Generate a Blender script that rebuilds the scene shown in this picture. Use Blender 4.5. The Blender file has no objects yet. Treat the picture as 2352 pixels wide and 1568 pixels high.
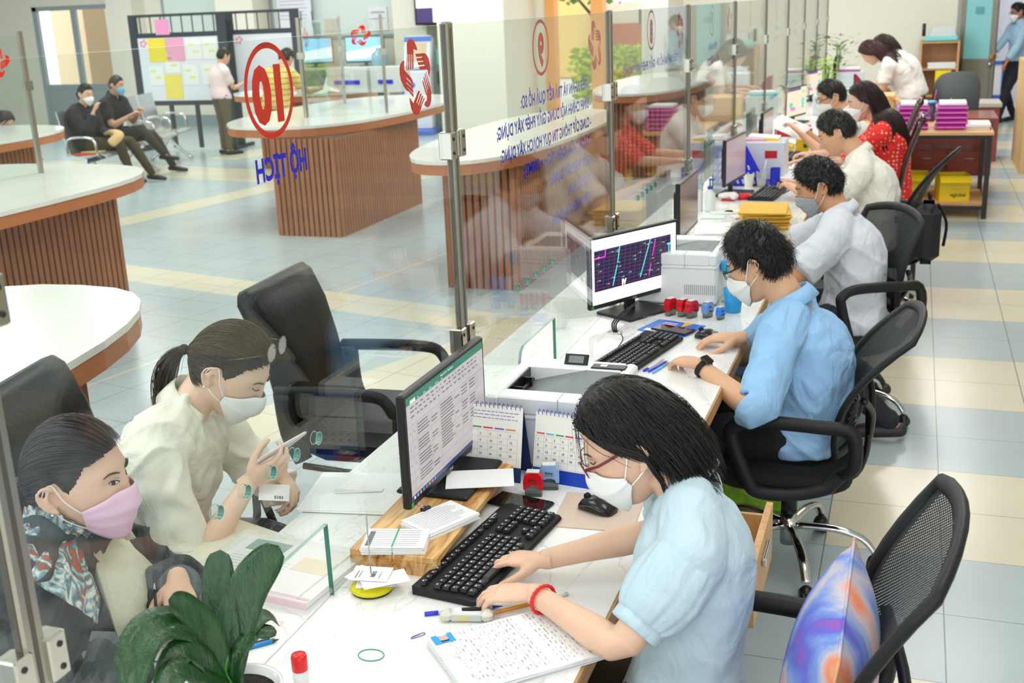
import bpy, bmesh, math, random
import numpy as np
from mathutils import Vector, Matrix, noise
from mathutils.bvhtree import BVHTree
V = Vector
R = math.radians
PI = math.pi
random.seed(7)
sc = bpy.context.scene
COL = sc.collection
# ------------------------------------------------------------------ camera
cd = bpy.data.cameras.new('camera'); cam = bpy.data.objects.new('camera', cd); COL.objects.link(cam)
cr = V((0.94504405, 0.32452815, -0.03966393)); cu = V((-0.05660341, 0.28189185, 0.95777505)); cw = V((-0.3220059, 0.90289449, -0.28476961))
cam.matrix_world = Matrix(((cr.x, cu.x, -cw.x, 0), (cr.y, cu.y, -cw.y, 0), (cr.z, cu.z, -cw.z, 1.95), (0, 0, 0, 1)))
cd.sensor_width = 36; cd.lens = 2602.93 / 2352 * 36; cd.clip_start = .05; cd.clip_end = 200
cd.dof.use_dof = True; cd.dof.focus_distance = 2.8; cd.dof.aperture_fstop = 6.3
sc.camera = cam
# ------------------------------------------------------------------ world, lights, exposure
w = bpy.data.worlds.new('daylight'); sc.world = w; w.use_nodes = True
bg = w.node_tree.nodes['Background']; bg.inputs[0].default_value = (.93, .97, 1, 1); bg.inputs[1].default_value = 2.0
sc.view_settings.view_transform = 'Standard'; sc.view_settings.look = 'None'
sc.view_settings.exposure = 0.0; sc.view_settings.gamma = 1
sc.view_settings.use_curve_mapping = False
sc.cycles.transparent_max_bounces = 48
sc.cycles.max_bounces = 8; sc.cycles.diffuse_bounces = 4; sc.cycles.glossy_bounces = 4
sc.cycles.sample_clamp_indirect = 6
for ix, x in enumerate((-12.5, -9.3, -6.1, -2.9, 0.3)):
    for iy, y in enumerate((-1.0, 2.3, 5.6, 8.9, 12.2, 15.5)):
        ld = bpy.data.lights.new('ceiling_light', 'AREA'); ld.shape = 'RECTANGLE'; ld.size = 1.2; ld.size_y = 1.2
        ld.energy = 36 * (.86 if y < 6 else 1.05 if y < 10 else 1.55); ld.color = (1, .985, .95)
        lo = bpy.data.objects.new('ceiling_light', ld); COL.objects.link(lo); lo.location = (x, y, 3.52)
# ------------------------------------------------------------------ materials
MATS = {}
def lin(c):
    return tuple(((v / 255) / 12.92 if v <= 10 else (((v / 255) + .055) / 1.055) ** 2.4) for v in c)
def mat(name, col, rough=.5, metal=0, spec=.5, bump=0, bscale=40, bstretch=(1, 1, 1), emit=0, alpha=1, coat=0, vary=0, vscale=5, trans=0, sheen=0):
    if name in MATS: return MATS[name]
    m = bpy.data.materials.new(name); m.use_nodes = True; nt = m.node_tree; b = nt.nodes['Principled BSDF']
    c = lin(col) + (1,)
    b.inputs['Base Color'].default_value = c; b.inputs['Roughness'].default_value = rough; b.inputs['Metallic'].default_value = metal
    b.inputs['Specular IOR Level'].default_value = spec; b.inputs['Alpha'].default_value = alpha
    b.inputs['Coat Weight'].default_value = coat; b.inputs['Transmission Weight'].default_value = trans
    b.inputs['Sheen Weight'].default_value = sheen
    if emit: b.inputs['Emission Color'].default_value = c; b.inputs['Emission Strength'].default_value = emit
    tc = None
    if bump or vary:
        tc = nt.nodes.new('ShaderNodeTexCoord'); mp = nt.nodes.new('ShaderNodeMapping'); nt.links.new(tc.outputs['Object'], mp.inputs[0])
        mp.inputs['Scale'].default_value = bstretch
    if bump:
        n = nt.nodes.new('ShaderNodeTexNoise'); n.inputs['Scale'].default_value = bscale; n.inputs['Detail'].default_value = 3
        nt.links.new(mp.outputs[0], n.inputs['Vector'])
        bn = nt.nodes.new('ShaderNodeBump'); bn.inputs['Strength'].default_value = min(1, bump); bn.inputs['Distance'].default_value = .01
        nt.links.new(n.outputs[0], bn.inputs['Height']); nt.links.new(bn.outputs[0], b.inputs['Normal'])
    if vary:
        n2 = nt.nodes.new('ShaderNodeTexNoise'); n2.inputs['Scale'].default_value = vscale; n2.inputs['Detail'].default_value = 4
        nt.links.new(mp.outputs[0], n2.inputs['Vector'])
        rp = nt.nodes.new('ShaderNodeValToRGB'); rp.color_ramp.elements[0].position = .35; rp.color_ramp.elements[1].position = .65
        rp.color_ramp.elements[0].color = tuple(v * (1 - vary) for v in c[:3]) + (1,)
        rp.color_ramp.elements[1].color = tuple(min(1, v * (1 + vary)) for v in c[:3]) + (1,)
        nt.links.new(n2.outputs[0], rp.inputs[0]); nt.links.new(rp.outputs[0], b.inputs['Base Color'])
    MATS[name] = m
    return m
def folds(m, scale=5, dist=.03, strength=.5):
    """soft cloth folds as a second bump layer"""
    nt = m.node_tree; b = nt.nodes['Principled BSDF']; N = nt.nodes.new; L = nt.links.new
    tc = N('ShaderNodeTexCoord'); mp = N('ShaderNodeMapping'); mp.inputs['Scale'].default_value = (1.7, .8, 1.0); mp.inputs['Rotation'].default_value = (.5, .6, .9); L(tc.outputs['Object'], mp.inputs[0])
    n = N('ShaderNodeTexNoise'); n.inputs['Scale'].default_value = scale; n.inputs['Detail'].default_value = 3; n.inputs['Roughness'].default_value = .45; n.inputs['Distortion'].default_value = 1.3; L(mp.outputs[0], n.inputs['Vector'])
    bn = N('ShaderNodeBump'); bn.inputs['Strength'].default_value = strength; bn.inputs['Distance'].default_value = dist; L(n.outputs[0], bn.inputs['Height'])
    if b.inputs['Normal'].links: L(b.inputs['Normal'].links[0].from_socket, bn.inputs['Normal'])
    L(bn.outputs[0], b.inputs['Normal']); return m
def nodes(m): return m.node_tree, m.node_tree.nodes['Principled BSDF']
def wood(name, c1, c2, axis='y', rough=.4, scale=6):
    if name in MATS: return MATS[name]
    m = mat(name, c1, rough); nt, b = nodes(m)
    tc = nt.nodes.new('ShaderNodeTexCoord'); mp = nt.nodes.new('ShaderNodeMapping'); nt.links.new(tc.outputs['Object'], mp.inputs[0])
    s = {'x': (.35, 4, 4), 'y': (4, .35, 4), 'z': (4, 4, .35)}[axis]; mp.inputs['Scale'].default_value = s
    n = nt.nodes.new('ShaderNodeTexNoise'); n.inputs['Scale'].default_value = scale; n.inputs['Detail'].default_value = 6; n.inputs['Distortion'].default_value = 1.2
    nt.links.new(mp.outputs[0], n.inputs['Vector']); rp = nt.nodes.new('ShaderNodeValToRGB')
    rp.color_ramp.elements[0].position = .3; rp.color_ramp.elements[1].position = .7
    rp.color_ramp.elements[0].color = lin(c1) + (1,); rp.color_ramp.elements[1].color = lin(c2) + (1,)
    nt.links.new(n.outputs[0], rp.inputs[0]); nt.links.new(rp.outputs[0], b.inputs['Base Color'])
    return m
def glassmat(name, tint=(.955, .985, .975), refl=1.0):
    """thin pane: clear transmission plus a Fresnel (Schlick) mirror reflection"""
    if name in MATS: return MATS[name]
    m = bpy.data.materials.new(name); m.use_nodes = True; nt = m.node_tree; nt.nodes.clear(); N = nt.nodes.new; L = nt.links.new
    out = N('ShaderNodeOutputMaterial'); mx = N('ShaderNodeMixShader'); tr = N('ShaderNodeBsdfTransparent'); gl = N('ShaderNodeBsdfGlossy')
    tr.inputs[0].default_value = tint + (1,); gl.inputs['Roughness'].default_value = 0.0
    lw = N('ShaderNodeLayerWeight'); lw.inputs['Blend'].default_value = .5
    p = N('ShaderNodeMath'); p.operation = 'POWER'; L(lw.outputs['Facing'], p.inputs[0]); p.inputs[1].default_value = 5
    a = N('ShaderNodeMath'); a.operation = 'MULTIPLY_ADD'; L(p.outputs[0], a.inputs[0]); a.inputs[1].default_value = .95 * refl; a.inputs[2].default_value = .038 * refl
    L(a.outputs[0], mx.inputs[0]); L(tr.outputs[0], mx.inputs[1]); L(gl.outputs[0], mx.inputs[2]); L(mx.outputs[0], out.inputs[0])
    MATS[name] = m
    return m
# ------------------------------------------------------------------ mesh builder
def frame(d, up=None):
    d = V(d).normalized()
    if up is None or abs(d.dot(V(up).normalized())) > .995: up = V((0, 0, 1)) if abs(d.z) < .9 else V((0, 1, 0))
    x = V(up).cross(d).normalized(); y = d.cross(x)
    return x, y, d
class MB:
    def __init__(s, M=None): s.v = []; s.f = []; s.mi = []; s.sm = []; s.mats = []; s.M = M or Matrix(); s.cur = 0
    def use(s, m):
        if m not in s.mats: s.mats.append(m)
        s.cur = s.mats.index(m); return s
    def add(s, vs, fs, smooth=False):
        b = len(s.v); M = s.M
        s.v += [tuple(M @ V(p)) for p in vs]
        s.f += [tuple(b + i for i in f) for f in fs]; s.mi += [s.cur] * len(fs); s.sm += [smooth] * len(fs); return s
    def box(s, c, d, rot=None, taper=1, bev=0):
        x, y, z = d[0] / 2, d[1] / 2, d[2] / 2; Q = rot.to_matrix() if rot else None
        if bev:
            k = min(bev, x, y, z * .999)
            pts = []
            for zz, o in ((-z, k), (-z + k, 0), (z - k, 0), (z, k)):
                q = []
                for sx, sy in ((1, 1), (-1, 1), (-1, -1), (1, -1)):
                    a = [(sx * (x - o), sy * (y - o - k)), (sx * (x - o - k), sy * (y - o))]
                    if sx * sy < 0: a.reverse()
                    q += a
                pts += [(px, py, zz) for px, py in q]
            fs = [tuple(range(7, -1, -1)), tuple(range(24, 32))]
            for r in range(3):
                for i in range(8): fs.append((r * 8 + i, r * 8 + (i + 1) % 8, (r + 1) * 8 + (i + 1) % 8, (r + 1) * 8 + i))
            vs = pts
        else:
            vs = [(-x, -y, -z), (x, -y, -z), (x, y, -z), (-x, y, -z), (-x * taper, -y * taper, z), (x * taper, -y * taper, z), (x * taper, y * taper, z), (-x * taper, y * taper, z)]
            fs = [(3, 2, 1, 0), (4, 5, 6, 7), (0, 1, 5, 4), (1, 2, 6, 5), (2, 3, 7, 6), (3, 0, 4, 7)]
        vs = [V(c) + (Q @ V(p) if Q else V(p)) for p in vs]
        return s.add(vs, fs)
    def bb(s, x0, x1, y0, y1, z0, z1, bev=0): return s.box(((x0 + x1) / 2, (y0 + y1) / 2, (z0 + z1) / 2), (abs(x1 - x0), abs(y1 - y0), abs(z1 - z0)), bev=bev)
    def loft(s, secs, closed=True, cap=True, smooth=True):
        n = len(secs[0]); vs = [p for q in secs for p in q]; fs = []
        for i in range(len(secs) - 1):
            for j in range(n if closed else n - 1):
                k = (j + 1) % n; fs.append((i * n + j, i * n + k, (i + 1) * n + k, (i + 1) * n + j))
        if cap and closed: fs.append(tuple(range(n - 1, -1, -1))); fs.append(tuple((len(secs) - 1) * n + j for j in range(n)))
        return s.add(vs, fs, smooth)
    def tube(s, pts, r, n=8, flat=None, up=None, smooth=True, cap=True, round_=False, closed=False):
        pts = [V(p) for p in pts]; m = len(pts)
        rs = r if isinstance(r, (list, tuple)) else [r] * m
        secs = []; x = None
        for i, p in enumerate(pts):
            if closed: d = pts[(i + 1) % m] - pts[i - 1]
            else: d = (pts[min(i + 1, m - 1)] - pts[max(i - 1, 0)])
            if d.length < 1e-9: d = V((0, 0, 1))
            d.normalize()
            if x is None: x, y, _ = frame(d, up)
            else:
                if up is not None: x, y, _ = frame(d, up)
                else:
                    x = (x - d * x.dot(d))
                    if x.length < 1e-6: x, y, _ = frame(d)
                    x.normalize(); y = d.cross(x)
            rr = rs[i]; ra, rb = (rr if isinstance(rr, (list, tuple)) else (rr, rr * (flat or 1)))
            secs.append([p + x * (ra * math.cos(2 * PI * j / n)) + y * (rb * math.sin(2 * PI * j / n)) for j in range(n)])
            if i == 0: f0 = (x.copy(), y.copy(), d.copy(), ra, rb)
            if i == m - 1: f1 = (x.copy(), y.copy(), d.copy(), ra, rb)
        if closed:
            secs.append(secs[0]); return s.loft(secs, cap=False, smooth=smooth)
        if round_:
            def dome(p, fr, sg):
                x, y, d, ra, rb = fr; o = []
                for t in (.35, .7, .93):
                    c = math.sqrt(1 - t * t); q = p + d * (sg * t * min(ra, rb))
                    o.append([q + x * (ra * c * math.cos(2 * PI * j / n)) + y * (rb * c * math.sin(2 * PI * j / n)) for j in range(n)])
                return o
            secs = dome(pts[0], f0, -1)[::-1] + secs + dome(pts[-1], f1, 1)
        return s.loft(secs, smooth=smooth, cap=cap)
    def cyl(s, a, b, r, r2=None, n=16, smooth=True): return s.tube([a, b], [r, r if r2 is None else r2], n=n, smooth=smooth)
    def lathe(s, prof, c=(0, 0, 0), n=20, axis=None, smooth=True, cap=True):
        x, y, z = frame(axis or (0, 0, 1)); c = V(c)
        secs = [[c + z * h + x * (r * math.cos(2 * PI * j / n)) + y * (r * math.sin(2 * PI * j / n)) for j in range(n)] for r, h in prof]
        return s.loft(secs, smooth=smooth, cap=cap)
    def ell(s, c, r, n=12, m=8, Q=None):
        vs = []; fs = []; c = V(c)
        for i in range(m + 1):
            t = PI * i / m
            for j in range(n):
                a = 2 * PI * j / n; p = V((r[0] * math.sin(t) * math.cos(a), r[1] * math.sin(t) * math.sin(a), r[2] * math.cos(t)))
                vs.append(c + (Q @ p if Q else p))
        for i in range(m):
            for j in range(n): k = (j + 1) % n; fs.append((i * n + j, (i + 1) * n + j, (i + 1) * n + k, i * n + k))
        return s.add(vs, fs, True)
    def prism(s, poly, z0, z1, fr=None):
        """poly: 2D outline; fr: (origin, xaxis, yaxis, zaxis)"""
        o, x, y, z = fr or (V((0, 0, 0)), V((1, 0, 0)), V((0, 1, 0)), V((0, 0, 1)))
        n = len(poly); vs = [o + x * a + y * b + z * z0 for a, b in poly] + [o + x * a + y * b + z * z1 for a, b in poly]
        fs = [tuple(range(n - 1, -1, -1)), tuple(range(n, 2 * n))] + [(i, (i + 1) % n, n + (i + 1) % n, n + i) for i in range(n)]
        return s.add(vs, fs)
    def quad(s, a, b, c, d): return s.add([a, b, c, d], [(0, 1, 2, 3)])
    def mesh(s, name):
        me = bpy.data.meshes.new(name); me.from_pydata(s.v, [], s.f)
        for m in s.mats: me.materials.append(m)
        me.polygons.foreach_set('material_index', s.mi); me.polygons.foreach_set('use_smooth', s.sm); me.update(); return me
    def build(s, name, parent=None, label=None, cat=None, group=None, kind=None, loc=None):
        if not s.mats: s.use(mat('plain', (200, 200, 200)))
        o = bpy.data.objects.new(name, s.mesh(name)); COL.objects.link(o)
        if parent: o.parent = parent
        if loc: o.location = loc
        return tag(o, label, cat, group, kind)
def tag(o, label=None, cat=None, group=None, kind=None):
    for k, x in (('label', label), ('category', cat), ('group', group), ('kind', kind)):
        if x: o[k] = x
    return o
def thing(name, label, cat, loc=(0, 0, 0), rz=0, group=None):
    o = bpy.data.objects.new(name, None); COL.objects.link(o); o.location = loc; o.rotation_euler = (0, 0, rz); o.empty_display_size = .05
    return tag(o, label, cat, group)
def dup(root, loc, rz=None, label=None, group=None):
    r = root.copy(); COL.objects.link(r); r.location = loc
    if rz is not None: r.rotation_euler = (0, 0, rz)
    tag(r, label, None, group)
    for ch in list(root.children):
        c = ch.copy(); COL.objects.link(c); c.parent = r
        for g in list(ch.children):
            d = g.copy(); COL.objects.link(d); d.parent = c
    return r
def smoothpts(pts, k=4):
    pts = [V(p) for p in pts]; out = []
    for i in range(len(pts) - 1):
        p0 = pts[max(i - 1, 0)]; p1 = pts[i]; p2 = pts[i + 1]; p3 = pts[min(i + 2, len(pts) - 1)]
        for j in range(k):
            t = j / k; out.append(.5 * ((2 * p1) + (p2 - p0) * t + (2 * p0 - 5 * p1 + 4 * p2 - p3) * t * t + (3 * p1 - p0 - 3 * p2 + p3) * t ** 3))
    out.append(pts[-1]); return out
def text_geo(s, size=1, xs=1, bold=0, space=1):
    cu_ = bpy.data.curves.new('t', 'FONT'); cu_.body = s; cu_.size = size; cu_.offset = bold; cu_.space_character = space; cu_.resolution_u = 3
    o = bpy.data.objects.new('t', cu_); COL.objects.link(o); dg = bpy.context.evaluated_depsgraph_get()
    me = bpy.data.meshes.new_from_object(o.evaluated_get(dg)); vs = [(v.co.x * xs, v.co.y) for v in me.vertices]; fs = [tuple(p.vertices) for p in me.polygons]
    bpy.data.objects.remove(o); bpy.data.curves.remove(cu_); bpy.data.meshes.remove(me)
    return vs, fs
def put_text(mb, s, o, x, y, size, xs=1, bold=0, align='l', fit=None):
    vs, fs = text_geo(s, size, xs, bold)
    if not vs: return
    w_ = max(v[0] for v in vs)
    if fit: k = fit / w_; vs = [(a * k, b) for a, b in vs]; w_ = fit
    off = {'l': 0, 'c': -w_ / 2, 'r': -w_}[align]
    o = V(o); x = V(x); y = V(y)
    mb.add([o + x * (a + off) + y * b for a, b in vs], fs)
def remesh(mb, vox, smooth=4, name='m'):
    """union of overlapping closed shapes into one continuous skin"""
    me = mb.mesh(name); o = bpy.data.objects.new(name, me); COL.objects.link(o)
    md = o.modifiers.new('r', 'REMESH'); md.mode = 'VOXEL'; md.voxel_size = vox; md.use_smooth_shade = True
    if smooth: ms = o.modifiers.new('s', 'SMOOTH'); ms.factor = .5; ms.iterations = smooth
    dg = bpy.context.evaluated_depsgraph_get(); dg.update(); res = bpy.data.meshes.new_from_object(o.evaluated_get(dg)); bpy.data.objects.remove(o); bpy.data.meshes.remove(me)
    n = len(res.vertices); co = np.empty(n * 3, np.float32); res.vertices.foreach_get('co', co); co = co.reshape(n, 3)
    fs = [tuple(p.vertices) for p in res.polygons]; bpy.data.meshes.remove(res)
    return co, fs
# ------------------------------------------------------------------ floor, walls, ceiling
def floor_mat():
    m = mat('tile_floor', (190, 203, 207), .22, spec=.35); nt, b = nodes(m); N = nt.nodes.new; L = nt.links.new
    g = N('ShaderNodeNewGeometry'); sp = N('ShaderNodeSeparateXYZ'); L(g.outputs['Position'], sp.inputs[0])
    def math_(op, a, c=None, d=None):
        n = N('ShaderNodeMath'); n.operation = op
        for i, v in enumerate((a, c, d)):
            if v is None: continue
            if isinstance(v, (int, float)): n.inputs[i].default_value = v
            else: L(v, n.inputs[i])
        return n.outputs[0]
    X, Y = sp.outputs[0], sp.outputs[1]
    a = R(-11); lob = math_('LESS_THAN', X, -1.6)
    XR = math_('ADD', math_('MULTIPLY', X, math.cos(a)), math_('MULTIPLY', Y, math.sin(a)))
    YR = math_('ADD', math_('MULTIPLY', X, -math.sin(a)), math_('MULTIPLY', Y, math.cos(a)))
    def mixv(f, p, q): # f? q : p
        return math_('ADD', math_('MULTIPLY', math_('SUBTRACT', 1, f), p), math_('MULTIPLY', f, q))
    def seam(u, off, wdt):
        t = math_('FRACT', math_('DIVIDE', math_('SUBTRACT', u, off), .405)); t = math_('ABSOLUTE', math_('SUBTRACT', t, .5)); return math_('GREATER_THAN', t, .5 - wdt)
    sx = mixv(lob, seam(X, .19, .006), seam(XR, 0, .005)); sy = mixv(lob, seam(Y, 3.93, .004), seam(YR, 0, .004))
    seam_ = math_('MAXIMUM', sx, sy)
    # cream bands in the staff aisle
    band = math_('LESS_THAN', math_('FRACT', math_('DIVIDE', math_('SUBTRACT', Y, 3.93), 1.62)), .5)
    band = math_('MULTIPLY', band, math_('GREATER_THAN', X, -.215))
    band = math_('MULTIPLY', band, math_('SUBTRACT', 1, lob))
    # cream strips in the lobby
    def strip(p, q, hw, x=X, y=Y):
        dx, dy = q[0] - p[0], q[1] - p[1]; l = math.hypot(dx, dy); nx, ny = -dy / l, dx / l; ux, uy = dx / l, dy / l
        dd = math_('ABSOLUTE', math_('ADD', math_('MULTIPLY', math_('SUBTRACT', X, p[0]), nx), math_('MULTIPLY', math_('SUBTRACT', Y, p[1]), ny)))
        t = math_('ADD', math_('MULTIPLY', math_('SUBTRACT', X, p[0]), ux), math_('MULTIPLY', math_('SUBTRACT', Y, p[1]), uy))
        return math_('MULTIPLY', math_('LESS_THAN', dd, hw), math_('MULTIPLY', math_('GREATER_THAN', t, 0), math_('LESS_THAN', t, l)))
    s = None
    for st in (((-9.5, 8.3), (-1.6, 6.35), .2), ((-7.75, 7.9), (-6.95, 12.6), .2), ((-12, 13.3), (-5.5, 12.1), .45), ((-4.6, 3.2), (-3.5, 8.9), .01), ((-3.55, 3.1), (-2.0, 6.9), .22), ((-9.3, 14), (-8.3, 18.4), .3)):
        q = strip(*st); s = q if s is None else math_('MAXIMUM', s, q)
    s = math_('MULTIPLY', s, lob); band = math_('MAXIMUM', band, s)
    n = N('ShaderNodeTexNoise'); n.inputs['Scale'].default_value = 1.1; n.inputs['Detail'].default_value = 3
    n2 = N('ShaderNodeTexNoise'); n2.inputs['Scale'].default_value = 60; n2.inputs['Detail'].default_value = 2
    m1 = N('ShaderNodeMix'); m1.data_type = 'RGBA'; L(n.outputs[0], m1.inputs[0]); m1.inputs[6].default_value = lin((178, 193, 200)) + (1,); m1.inputs[7].default_value = lin((196, 208, 209)) + (1,)
    m2 = N('ShaderNodeMix'); m2.data_type = 'RGBA'; L(band, m2.inputs[0]); L(m1.outputs[2], m2.inputs[6]); m2.inputs[7].default_value = lin((228, 221, 196)) + (1,)
    m4 = N('ShaderNodeMix'); m4.data_type = 'RGBA'; m4.blend_type = 'MULTIPLY'; m4.inputs[0].default_value = .12; L(m2.outputs[2], m4.inputs[6]); L(n2.outputs[0], m4.inputs[7])
    m3 = N('ShaderNodeMix'); m3.data_type = 'RGBA'; L(seam_, m3.inputs[0]); L(m4.outputs[2], m3.inputs[6]); m3.inputs[7].default_value = lin((120, 128, 126)) + (1,)
    L(m3.outputs[2], b.inputs['Base Color'])
    return m
MB().use(floor_mat()).bb(-19, 8, -4, 18.5, -.1, 0).build('floor', kind='structure')
cream = mat('cream_wall', (238, 236, 221), .8); ceilw = mat('white_ceiling', (245, 245, 242), .9)
MB().use(ceilw).bb(-19, 8, -4, 18.7, 3.6, 3.7).build('ceiling', kind='structure')
BW = 18.5
b = MB().use(cream)   # back wall with a left door, the street opening and the staff door
def wallseg(x0, x1, z0, z1): b.bb(x0, x1, BW, BW + .2, z0, z1)
wallseg(-19, -16.15, 0, 3.6); wallseg(-16.15, -14.3, 2.26, 3.6); wallseg(-14.3, -5.75, 0, 3.6); wallseg(-5.75, -3.5, 3.0, 3.6); wallseg(-3.5, .62, 0, 3.6); wallseg(.62, 1.85, 2.3, 3.6); wallseg(1.85, 8, 0, 3.6)
b.build('wall_back', kind='structure')
MB().use(cream).bb(-19.2, -19, -4, 18.7, 0, 3.6).build('wall_left', kind='structure')
MB().use(cream).bb(8, 8.2, -4, 18.7, 0, 3.6).build('wall_right', kind='structure')
MB().use(cream).bb(-14.1, -13.55, 18.1, 18.5, 0, 3.6).bb(-11.65, -10.9, 17.9, 18.5, 0, 3.6).bb(-8.3, -7.7, 18.0, 18.5, 0, 3.6).build('column_wall', kind='structure')
MB().use(cream).bb(-7.05, -5.95, 16.9, 18.5, 0, 3.6).build('column_entrance', kind='structure')
MB().use(mat('blue_grey_skirting', (150, 165, 172), .4)).bb(-14.3, -5.9, BW - .03, BW, 0, .2).build('baseboard_back', kind='structure')
MB().use(mat('skirt2', (190, 188, 176), .4)).bb(-3.5, .62, BW - .02, BW, 0, .12).build('baseboard_aisle', kind='structure')
alu = mat('aluminium', (168, 180, 188), .35, .3)
# left double door
d = tag(MB().use(alu).bb(-16.15, -16.05, BW + .02, BW + .1, 0, 2.26).bb(-14.4, -14.3, BW + .02, BW + .1, 0, 2.26).bb(-16.15, -14.3, BW + .02, BW + .1, 2.18, 2.26).bb(-15.27, -15.15, BW + .03, BW + .09, 0, 2.18).bb(-16.05, -14.4, BW + .03, BW + .09, .72, .8).use(mat('door_lower_panel', (160, 172, 176), .5)).bb(-16.05, -14.4, BW + .04, BW + .08, 0, .72).build('door_1', kind='structure'))
MB().use(glassmat('door_glass')).bb(-16.05, -15.27, BW + .05, BW + .06, .8, 2.18).bb(-15.15, -14.4, BW + .05, BW + .06, .8, 2.18).build('door_glass', d)
MB().use(mat('steel', (190, 190, 188), .25, 1)).cyl((-15.3, BW - .01, .72), (-15.1, BW - .01, .72), .015).build('door_handle', d)
b = MB().use(mat('peach_room', (250, 226, 196), .9)).bb(-18, -12.8, 21.2, 21.3, 0, 3.2)
b.build('wall_adjoining_room', kind='structure')
MB().use(mat('brown_curtain', (176, 150, 122), .9)).bb(-16.9, -15.9, 20.9, 21.0, 0, 2.6).bb(-15.6, -15.2, 20.9, 21, 0, 2.6).build('curtain', label='brown curtains seen through the grey double door', cat='curtain')
MB().use(mat('white_panel', (252, 250, 246), .7)).bb(-15.15, -14.2, 19.4, 19.5, .7, 2.4).build('white_screen', label='white panel standing behind the glazed grey double door', cat='panel')
# whiteboard, notices, TV on the back wall
for x0_, x1_, lb_ in ((-13.1, -11.72, 'pale green whiteboard on the wall by the grey double door'), (-10.82, -8.45, 'pale green whiteboard on the wall above the two screens')): MB().use(mat('whiteboard', (226, 240, 234), .25)).bb(x0_, x1_, BW - .045, BW - .02, 1.55, 3.0).use(alu).bb(x0_ - .05, x1_ + .05, BW - .05, BW - .02, 1.5, 1.55).bb(x1_, x1_ + .05, BW - .05, BW - .02, 1.5, 3).bb(x0_ - .05, x0_, BW - .05, BW - .02, 1.5, 3.0).build('whiteboard', label=lb_, cat='whiteboard')
nb = MB().use(mat('notice_paper', (236, 238, 246), .6)).bb(-10.65, -9.98, BW - .2, BW - .19, 1.56, 2.7); nb.use(mat('grey_print', (190, 192, 205), .8))
for k in range(12): nb.bb(-10.6, -10.05 - .1 * random.random(), BW - .205, BW - .2, 1.85 + k * .06, 1.865 + k * .06)
nb.build('poster', label='white printed notice hanging on the long whiteboard', cat='poster')
MB().use(mat('notice_paper2', (240, 243, 245), .6)).bb(-8.95, -8.6, BW - .07, BW - .05, 1.6, 2.0).use(mat('grey_print', (190, 192, 205))).bb(-8.9, -8.65, BW - .08, BW - .07, 1.9, 1.93).bb(-8.9, -8.65, BW - .08, BW - .07, 1.8, 1.82).build('notice', label='small white notice at the end of the long whiteboard', cat='notice')
tv = thing('television', 'black wall television showing a purple and white screen', 'television', (-7.45, 17.9, 2.0))
MB().use(mat('black_plastic', (22, 22, 24), .35)).bb(-.38, .38, -.06, 0, -.32, .32, bev=.01).build('casing', tv)
MB().use(mat('tv_white', (232, 236, 250), .3, emit=.9)).bb(-.34, .12, -.066, -.06, -.28, .28).use(mat('tv_purple', (70, 55, 105), .3, emit=.6)).bb(.12, .34, -.066, -.06, -.28, .28).bb(-.34, -.05, -.069, -.066, -.28, -.05).build('screen', tv)
# street opening: orange frames, planting, sunlit yard
og = mat('orange_frame', (240, 170, 96), .5)
d = MB().use(og).bb(-5.78, -5.62, BW - .05, BW + .2, 0, 3.0).bb(-5.0, -4.8, BW - .05, BW + .2, 0, 3.0).build('trim_1', kind='structure')
MB().use(mat('paving', (226, 222, 210), .8, vary=.08)).bb(-30, 20, 18.5, 60, -.12, -.02).build('ground_outside', kind='structure')
leafm = mat('leaf_bright', (176, 200, 60), .6, vary=.3, vscale=3); leafd = mat('leaf_dark', (90, 120, 50), .6)
def bush(x0, x1, y0, y1, z0, z1, n, mt, s=.09):
    mb = MB().use(mt)
    for i in range(n):
        c = V((random.uniform(x0, x1), random.uniform(y0, y1), z0 + (z1 - z0) * random.random() ** .8)); a = V((random.uniform(-1, 1), random.uniform(-1, 1), random.uniform(-.5, 1))).normalized(); x, y, z = frame(a)
        mb.quad(c - x * s, c + y * s * .6, c + x * s, c - y * s * .6)
    return mb
bush(-6.6, -3.2, 22.5, 24, .0, 1.05, 2600, leafm).build('hedge', label='sunlit yellow green hedge in the yard beyond the opening', cat='hedge')
t = thing('tree', 'thin tree standing in the yard behind the hedge', 'tree', (-6.6, 25, 0))
MB().use(mat('bark', (90, 78, 66), .9)).tube(smoothpts([(0, 0, 0), (.1, 0, 1), (-.1, 0, 2), (.2, 0, 3.2)]), [.07, .07, .06, .06, .06, .05, .05, .05, .04, .04, .03, .03, .02], n=6).tube([(-.1, 0, 1.6), (-.8, 0, 2.4)], [.04, .02], n=5).tube([(0, 0, 1.9), (.7, 0, 2.9)], [.04, .02], n=5).build('trunk', t)
bush(-1.6, 1.8, -.6, .6, 1.9, 3.6, 700, leafd, .1).build('foliage', t)
MB().use(mat('lamp_post_metal', (80, 84, 80), .5)).cyl((-5.35, 23.9, 0), (-5.35, 23.9, 1.5), .04).box((-5.35, 23.9, 1.6), (.16, .16, .3)).build('garden_lamp', label='dark garden lamp post standing behind the hedge', cat='lamp')
MB().use(mat('red_brick_wall', (205, 120, 98), .8)).bb(-9, 0, 33, 33.3, 0, 1.3).use(mat('far_white', (235, 235, 230), .8)).bb(-9, 0, 33.1, 33.3, 1.3, 1.9).build('wall_yard', kind='structure')
MB().use(mat('tarpaulin', (70, 180, 205), .5)).bb(-6.3, -4.6, 31, 32.6, 0, 1.25).build('market_stall', label='turquoise covered stall standing before the yard wall', cat='stall')
MB().use(mat('building_yellow', (236, 205, 130), .8)).bb(-14, -8.5, 30, 34, 0, 5).build('building_across_yard', label='pale yellow building standing across the yard', cat='building')
MB().use(cream).bb(-3.9, -3.5, 17.3, 18.5, 0, 3.6).build('column_aisle', kind='structure')
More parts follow.
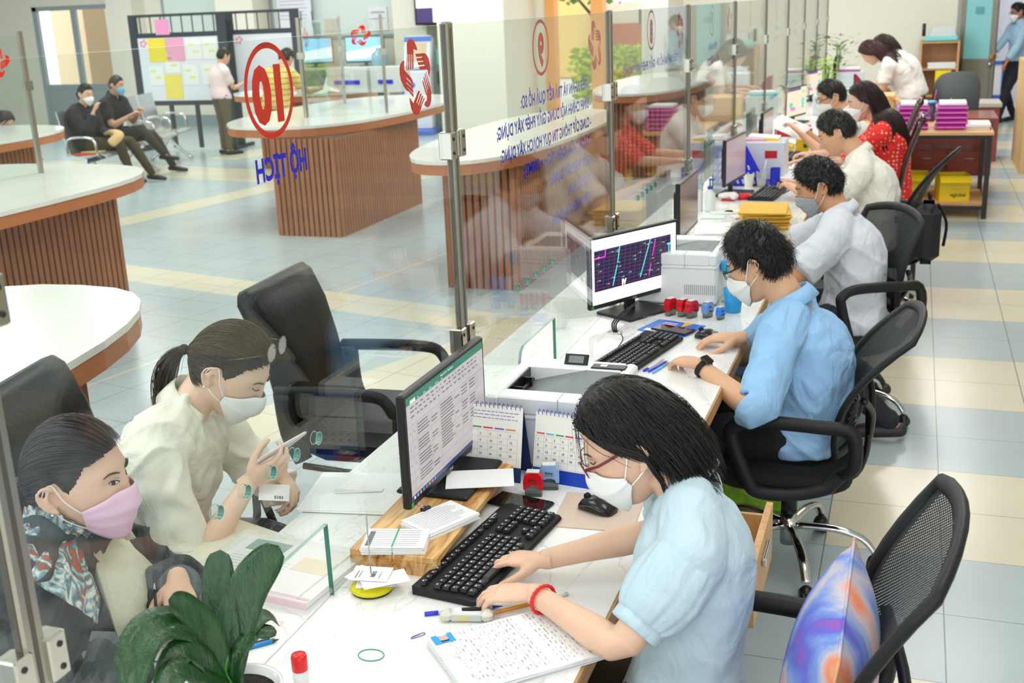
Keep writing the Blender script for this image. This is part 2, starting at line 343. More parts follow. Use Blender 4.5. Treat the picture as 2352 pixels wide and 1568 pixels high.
# staff door with corridor behind
MB().use(mat('corridor_wall', (228, 230, 236), .8)).bb(.4, 4.5, 22.4, 22.6, 0, 3.3).bb(.4, .5, 18.7, 22.4, 0, 3.3).bb(3.6, 3.7, 18.7, 22.4, 0, 3.3).bb(.4, 3.7, 18.7, 22.4, 3.2, 3.3).build('wall_corridor', kind='structure')
MB().use(mat('corridor_floor', (196, 190, 196), .3)).bb(.4, 4, 18.5, 22.4, -.1, .002).build('floor_corridor', kind='structure')
ld = bpy.data.lights.new('corridor_light', 'AREA'); ld.size = 1; ld.energy = 45; lo = bpy.data.objects.new('corridor_light', ld); COL.objects.link(lo); lo.location = (1.8, 20.4, 3.15)
d = MB().use(mat('door_frame_grey', (170, 172, 165), .5)).bb(.55, .66, BW - .04, BW + .22, 0, 2.3).bb(1.8, 1.9, BW - .04, BW + .22, 0, 2.3).bb(.55, 1.9, BW - .04, BW + .22, 2.25, 2.35).build('trim_2', kind='structure')
# open door leaf: grey-brown metal with a teal pane
d = MB(Matrix.Translation((.62, 18.42, 0)) @ Matrix.Rotation(R(-25), 4, 'Z')).use(mat('door_leaf', (138, 136, 124), .35, .3)).bb(0, .06, -.03, .02, 0, 2.3).bb(.44, .52, -.03, .02, 0, 2.3).bb(0, .5, -.03, .02, 0, .92).bb(0, .5, -.03, .02, 2.2, 2.3).build('door_2', kind='structure')
MB(Matrix.Translation((.62, 18.42, 0)) @ Matrix.Rotation(R(-25), 4, 'Z')).use(mat('teal_glass', (140, 205, 212), .2)).bb(.06, .44, -.02, .01, .92, 2.2).use(mat('teal_mark', (90, 165, 175), .4)).bb(.2, .32, -.03, -.02, 1.55, 1.65).build('door_pane', d)
MB(Matrix.Translation((.62, 18.42, 0)) @ Matrix.Rotation(R(-25), 4, 'Z')).use(mat('steel', (190, 190, 188))).ell((.47, -.06, .85), (.035, .03, .03)).build('door_handle', d)
MB().use(mat('blue_plastic_frame', (70, 110, 200), .4)).bb(1.0, 1.45, 21.1, 21.14, .1, .16).bb(1.0, 1.45, 21.1, 21.14, .66, .72).bb(1.39, 1.45, 21.1, 21.14, .1, .72).bb(1.0, 1.05, 21.1, 21.14, .1, .72).use(mat('white_panel', (252, 250, 246))).bb(1.05, 1.39, 21.11, 21.13, .16, .66).build('framed_board', label='blue framed white board leaning in the corridor behind the open door', cat='board')
MB().use(mat('tealdark', (20, 80, 110), .4)).bb(1.2, 1.3, 22.3, 22.4, .3, 2.6).build('trim_3', kind='structure')
# ------------------------------------------------------------------ counter desk and glass line
XG = -1.118; DZ = .75
marble = mat('white_marble_laminate', (240, 239, 235), .18, coat=.2)
nt, b_ = nodes(marble); tc = nt.nodes.new('ShaderNodeTexCoord'); mp = nt.nodes.new('ShaderNodeMapping'); mp.inputs['Scale'].default_value = (3, 1, 1); mp.inputs['Rotation'].default_value = (0, 0, .5)
nt.links.new(tc.outputs['Object'], mp.inputs[0]); nn = nt.nodes.new('ShaderNodeTexNoise'); nn.inputs['Scale'].default_value = 2.2; nn.inputs['Detail'].default_value = 8; nn.inputs['Distortion'].default_value = 1.5
nt.links.new(mp.outputs[0], nn.inputs['Vector']); rp = nt.nodes.new('ShaderNodeValToRGB'); e = rp.color_ramp.elements
e[0].position = .49; e[0].color = lin((241, 241, 239)) + (1,); e[1].position = .51; e[1].color = lin((241, 241, 239)) + (1,); k = e.new(.5); k.color = lin((214, 212, 208)) + (1,)
nt.links.new(nn.outputs[0], rp.inputs[0]); nt.links.new(rp.outputs[0], b_.inputs['Base Color'])
oak = wood('light_oak', (222, 178, 122), (196, 146, 92), 'z')
edgew = wood('edge_oak', (205, 160, 110), (178, 132, 84), 'y')
ct = thing('service_counter', 'long white marble topped service counter running down the hall', 'counter', (-.96, 8, 0))
MB().use(marble).bb(-.43, .43, -9.5, 8.5, .72, .75).build('worktop', ct)
MB().use(edgew).bb(.43, .436, -9.5, 8.5, .705, .748).build('edge_band', ct)
MB().use(mat('groove', (190, 190, 188), .5)).bb(-.162, -.159, -9.5, 8.5, .7495, .7505).build('seam', ct)
MB().use(oak).bb(-.36, -.33, -9.5, 8.5, 0, .72).build('front_panel', ct)
glass = glassmat('partition_glass'); gedge = mat('green_glass_edge', (28, 112, 92), .2, trans=.0, spec=.8)
gthin = mat('thin_edge', (150, 175, 170), .25)
steel = mat('brushed_steel', (176, 170, 158), .3, .9)
PY = [-.565 + 1.652 * k for k in range(0, 11)]   # posts
red = mat('red_vinyl', (228, 40, 22), .6, spec=.1); blue = mat('blue_vinyl', (26, 18, 205), .6, spec=.1)
EMB = [[(263,402),(268,250),(285,200),(310,172),(335,166),(362,175),(390,205),(412,260),(430,335),(400,333),(368,318),(363,402)],
 [(263,400),(274,400),(252,648),(238,652)],[(282,400),(303,400),(285,640),(264,650)],[(311,400),(332,400),(318,630),(296,645)],[(341,400),(363,400),(350,615),(326,640)],
 [(497,378),(540,374),(575,400),(600,450),(618,560),(615,650),(592,760),(580,700),(574,624),(528,628),(528,560),(512,500),(500,430)],
 [(390,394),(500,378),(502,430),(402,437)],[(402,460),(512,443),(516,492),(415,502)],[(417,523),(520,506),(530,556),(430,567)],[(431,588),(530,572),(530,628),(450,638)],
 [(540,1005),(560,955),(580,910),(600,900),(614,990),(608,1110),(585,1200),(545,1232),(510,1222),(484,1192),(500,1150),(530,1120)],
 [(478,830),(488,788),(540,1005),(528,1060)],[(498,760),(512,740),(560,955),(545,1000)],[(520,705),(530,690),(580,910),(565,955)],[(540,665),(548,655),(602,900),(585,912)],
 [(258,1060),(275,1085),(312,1155),(330,1115),(362,1145),(388,1180),(415,1215),(455,1170),(430,1245),(395,1325),(355,1350),(310,1325),(280,1260),(262,1160)],
 [(330,1117),(400,970),(415,960),(430,975),(362,1147)],[(370,1152),(432,1010),(456,1010),(388,1182)],[(396,1190),(452,1048),(480,1045),(415,1217)],[(422,1215),(482,1080),(502,1080),(456,1175)],
 [(215,498),(205,640),(232,672),(230,755),(228,830),(228,905),(250,990),(185,900),(150,810),(133,700),(140,600),(165,540),(195,505)],
 [(228,668),(290,740),(325,800),(328,865),(230,750)],[(229,770),(325,880),(318,940),(228,825)],[(228,845),(325,950),(322,1005),(228,900)],[(200,895),(228,905),(325,1020),(320,1068)]]
def hand_emblem(mb, c, s, fx, fy, n_, mirror=1):
    """five red hands joined in a star; s = half height; seen from the staff side x runs along -fx"""
    for poly in EMB: mb.add([V(c) - V(fx) * ((x - 378) / 242 * s * 1.02 * mirror) + V(fy) * (-((y + .176 * (x - 378)) - 757) / 592 * s) for x, y in poly], [tuple(range(len(poly)))])
def ring(mb, c, r0, r1, fx, fy, n=48, ax=1):
    vs = []
    for j in range(n):
        a = 2 * PI * j / n
        for r in (r0, r1): vs.append(V(c) + V(fx) * (r * math.cos(a) * ax) + V(fy) * (r * math.sin(a)))
    mb.add(vs, [(2 * j, 2 * j + 1, (2 * j + 3) % (2 * n), (2 * j + 2) % (2 * n)) for j in range(n)])
TEX = {
    1: ('10', ['HỘ TỊCH']),
    2: ('9', ['TIẾP NHẬN VÀ TRẢ KẾT QUẢ HỒ SƠ:', '- ĐÍNH CHÍNH NỘI DUNG GIẤY PHÉP XÂY DỰNG;', '- CUNG CẤP THÔNG TIN QUY HOẠCH XÂY DỰNG;', '- TÁCH THỬA (DIỆN TÍCH > 500M2);', '- GIẤY PHÉP XÂY DỰNG;', '- CẤP SỐ NHÀ;', '- GIẤY PHÉP SỬA CHỮA;']),
    3: ('8', ['TIẾP NHẬN HỒ SƠ GIẤY PHÉP XÂY DỰNG']),
    4: ('7', ['TIẾP NHẬN', 'HỒ SƠ ĐẤT ĐAI', 'VÀ TRẢ KẾT QUẢ']), 5: ('6', ['ĐẤT ĐAI']), 6: ('5', ['KINH TẾ', 'TƯ PHÁP']), 7: ('4', ['NỘI VỤ', 'LAO ĐỘNG']), 8: ('3', ['THUẾ']), 9: ('2', ['HỘI'])}
GT = 1.91
NEAR = {4: 'marked 7 beside the grey pink monitor', 5: 'marked 6 beside the white file box', 6: 'marked 5 beside the dark red file', 7: 'marked 4 beside the beige screened monitor', 8: 'marked 3 beside the monitor with coloured blocks', 9: 'marked 2 beside the bushy plant at the far end'}
for k in range(0, 10):
    y0, y1 = PY[k] + .022, PY[k + 1] - .022
    lab = {0: 'clear glass partition panel beside the potted plant', 1: 'clear glass partition panel marked 10 in a red ring', 2: 'clear glass partition panel marked 9 with blue service list', 3: 'clear glass partition panel marked 8 with one blue line'}.get(k, 'clear glass partition panel ' + NEAR.get(k, ''))
    g = thing('glass_screen', lab, 'glass partition', (XG, (y0 + y1) / 2, DZ), 0, 'glass partition panels on the counter')
    h = (y1 - y0) / 2 - .001; H_ = GT - DZ - .002
    # document slot cut-out near the bottom, rounded near corner
    c0, c1, ct_ = (PY[k] + .46) - (y0 + y1) / 2, (PY[k] + .832) - (y0 + y1) / 2, .168
    poly = [(-h, .004), (-h, H_), (h, H_), (h, .004), (c1, .004), (c1, ct_), (c0 + .04, ct_), (c0 + .012, ct_ - .012), (c0, ct_ - .04), (c0, .004)]
    holes = []
    fr = (V((0, 0, 0)), V((0, 1, 0)), V((0, 0, 1)), V((1, 0, 0)))
    # triangulated pane: strips around the slot
    mb = MB().use(glass); T_ = .005
    def strip_(a, b, z0, z1):
        mb.quad((T_, a, z0), (T_, b, z0), (T_, b, z1), (T_, a, z1)); mb.quad((-T_, b, z0), (-T_, a, z0), (-T_, a, z1), (-T_, b, z1))
    def side(pts):
        n = len(pts); o_ = len(mb.v)
        for sgn in (1, -1):
            q = pts if sgn > 0 else pts[::-1]
            mb.add([(T_ * sgn, a, z) for a, z in q], [tuple(range(n))])
    side([(-h, .004), (c0, .004), (c0, ct_ - .04), (c0 + .012, ct_ - .012), (c0 + .04, ct_), (c0 + .04, H_), (-h, H_)])
    side([(c0 + .04, ct_), (c1, ct_), (c1, H_), (c0 + .04, H_)])
    side([(c1, .004), (h, .004), (h, H_), (c1, H_)])
    mb.build('pane', g)
    e = MB().use(gthin); e.quad((T_, -h, H_), (T_, h, H_), (-T_, h, H_), (-T_, -h, H_)); e.build('top_edge', g); e = MB().use(gthin)
    for p, q in ((poly[5], poly[6]), (poly[6], poly[7]), (poly[7], poly[8]), (poly[8], poly[9])):
        e.quad((T_, p[0], p[1]), (T_, q[0], q[1]), (-T_, q[0], q[1]), (-T_, p[0], p[1]))
    e.use(gedge).bb(-T_, T_, c1 - .0015, c1 + .0005, .002, ct_)
    e.build('polished_edge', g)
    if 'green_hole_rim' not in MATS:
        hr_ = mat('green_hole_rim', (70, 140, 126), .25); nt, b_ = nodes(hr_); g_ = nt.nodes.new('ShaderNodeNewGeometry'); mm_ = nt.nodes.new('ShaderNodeMath'); mm_.operation = 'MULTIPLY_ADD'; nt.links.new(g_.outputs['Backfacing'], mm_.inputs[0]); mm_.inputs[1].default_value = -.88; mm_.inputs[2].default_value = 1; nt.links.new(mm_.outputs[0], b_.inputs['Alpha'])
    mat('hole_rim_light', (200, 222, 218), .2)
    for i in range(5):
        hm = MB(); cy = (PY[k] + .464 + i * .091) - (y0 + y1) / 2; cz = 1.1135 - DZ
        pts = [(0, cy + .0125 * math.cos(2 * PI * j / 20), cz + .0125 * math.sin(2 * PI * j / 20)) for j in range(20)]
        hm.use(MATS['green_hole_rim']); hm.loft([[(T_ + .001, a[1], a[2]) for a in pts], [(-T_ - .001, a[1], a[2]) for a in pts]], cap=False)
        hm.use(MATS['hole_rim_light']); ring(hm, (T_ + .0012, cy, cz), .0125, .0137, (0, 1, 0), (0, 0, 1), 20); ring(hm, (-T_ - .0012, cy, cz), .0125, .0145, (0, 1, 0), (0, 0, 1), 20); hm.build('speaking_hole', g)
    if k in TEX:
        num, lines = TEX[k]; yc = PY[k] + .79 - (y0 + y1) / 2; xo = -T_ - .0012
        if k == 2: yc = PY[k] + .80 - (y0 + y1) / 2
        fx, fy = V((0, -1, 0)), V((0, 0, 1))
        s_ = MB().use(red); ring(s_, (xo, yc, 1.815 - DZ), .076, .087, fx, fy, ax=1)
        put_text(s_, num, (xo, yc, 1.815 - .052 - DZ), fx, fy, .133, .60, .0075, 'c', fit=.062 * len(num))
        s_.build('counter_number', g)
        s_ = MB().use(red); hand_emblem(s_, (xo, PY[k] + 1.46 - (y0 + y1) / 2, 1.792 - DZ), .089, fx, fy, None); s_.build('emblem', g)
        s_ = MB().use(blue)
        if k == 1: put_text(s_, lines[0], (xo, yc + .02, 1.655 - DZ), fx, fy, .058, .62, .0022, 'c', fit=.19)
        elif k == 2:
            for i, t in enumerate(lines):
                wd = .0252 * len(t) * (.97 if i == 0 else 1.0); put_text(s_, t, (xo, (PY[k] + 1.39 if i else PY[k] + 1.34) - (y0 + y1) / 2, 1.645 - i * .069 - DZ), fx, fy, .05, .6, .0016, 'l', fit=wd)
        else:
            for i, t in enumerate(lines): put_text(s_, t, (xo, PY[k] + .83 - (y0 + y1) / 2, 1.65 - i * .08 - DZ), fx, fy, .05, .6, .0015, 'c', fit=min(1.2, .034 * len(t)))
        s_.build('vinyl_lettering', g)
tp = None
for k in range(0, 11):
    lab = ['steel glass post at the corner beside the potted plant', 'steel glass post behind the spreadsheet monitor', 'steel glass post behind the map monitor', 'steel glass post between panels 8 and 7'][k - 1] if 1 <= k <= 4 else 'steel glass post ' + {5: 'beside the white file box', 6: 'behind the yellow tape box', 7: 'beside the monitor with the beige screen', 8: 'beside the white plastic organiser', 9: 'beside the monitor with coloured blocks', 10: 'at the far end behind the thin dark plant'}.get(k, '')
    if k == 0: continue
    y = PY[k]
    if tp is None:
        tp = thing('steel_post', lab, 'post', (XG, y, DZ), 0, 'steel posts of the glass partition')
        MB().use(steel).bb(-.011, .011, -.02, .02, 0, 1.165, bev=.004).use(mat('dark_slot', (84, 80, 72), .4)).bb(.011, .0118, -.004, .004, .01, 1.15).bb(-.006, .006, -.0212, .0212, .0, 1.16).build('upright', tp)
        for z in (.34, .86):
            c = MB().use(mat('clamp_steel', (196, 192, 182), .18, 1)).bb(-.019, .019, .014, .05, z - .035, z + .035, bev=.003).bb(-.019, .019, -.05, -.014, z - .035, z + .035, bev=.003)
            c.use(mat('screw_dark', (60, 58, 54), .4, .6))
            for dz in (-.018, .018):
                for dy in (-.035, .035): c.cyl((.019, dy, z + dz), (.0205, dy, z + dz), .005, n=8)
            c.build('clamp', tp)
        MB().use(steel).bb(-.03, .03, -.03, .03, 0, .006, bev=.002).build('foot_plate', tp)
    else: dup(tp, (XG, y, DZ), None, lab)
# under-desk pedestals
def pedestal(y, lab, opened=0):
    t = thing('drawer_pedestal', lab, 'drawer unit', (-.86, y, 0), 0, 'oak drawer units under the counter')
    MB().use(oak).bb(-.2, .28, -.2, .2, .66, .68).bb(-.2, .28, -.2, -.185, .04, .66).bb(-.2, .28, .185, .2, .04, .66).bb(-.2, .28, -.2, .2, .04, .055).bb(-.2, -.19, -.2, .2, .04, .66).build('body', t)
    for i, (z0, z1) in enumerate(((.43, .60), (.25, .42), (.065, .24))):
        dx = opened * (1, .25, .0)[i]
        dr = MB().use(oak).bb(.28 + dx, .298 + dx, -.195, .195, z0, z1)
        if dx: dr.bb(.28 - .2 + dx, .28 + dx, -.18, -.168, z0 + .02, z1 - .03).bb(.28 - .2 + dx, .28 + dx, .168, .18, z0 + .02, z1 - .03).bb(.08 + dx, .28 + dx, -.18, .18, z0 + .01, z0 + .02).bb(-.1 + dx, .08 + dx, -.18, -.168, z0 + .02, z1 - .03).bb(-.1 + dx, .08 + dx, .168, .18, z0 + .02, z1 - .03).bb(-.1 + dx, .08 + dx, -.18, .18, z0 + .01, z0 + .02)
        dr = dr.build('drawer', t)
        MB().use(mat('satin_handle', (205, 205, 200), .3, .8)).bb(.298 + dx, .312 + dx, -.06, .06, z1 - .07, z1 - .045, bev=.004).build('handle', dr)
pedestal(2.75, 'oak drawer unit pulled open between the two nearest staff chairs', .26)
pedestal(4.62, 'oak drawer unit under the counter beyond the blue shirt'); pedestal(6.3, 'oak drawer unit under the counter beyond the curly haired clerk')
# ------------------------------------------------------------------ chairs
blk = mat('black_plastic', (22, 22, 24), .35); blks = mat('black_satin', (24, 25, 27), .5, spec=.35); fab = mat('black_fabric', (20, 20, 22), .9, bump=.3, bscale=300)
chrome = mat('chrome', (215, 215, 215), .12, 1); leather = mat('black_leather', (10, 11, 13), .38, spec=.25, bump=.1, bscale=60)
def mesh_mat():
    m = mat('chair_mesh', (28, 32, 36), .7); nt, b = nodes(m); N = nt.nodes.new; L = nt.links.new
    uv = N('ShaderNodeTexCoord'); sp = N('ShaderNodeSeparateXYZ'); L(uv.outputs['Object'], sp.inputs[0]); outs = []
    for o, f in ((0, 190), (2, 210)):
        a = N('ShaderNodeMath'); a.operation = 'MULTIPLY'; L(sp.outputs[o], a.inputs[0]); a.inputs[1].default_value = f * 2 * PI / 2
        s_ = N('ShaderNodeMath'); s_.operation = 'SINE'; L(a.outputs[0], s_.inputs[0]); outs.append(s_.outputs[0])
    mu = N('ShaderNodeMath'); mu.operation = 'MULTIPLY'; L(outs[0], mu.inputs[0]); L(outs[1], mu.inputs[1])
    g = N('ShaderNodeMath'); g.operation = 'LESS_THAN'; L(mu.outputs[0], g.inputs[0]); g.inputs[1].default_value = .58
    ma = N('ShaderNodeMath'); ma.operation = 'MAXIMUM'; L(g.outputs[0], ma.inputs[0]); ma.inputs[1].default_value = .12; L(ma.outputs[0], b.inputs['Alpha'])
    return m
cmesh = mesh_mat()
def starbase(t, seatz, rot=0):
    b = MB().use(chrome)
    for k in range(5):
        a = rot + 2 * PI * k / 5; c, s = math.cos(a), math.sin(a)
        b.tube(smoothpts([(c * .03, s * .03, .15), (c * .16, s * .16, .15), (c * .25, s * .25, .125), (c * .295, s * .295, .075)], 4), [(.018, .012)] * 13, n=8)
    b.cyl((0, 0, .08), (0, 0, .2), .03); b.build('star_base', t)
    for k in range(5):
        a = rot + 2 * PI * k / 5; c, s = math.cos(a), math.sin(a); w_ = MB().use(blk)
        for o in (-.012, .012): w_.cyl((c * .295 - s * (o - .009) , s * .295 + c * (o - .009), .027), (c * .295 - s * (o + .009), s * .295 + c * (o + .009), .027), .027, n=14)
        w_.ell((c * .295, s * .295, .045), (.024, .024, .022), 10, 6); w_.build('caster', t)
    MB().use(blk).cyl((0, 0, .19), (0, 0, .30), .028).use(chrome).cyl((0, 0, .3), (0, 0, seatz - .07), .016).build('gas_lift', t)
def office_chair(lab, loc, rz, seatz=.47, top=1.12, lean=.1, rot=.3, arm=.69, group='black mesh office chairs of the staff'):
    t = thing('office_chair', lab, 'chair', loc, rz, group)
    starbase(t, seatz, rot)
    s = MB().use(fab)
    secs = []
    for zz, k in ((seatz - .065, .9), (seatz - .05, .98), (seatz - .02, 1), (seatz - .002, .95), (seatz + .004, .8)):
        q = []
        for j in range(28):
            a = 2 * PI * j / 28; c, s_ = math.cos(a), math.sin(a); e = .45
            q.append((.245 * k * math.copysign(abs(c) ** e, c), .02 + .235 * k * math.copysign(abs(s_) ** e, s_), zz))
        secs.append(q)
    s.loft(secs); s.build('seat', t)
    MB().use(blk).bb(-.12, .12, -.14, .14, seatz - .1, seatz - .064, bev=.01).build('tilt_mechanism', t)
    z0 = seatz + .07; H = top - z0
    def bp(u, v):
        w_ = .195 + .04 * math.sin(PI * min(1, v * 1.1) * .6); roll = 0
        y = -.2 - lean * v ** 1.6 - .035 * math.sin(PI * v) * -1 + .05 * u * u * (1 - .3 * v)
        zz = z0 + H * v - .035 * u * u * v * v
        return V((u * w_, y, zz))
    g = MB().use(cmesh); nu, nv = 10, 14
    vs = [bp(-1 + 2 * i / nu, j / nv) for j in range(nv + 1) for i in range(nu + 1)]
    fs = [(j * (nu + 1) + i, j * (nu + 1) + i + 1, (j + 1) * (nu + 1) + i + 1, (j + 1) * (nu + 1) + i) for j in range(nv) for i in range(nu)]
    g.add(vs, fs, True); g.build('back_mesh', t)
    loop = [bp(-1 + 2 * i / 8, 0) for i in range(9)] + [bp(1, j / 10) for j in range(1, 11)] + [bp(1 - 2 * i / 8, 1) for i in range(1, 9)] + [bp(-1, 1 - j / 10) for j in range(1, 10)]
    f = MB().use(blks).tube(loop, .012, n=8, flat=1.6, closed=True)
    f.build('back_frame', t)
    sp = MB().use(blk)
    sp.tube(smoothpts([(0, -.06, seatz - .09), (0, -.2, seatz - .08), (0, -.25, seatz + .02), (0, -.25, z0 + H * .25)], 4), [(.035, .012)] * 13, n=8)
    for s_ in (-1, 1): sp.tube(smoothpts([(0, -.255, seatz + .06), (s_ * .1, -.26, z0 + .12), (s_ * .2, -.2 - lean * .3 + .03, z0 + H * .45)], 4), .012, n=6)
    for i in range(5): sp.tube([bp(-.75, .12 + i * .05) + V((0, -.012, 0)), bp(0, .11 + i * .05) + V((0, -.016, 0)), bp(.75, .12 + i * .05) + V((0, -.012, 0))], .006, n=5)
    sp.build('lumbar_support', t)
    for s_ in (-1, 1):
        x = s_ * .275
        pts = smoothpts([(x * .86, -.17, seatz + .02), (x, -.21, arm - .12), (x, -.2, arm - .01), (x, -.1, arm + .005), (x, .1, arm + .01), (x, .17, arm - .015), (x, .175, arm - .06), (x, .12, seatz - .01), (x * .96, .08, seatz - .05), (x * .9, -.03, seatz - .055), (x * .86, -.13, seatz - .03)], 4)
        a = MB().use(blks).tube(pts, [(.024, .021)] * len(pts), n=8, up=(1, 0, 0), closed=True); a.build('armrest', t)
    return t
office_chair('black mesh office chair holding the tie-dye cushion', (-.21, 1.92, 0), R(88), .47, 1.08, .13, 1.0, .70)
office_chair('black mesh office chair under the man in the blue shirt', (-.33, 3.76, 0), R(92), .43, .94, .2, .9, .62)
office_chair('black mesh office chair turned to the aisle under the curly haired clerk', (-.24, 5.3, 0), R(122), .46, .99, .06, .1, .69)
office_chair('black mesh office chair under the man in the cream shirt', (-.13, 7.15, 0), R(80), .44, 1.04, .2, .5, .66)
def dark_chair(lab, loc, rz):
    t = thing('wooden_chair', lab, 'chair', loc, rz, 'tall dark wooden chairs')
    dw = mat('dark_lacquer', (62, 22, 24), .15, coat=.5)
    for s_ in (-1, 1):
        MB().use(dw).tube(smoothpts([(s_ * .2, -.26, 0), (s_ * .2, -.22, .45), (s_ * .2, -.24, .8), (s_ * .2, -.34, 1.12)], 4), .018, n=8).build('leg', t)
        MB().use(dw).tube([(s_ * .19, .2, 0), (s_ * .19, .18, .44)], .018, n=8).build('leg', t)
    MB().use(dw).box((0, -.02, .46), (.42, .44, .035), bev=.01).build('seat', t)
    b = MB().use(dw)
    for i in range(5): b.tube(smoothpts([(-.14 + i * .07, -.22, .48), (-.14 + i * .07, -.24, .8), (-.14 + i * .07, -.34, 1.1)], 4), (.01), n=6)
    b.tube([(-.2, -.34, 1.11), (.2, -.34, 1.11)], .025, n=8); b.build('backrest', t)
dark_chair('tall dark wooden chair behind the woman in the red blouse', (-.27, 8.2, 0), R(90))
dark_chair('tall dark wooden chair beside the purple folder stacks', (-.28, 9.5, 0), R(90))
def grey_chair(lab, loc, rz):
    t = thing('grey_chair', lab, 'chair', loc, rz); starbase(t, .45, .2); gf = mat('grey_fabric', (92, 98, 100), .9)
    MB().use(gf).box((0, .02, .45), (.46, .46, .07), bev=.03).build('seat', t)
    b = MB().use(gf); secs = []
    for y in (-.2, -.22, -.26):
        secs.append([(.24 * math.copysign(abs(math.cos(a)) ** .6, math.cos(a)), y - .08 * (.5 + .5 * math.sin(a)), .8 + .29 * math.copysign(abs(math.sin(a)) ** .6, math.sin(a))) for a in [2 * PI * j / 24 for j in range(24)]])
    b.loft(secs); b.build('backrest', t); MB().use(blk).tube([(0, -.1, .4), (0, -.28, .42), (0, -.29, .7)], .02, n=6).build('back_bar', t)
grey_chair('grey fabric swivel chair standing before the wooden shelf unit', (.36, 13.35, 0), R(15))
def leather_chair(lab, loc, rz):
    t = thing('visitor_chair', lab, 'chair', loc, rz, 'black leather visitor chairs')
    s = MB().use(leather).box((0, .04, .44), (.54, .52, .12), bev=.04); s.build('seat', t)
    b = MB().use(leather); W_ = .26
    prof = [(-.2, .42), (-.235, .6), (-.26, .8), (-.30, 1.0), (-.35, 1.14), (-.385, 1.175), (-.42, 1.16), (-.43, 1.1), (-.38, .95), (-.34, .8), (-.31, .6), (-.28, .42)]; prof = [(y, .42 + (z - .42) * .79) for y, z in prof]
    secs = []
    for x, k in ((-W_, .0), (-W_ + .012, .6), (-W_ + .035, 1), (-.12, 1.06), (0, 1.08), (.12, 1.06), (W_ - .035, 1), (W_ - .012, .6), (W_, .0)):
        cy = sum(p[0] for p in prof) / len(prof); q = []
        for i, (y, z) in enumerate(prof):
            my, mz = prof[len(prof) - 1 - i] if True else (0, 0); cx, cz = (y + my) / 2, (z + mz) / 2
            kk = .45 + .55 * min(1, k) if k <= 1 else k; q.append((x, cx + (y - cx) * kk, (z - .02 * (1 - min(1, k))) if z > 1 else z))
        secs.append(q)
    b.loft(secs); b.build('backrest', t)
    st = MB().use(mat('leather_seam', (58, 60, 64), .4)); st.tube(smoothpts([(-.24, -.255, .66), (-.1, -.268, .70), (.1, -.268, .70), (.24, -.255, .66)], 4), .006, n=5).build('stitching', t)
    for s_ in (-1, 1):
        x = s_ * .3
        a = MB().use(blks); pts = smoothpts([(x, -.27, .66), (x, -.1, .665), (x, .06, .665), (x, .13, .65), (x, .165, .6)], 4); a.tube(pts, [(.024, .016)] * len(pts), n=8, up=(1, 0, 0), round_=True)
        pts = smoothpts([(x, -.25, .655), (x * .98, -.24, .5), (x * .96, -.2, .4)], 4); a.tube(pts, [(.02, .04)] * len(pts), n=8); a.build('armrest', t)
        l = MB().use(blk); pts = smoothpts([(x * .97, -.2, .38), (x * .97, .12, .38), (x * .97, .17, .6), ], 4); l.tube(pts, .013, n=8)
        pts = smoothpts([(x * .97, .17, .6), (x * .97, .25, .3), (x * .97, .25, .03), (x * .97, .18, .014), (x * .97, -.27, .014)], 5); l.tube(pts, .013, n=8); l.build('leg', t)
    MB().use(blk).tube([(-.29, -.27, .014), (.29, -.27, .014)], .013, n=8).build('crossbar', t)
leather_chair('black leather visitor chair standing empty behind the girl with the phone', (-1.83, 3.64, 0), R(-86))
leather_chair('black leather visitor chair behind the girl in the cream shirt', (-1.93, 2.42, 0), R(-78))
leather_chair('black leather visitor chair under the woman in the denim jacket', (-1.92, 1.52, 0), R(-95))
# ------------------------------------------------------------------ lobby counters with slatted bases
slat = wood('slat_teak', (178, 116, 80), (158, 98, 66), 'z', .45); band = mat('teak_band', (190, 116, 72), .35); quartz = mat('quartz_top', (240, 240, 234), .15, coat=.2, vary=.02)
gap = mat('slat_gap', (84, 52, 36), .8)
def oval(cx, cy, hw, hl, off=0, n=40, ex=2.0):
    o = []
    r = hw - off; L_ = hl - off
    for j in range(n):
        a = 2 * PI * j / n; c, s = math.cos(a), math.sin(a)
        o.append((cx + r * math.copysign(abs(c) ** (2 / ex), c), cy + L_ * math.copysign(abs(s) ** (2 / ex), s)))
    return o
def lobby_table(lab, cx, cy, hw, hl, bw, bl, rz=0, ex=3.0, box=False, glassy=None, by=0, bx=0):
    t = thing('writing_counter', lab, 'counter', (cx, cy, 0), rz, 'white topped slatted counters in the lobby')
    MB().use(quartz).prism(oval(0, 0, hw, hl, 0, ex=ex), .955, .98).build('tabletop', t)
    MB().use(band).prism(oval(0, 0, hw, hl, .006, ex=ex), .885, .955).build('edge_band', t)
    b = MB().use(gap).bb(bx - bw + .01, bx + bw - .01, by - bl + .01, by + bl - .01, 0, .885).use(slat); p = .052
    n = int(2 * bw / p)
    for i in range(n):
        x = bx - bw + (i + .5) * 2 * bw / n
        for s_ in (-1, 1): b.box((x, by + s_ * bl, .44), (.036, .03, .88))
    n = int(2 * bl / p)
    for i in range(n):
        y = by - bl + (i + .5) * 2 * bl / n
        for s_ in (-1, 1): b.box((bx + s_ * bw, y, .44), (.03, .036, .88))
    b.build('slatted_base', t)
    return t
lobby_table('white topped wooden counter directly behind the visitor chairs', -2.99, 1.55, .72, 1.92, .4, 1.4, ex=2.6)
lobby_table('white topped wooden counter behind the left end of the visitors', -5.72, 5.2, 1.08, 1.48, .5, 1.0, ex=3.2, by=.2, bx=.1)
lobby_table('white topped wooden counter in the middle of the lobby', -5.5, 10.75, .82, 1.75, .32, .9, ex=2.6, bx=.39, by=-.85)
lobby_table('white topped wooden counter behind the post of panel 9', -2.92, 8.7, .53, 1.8, .27, 1.3, ex=2.4, bx=.09)
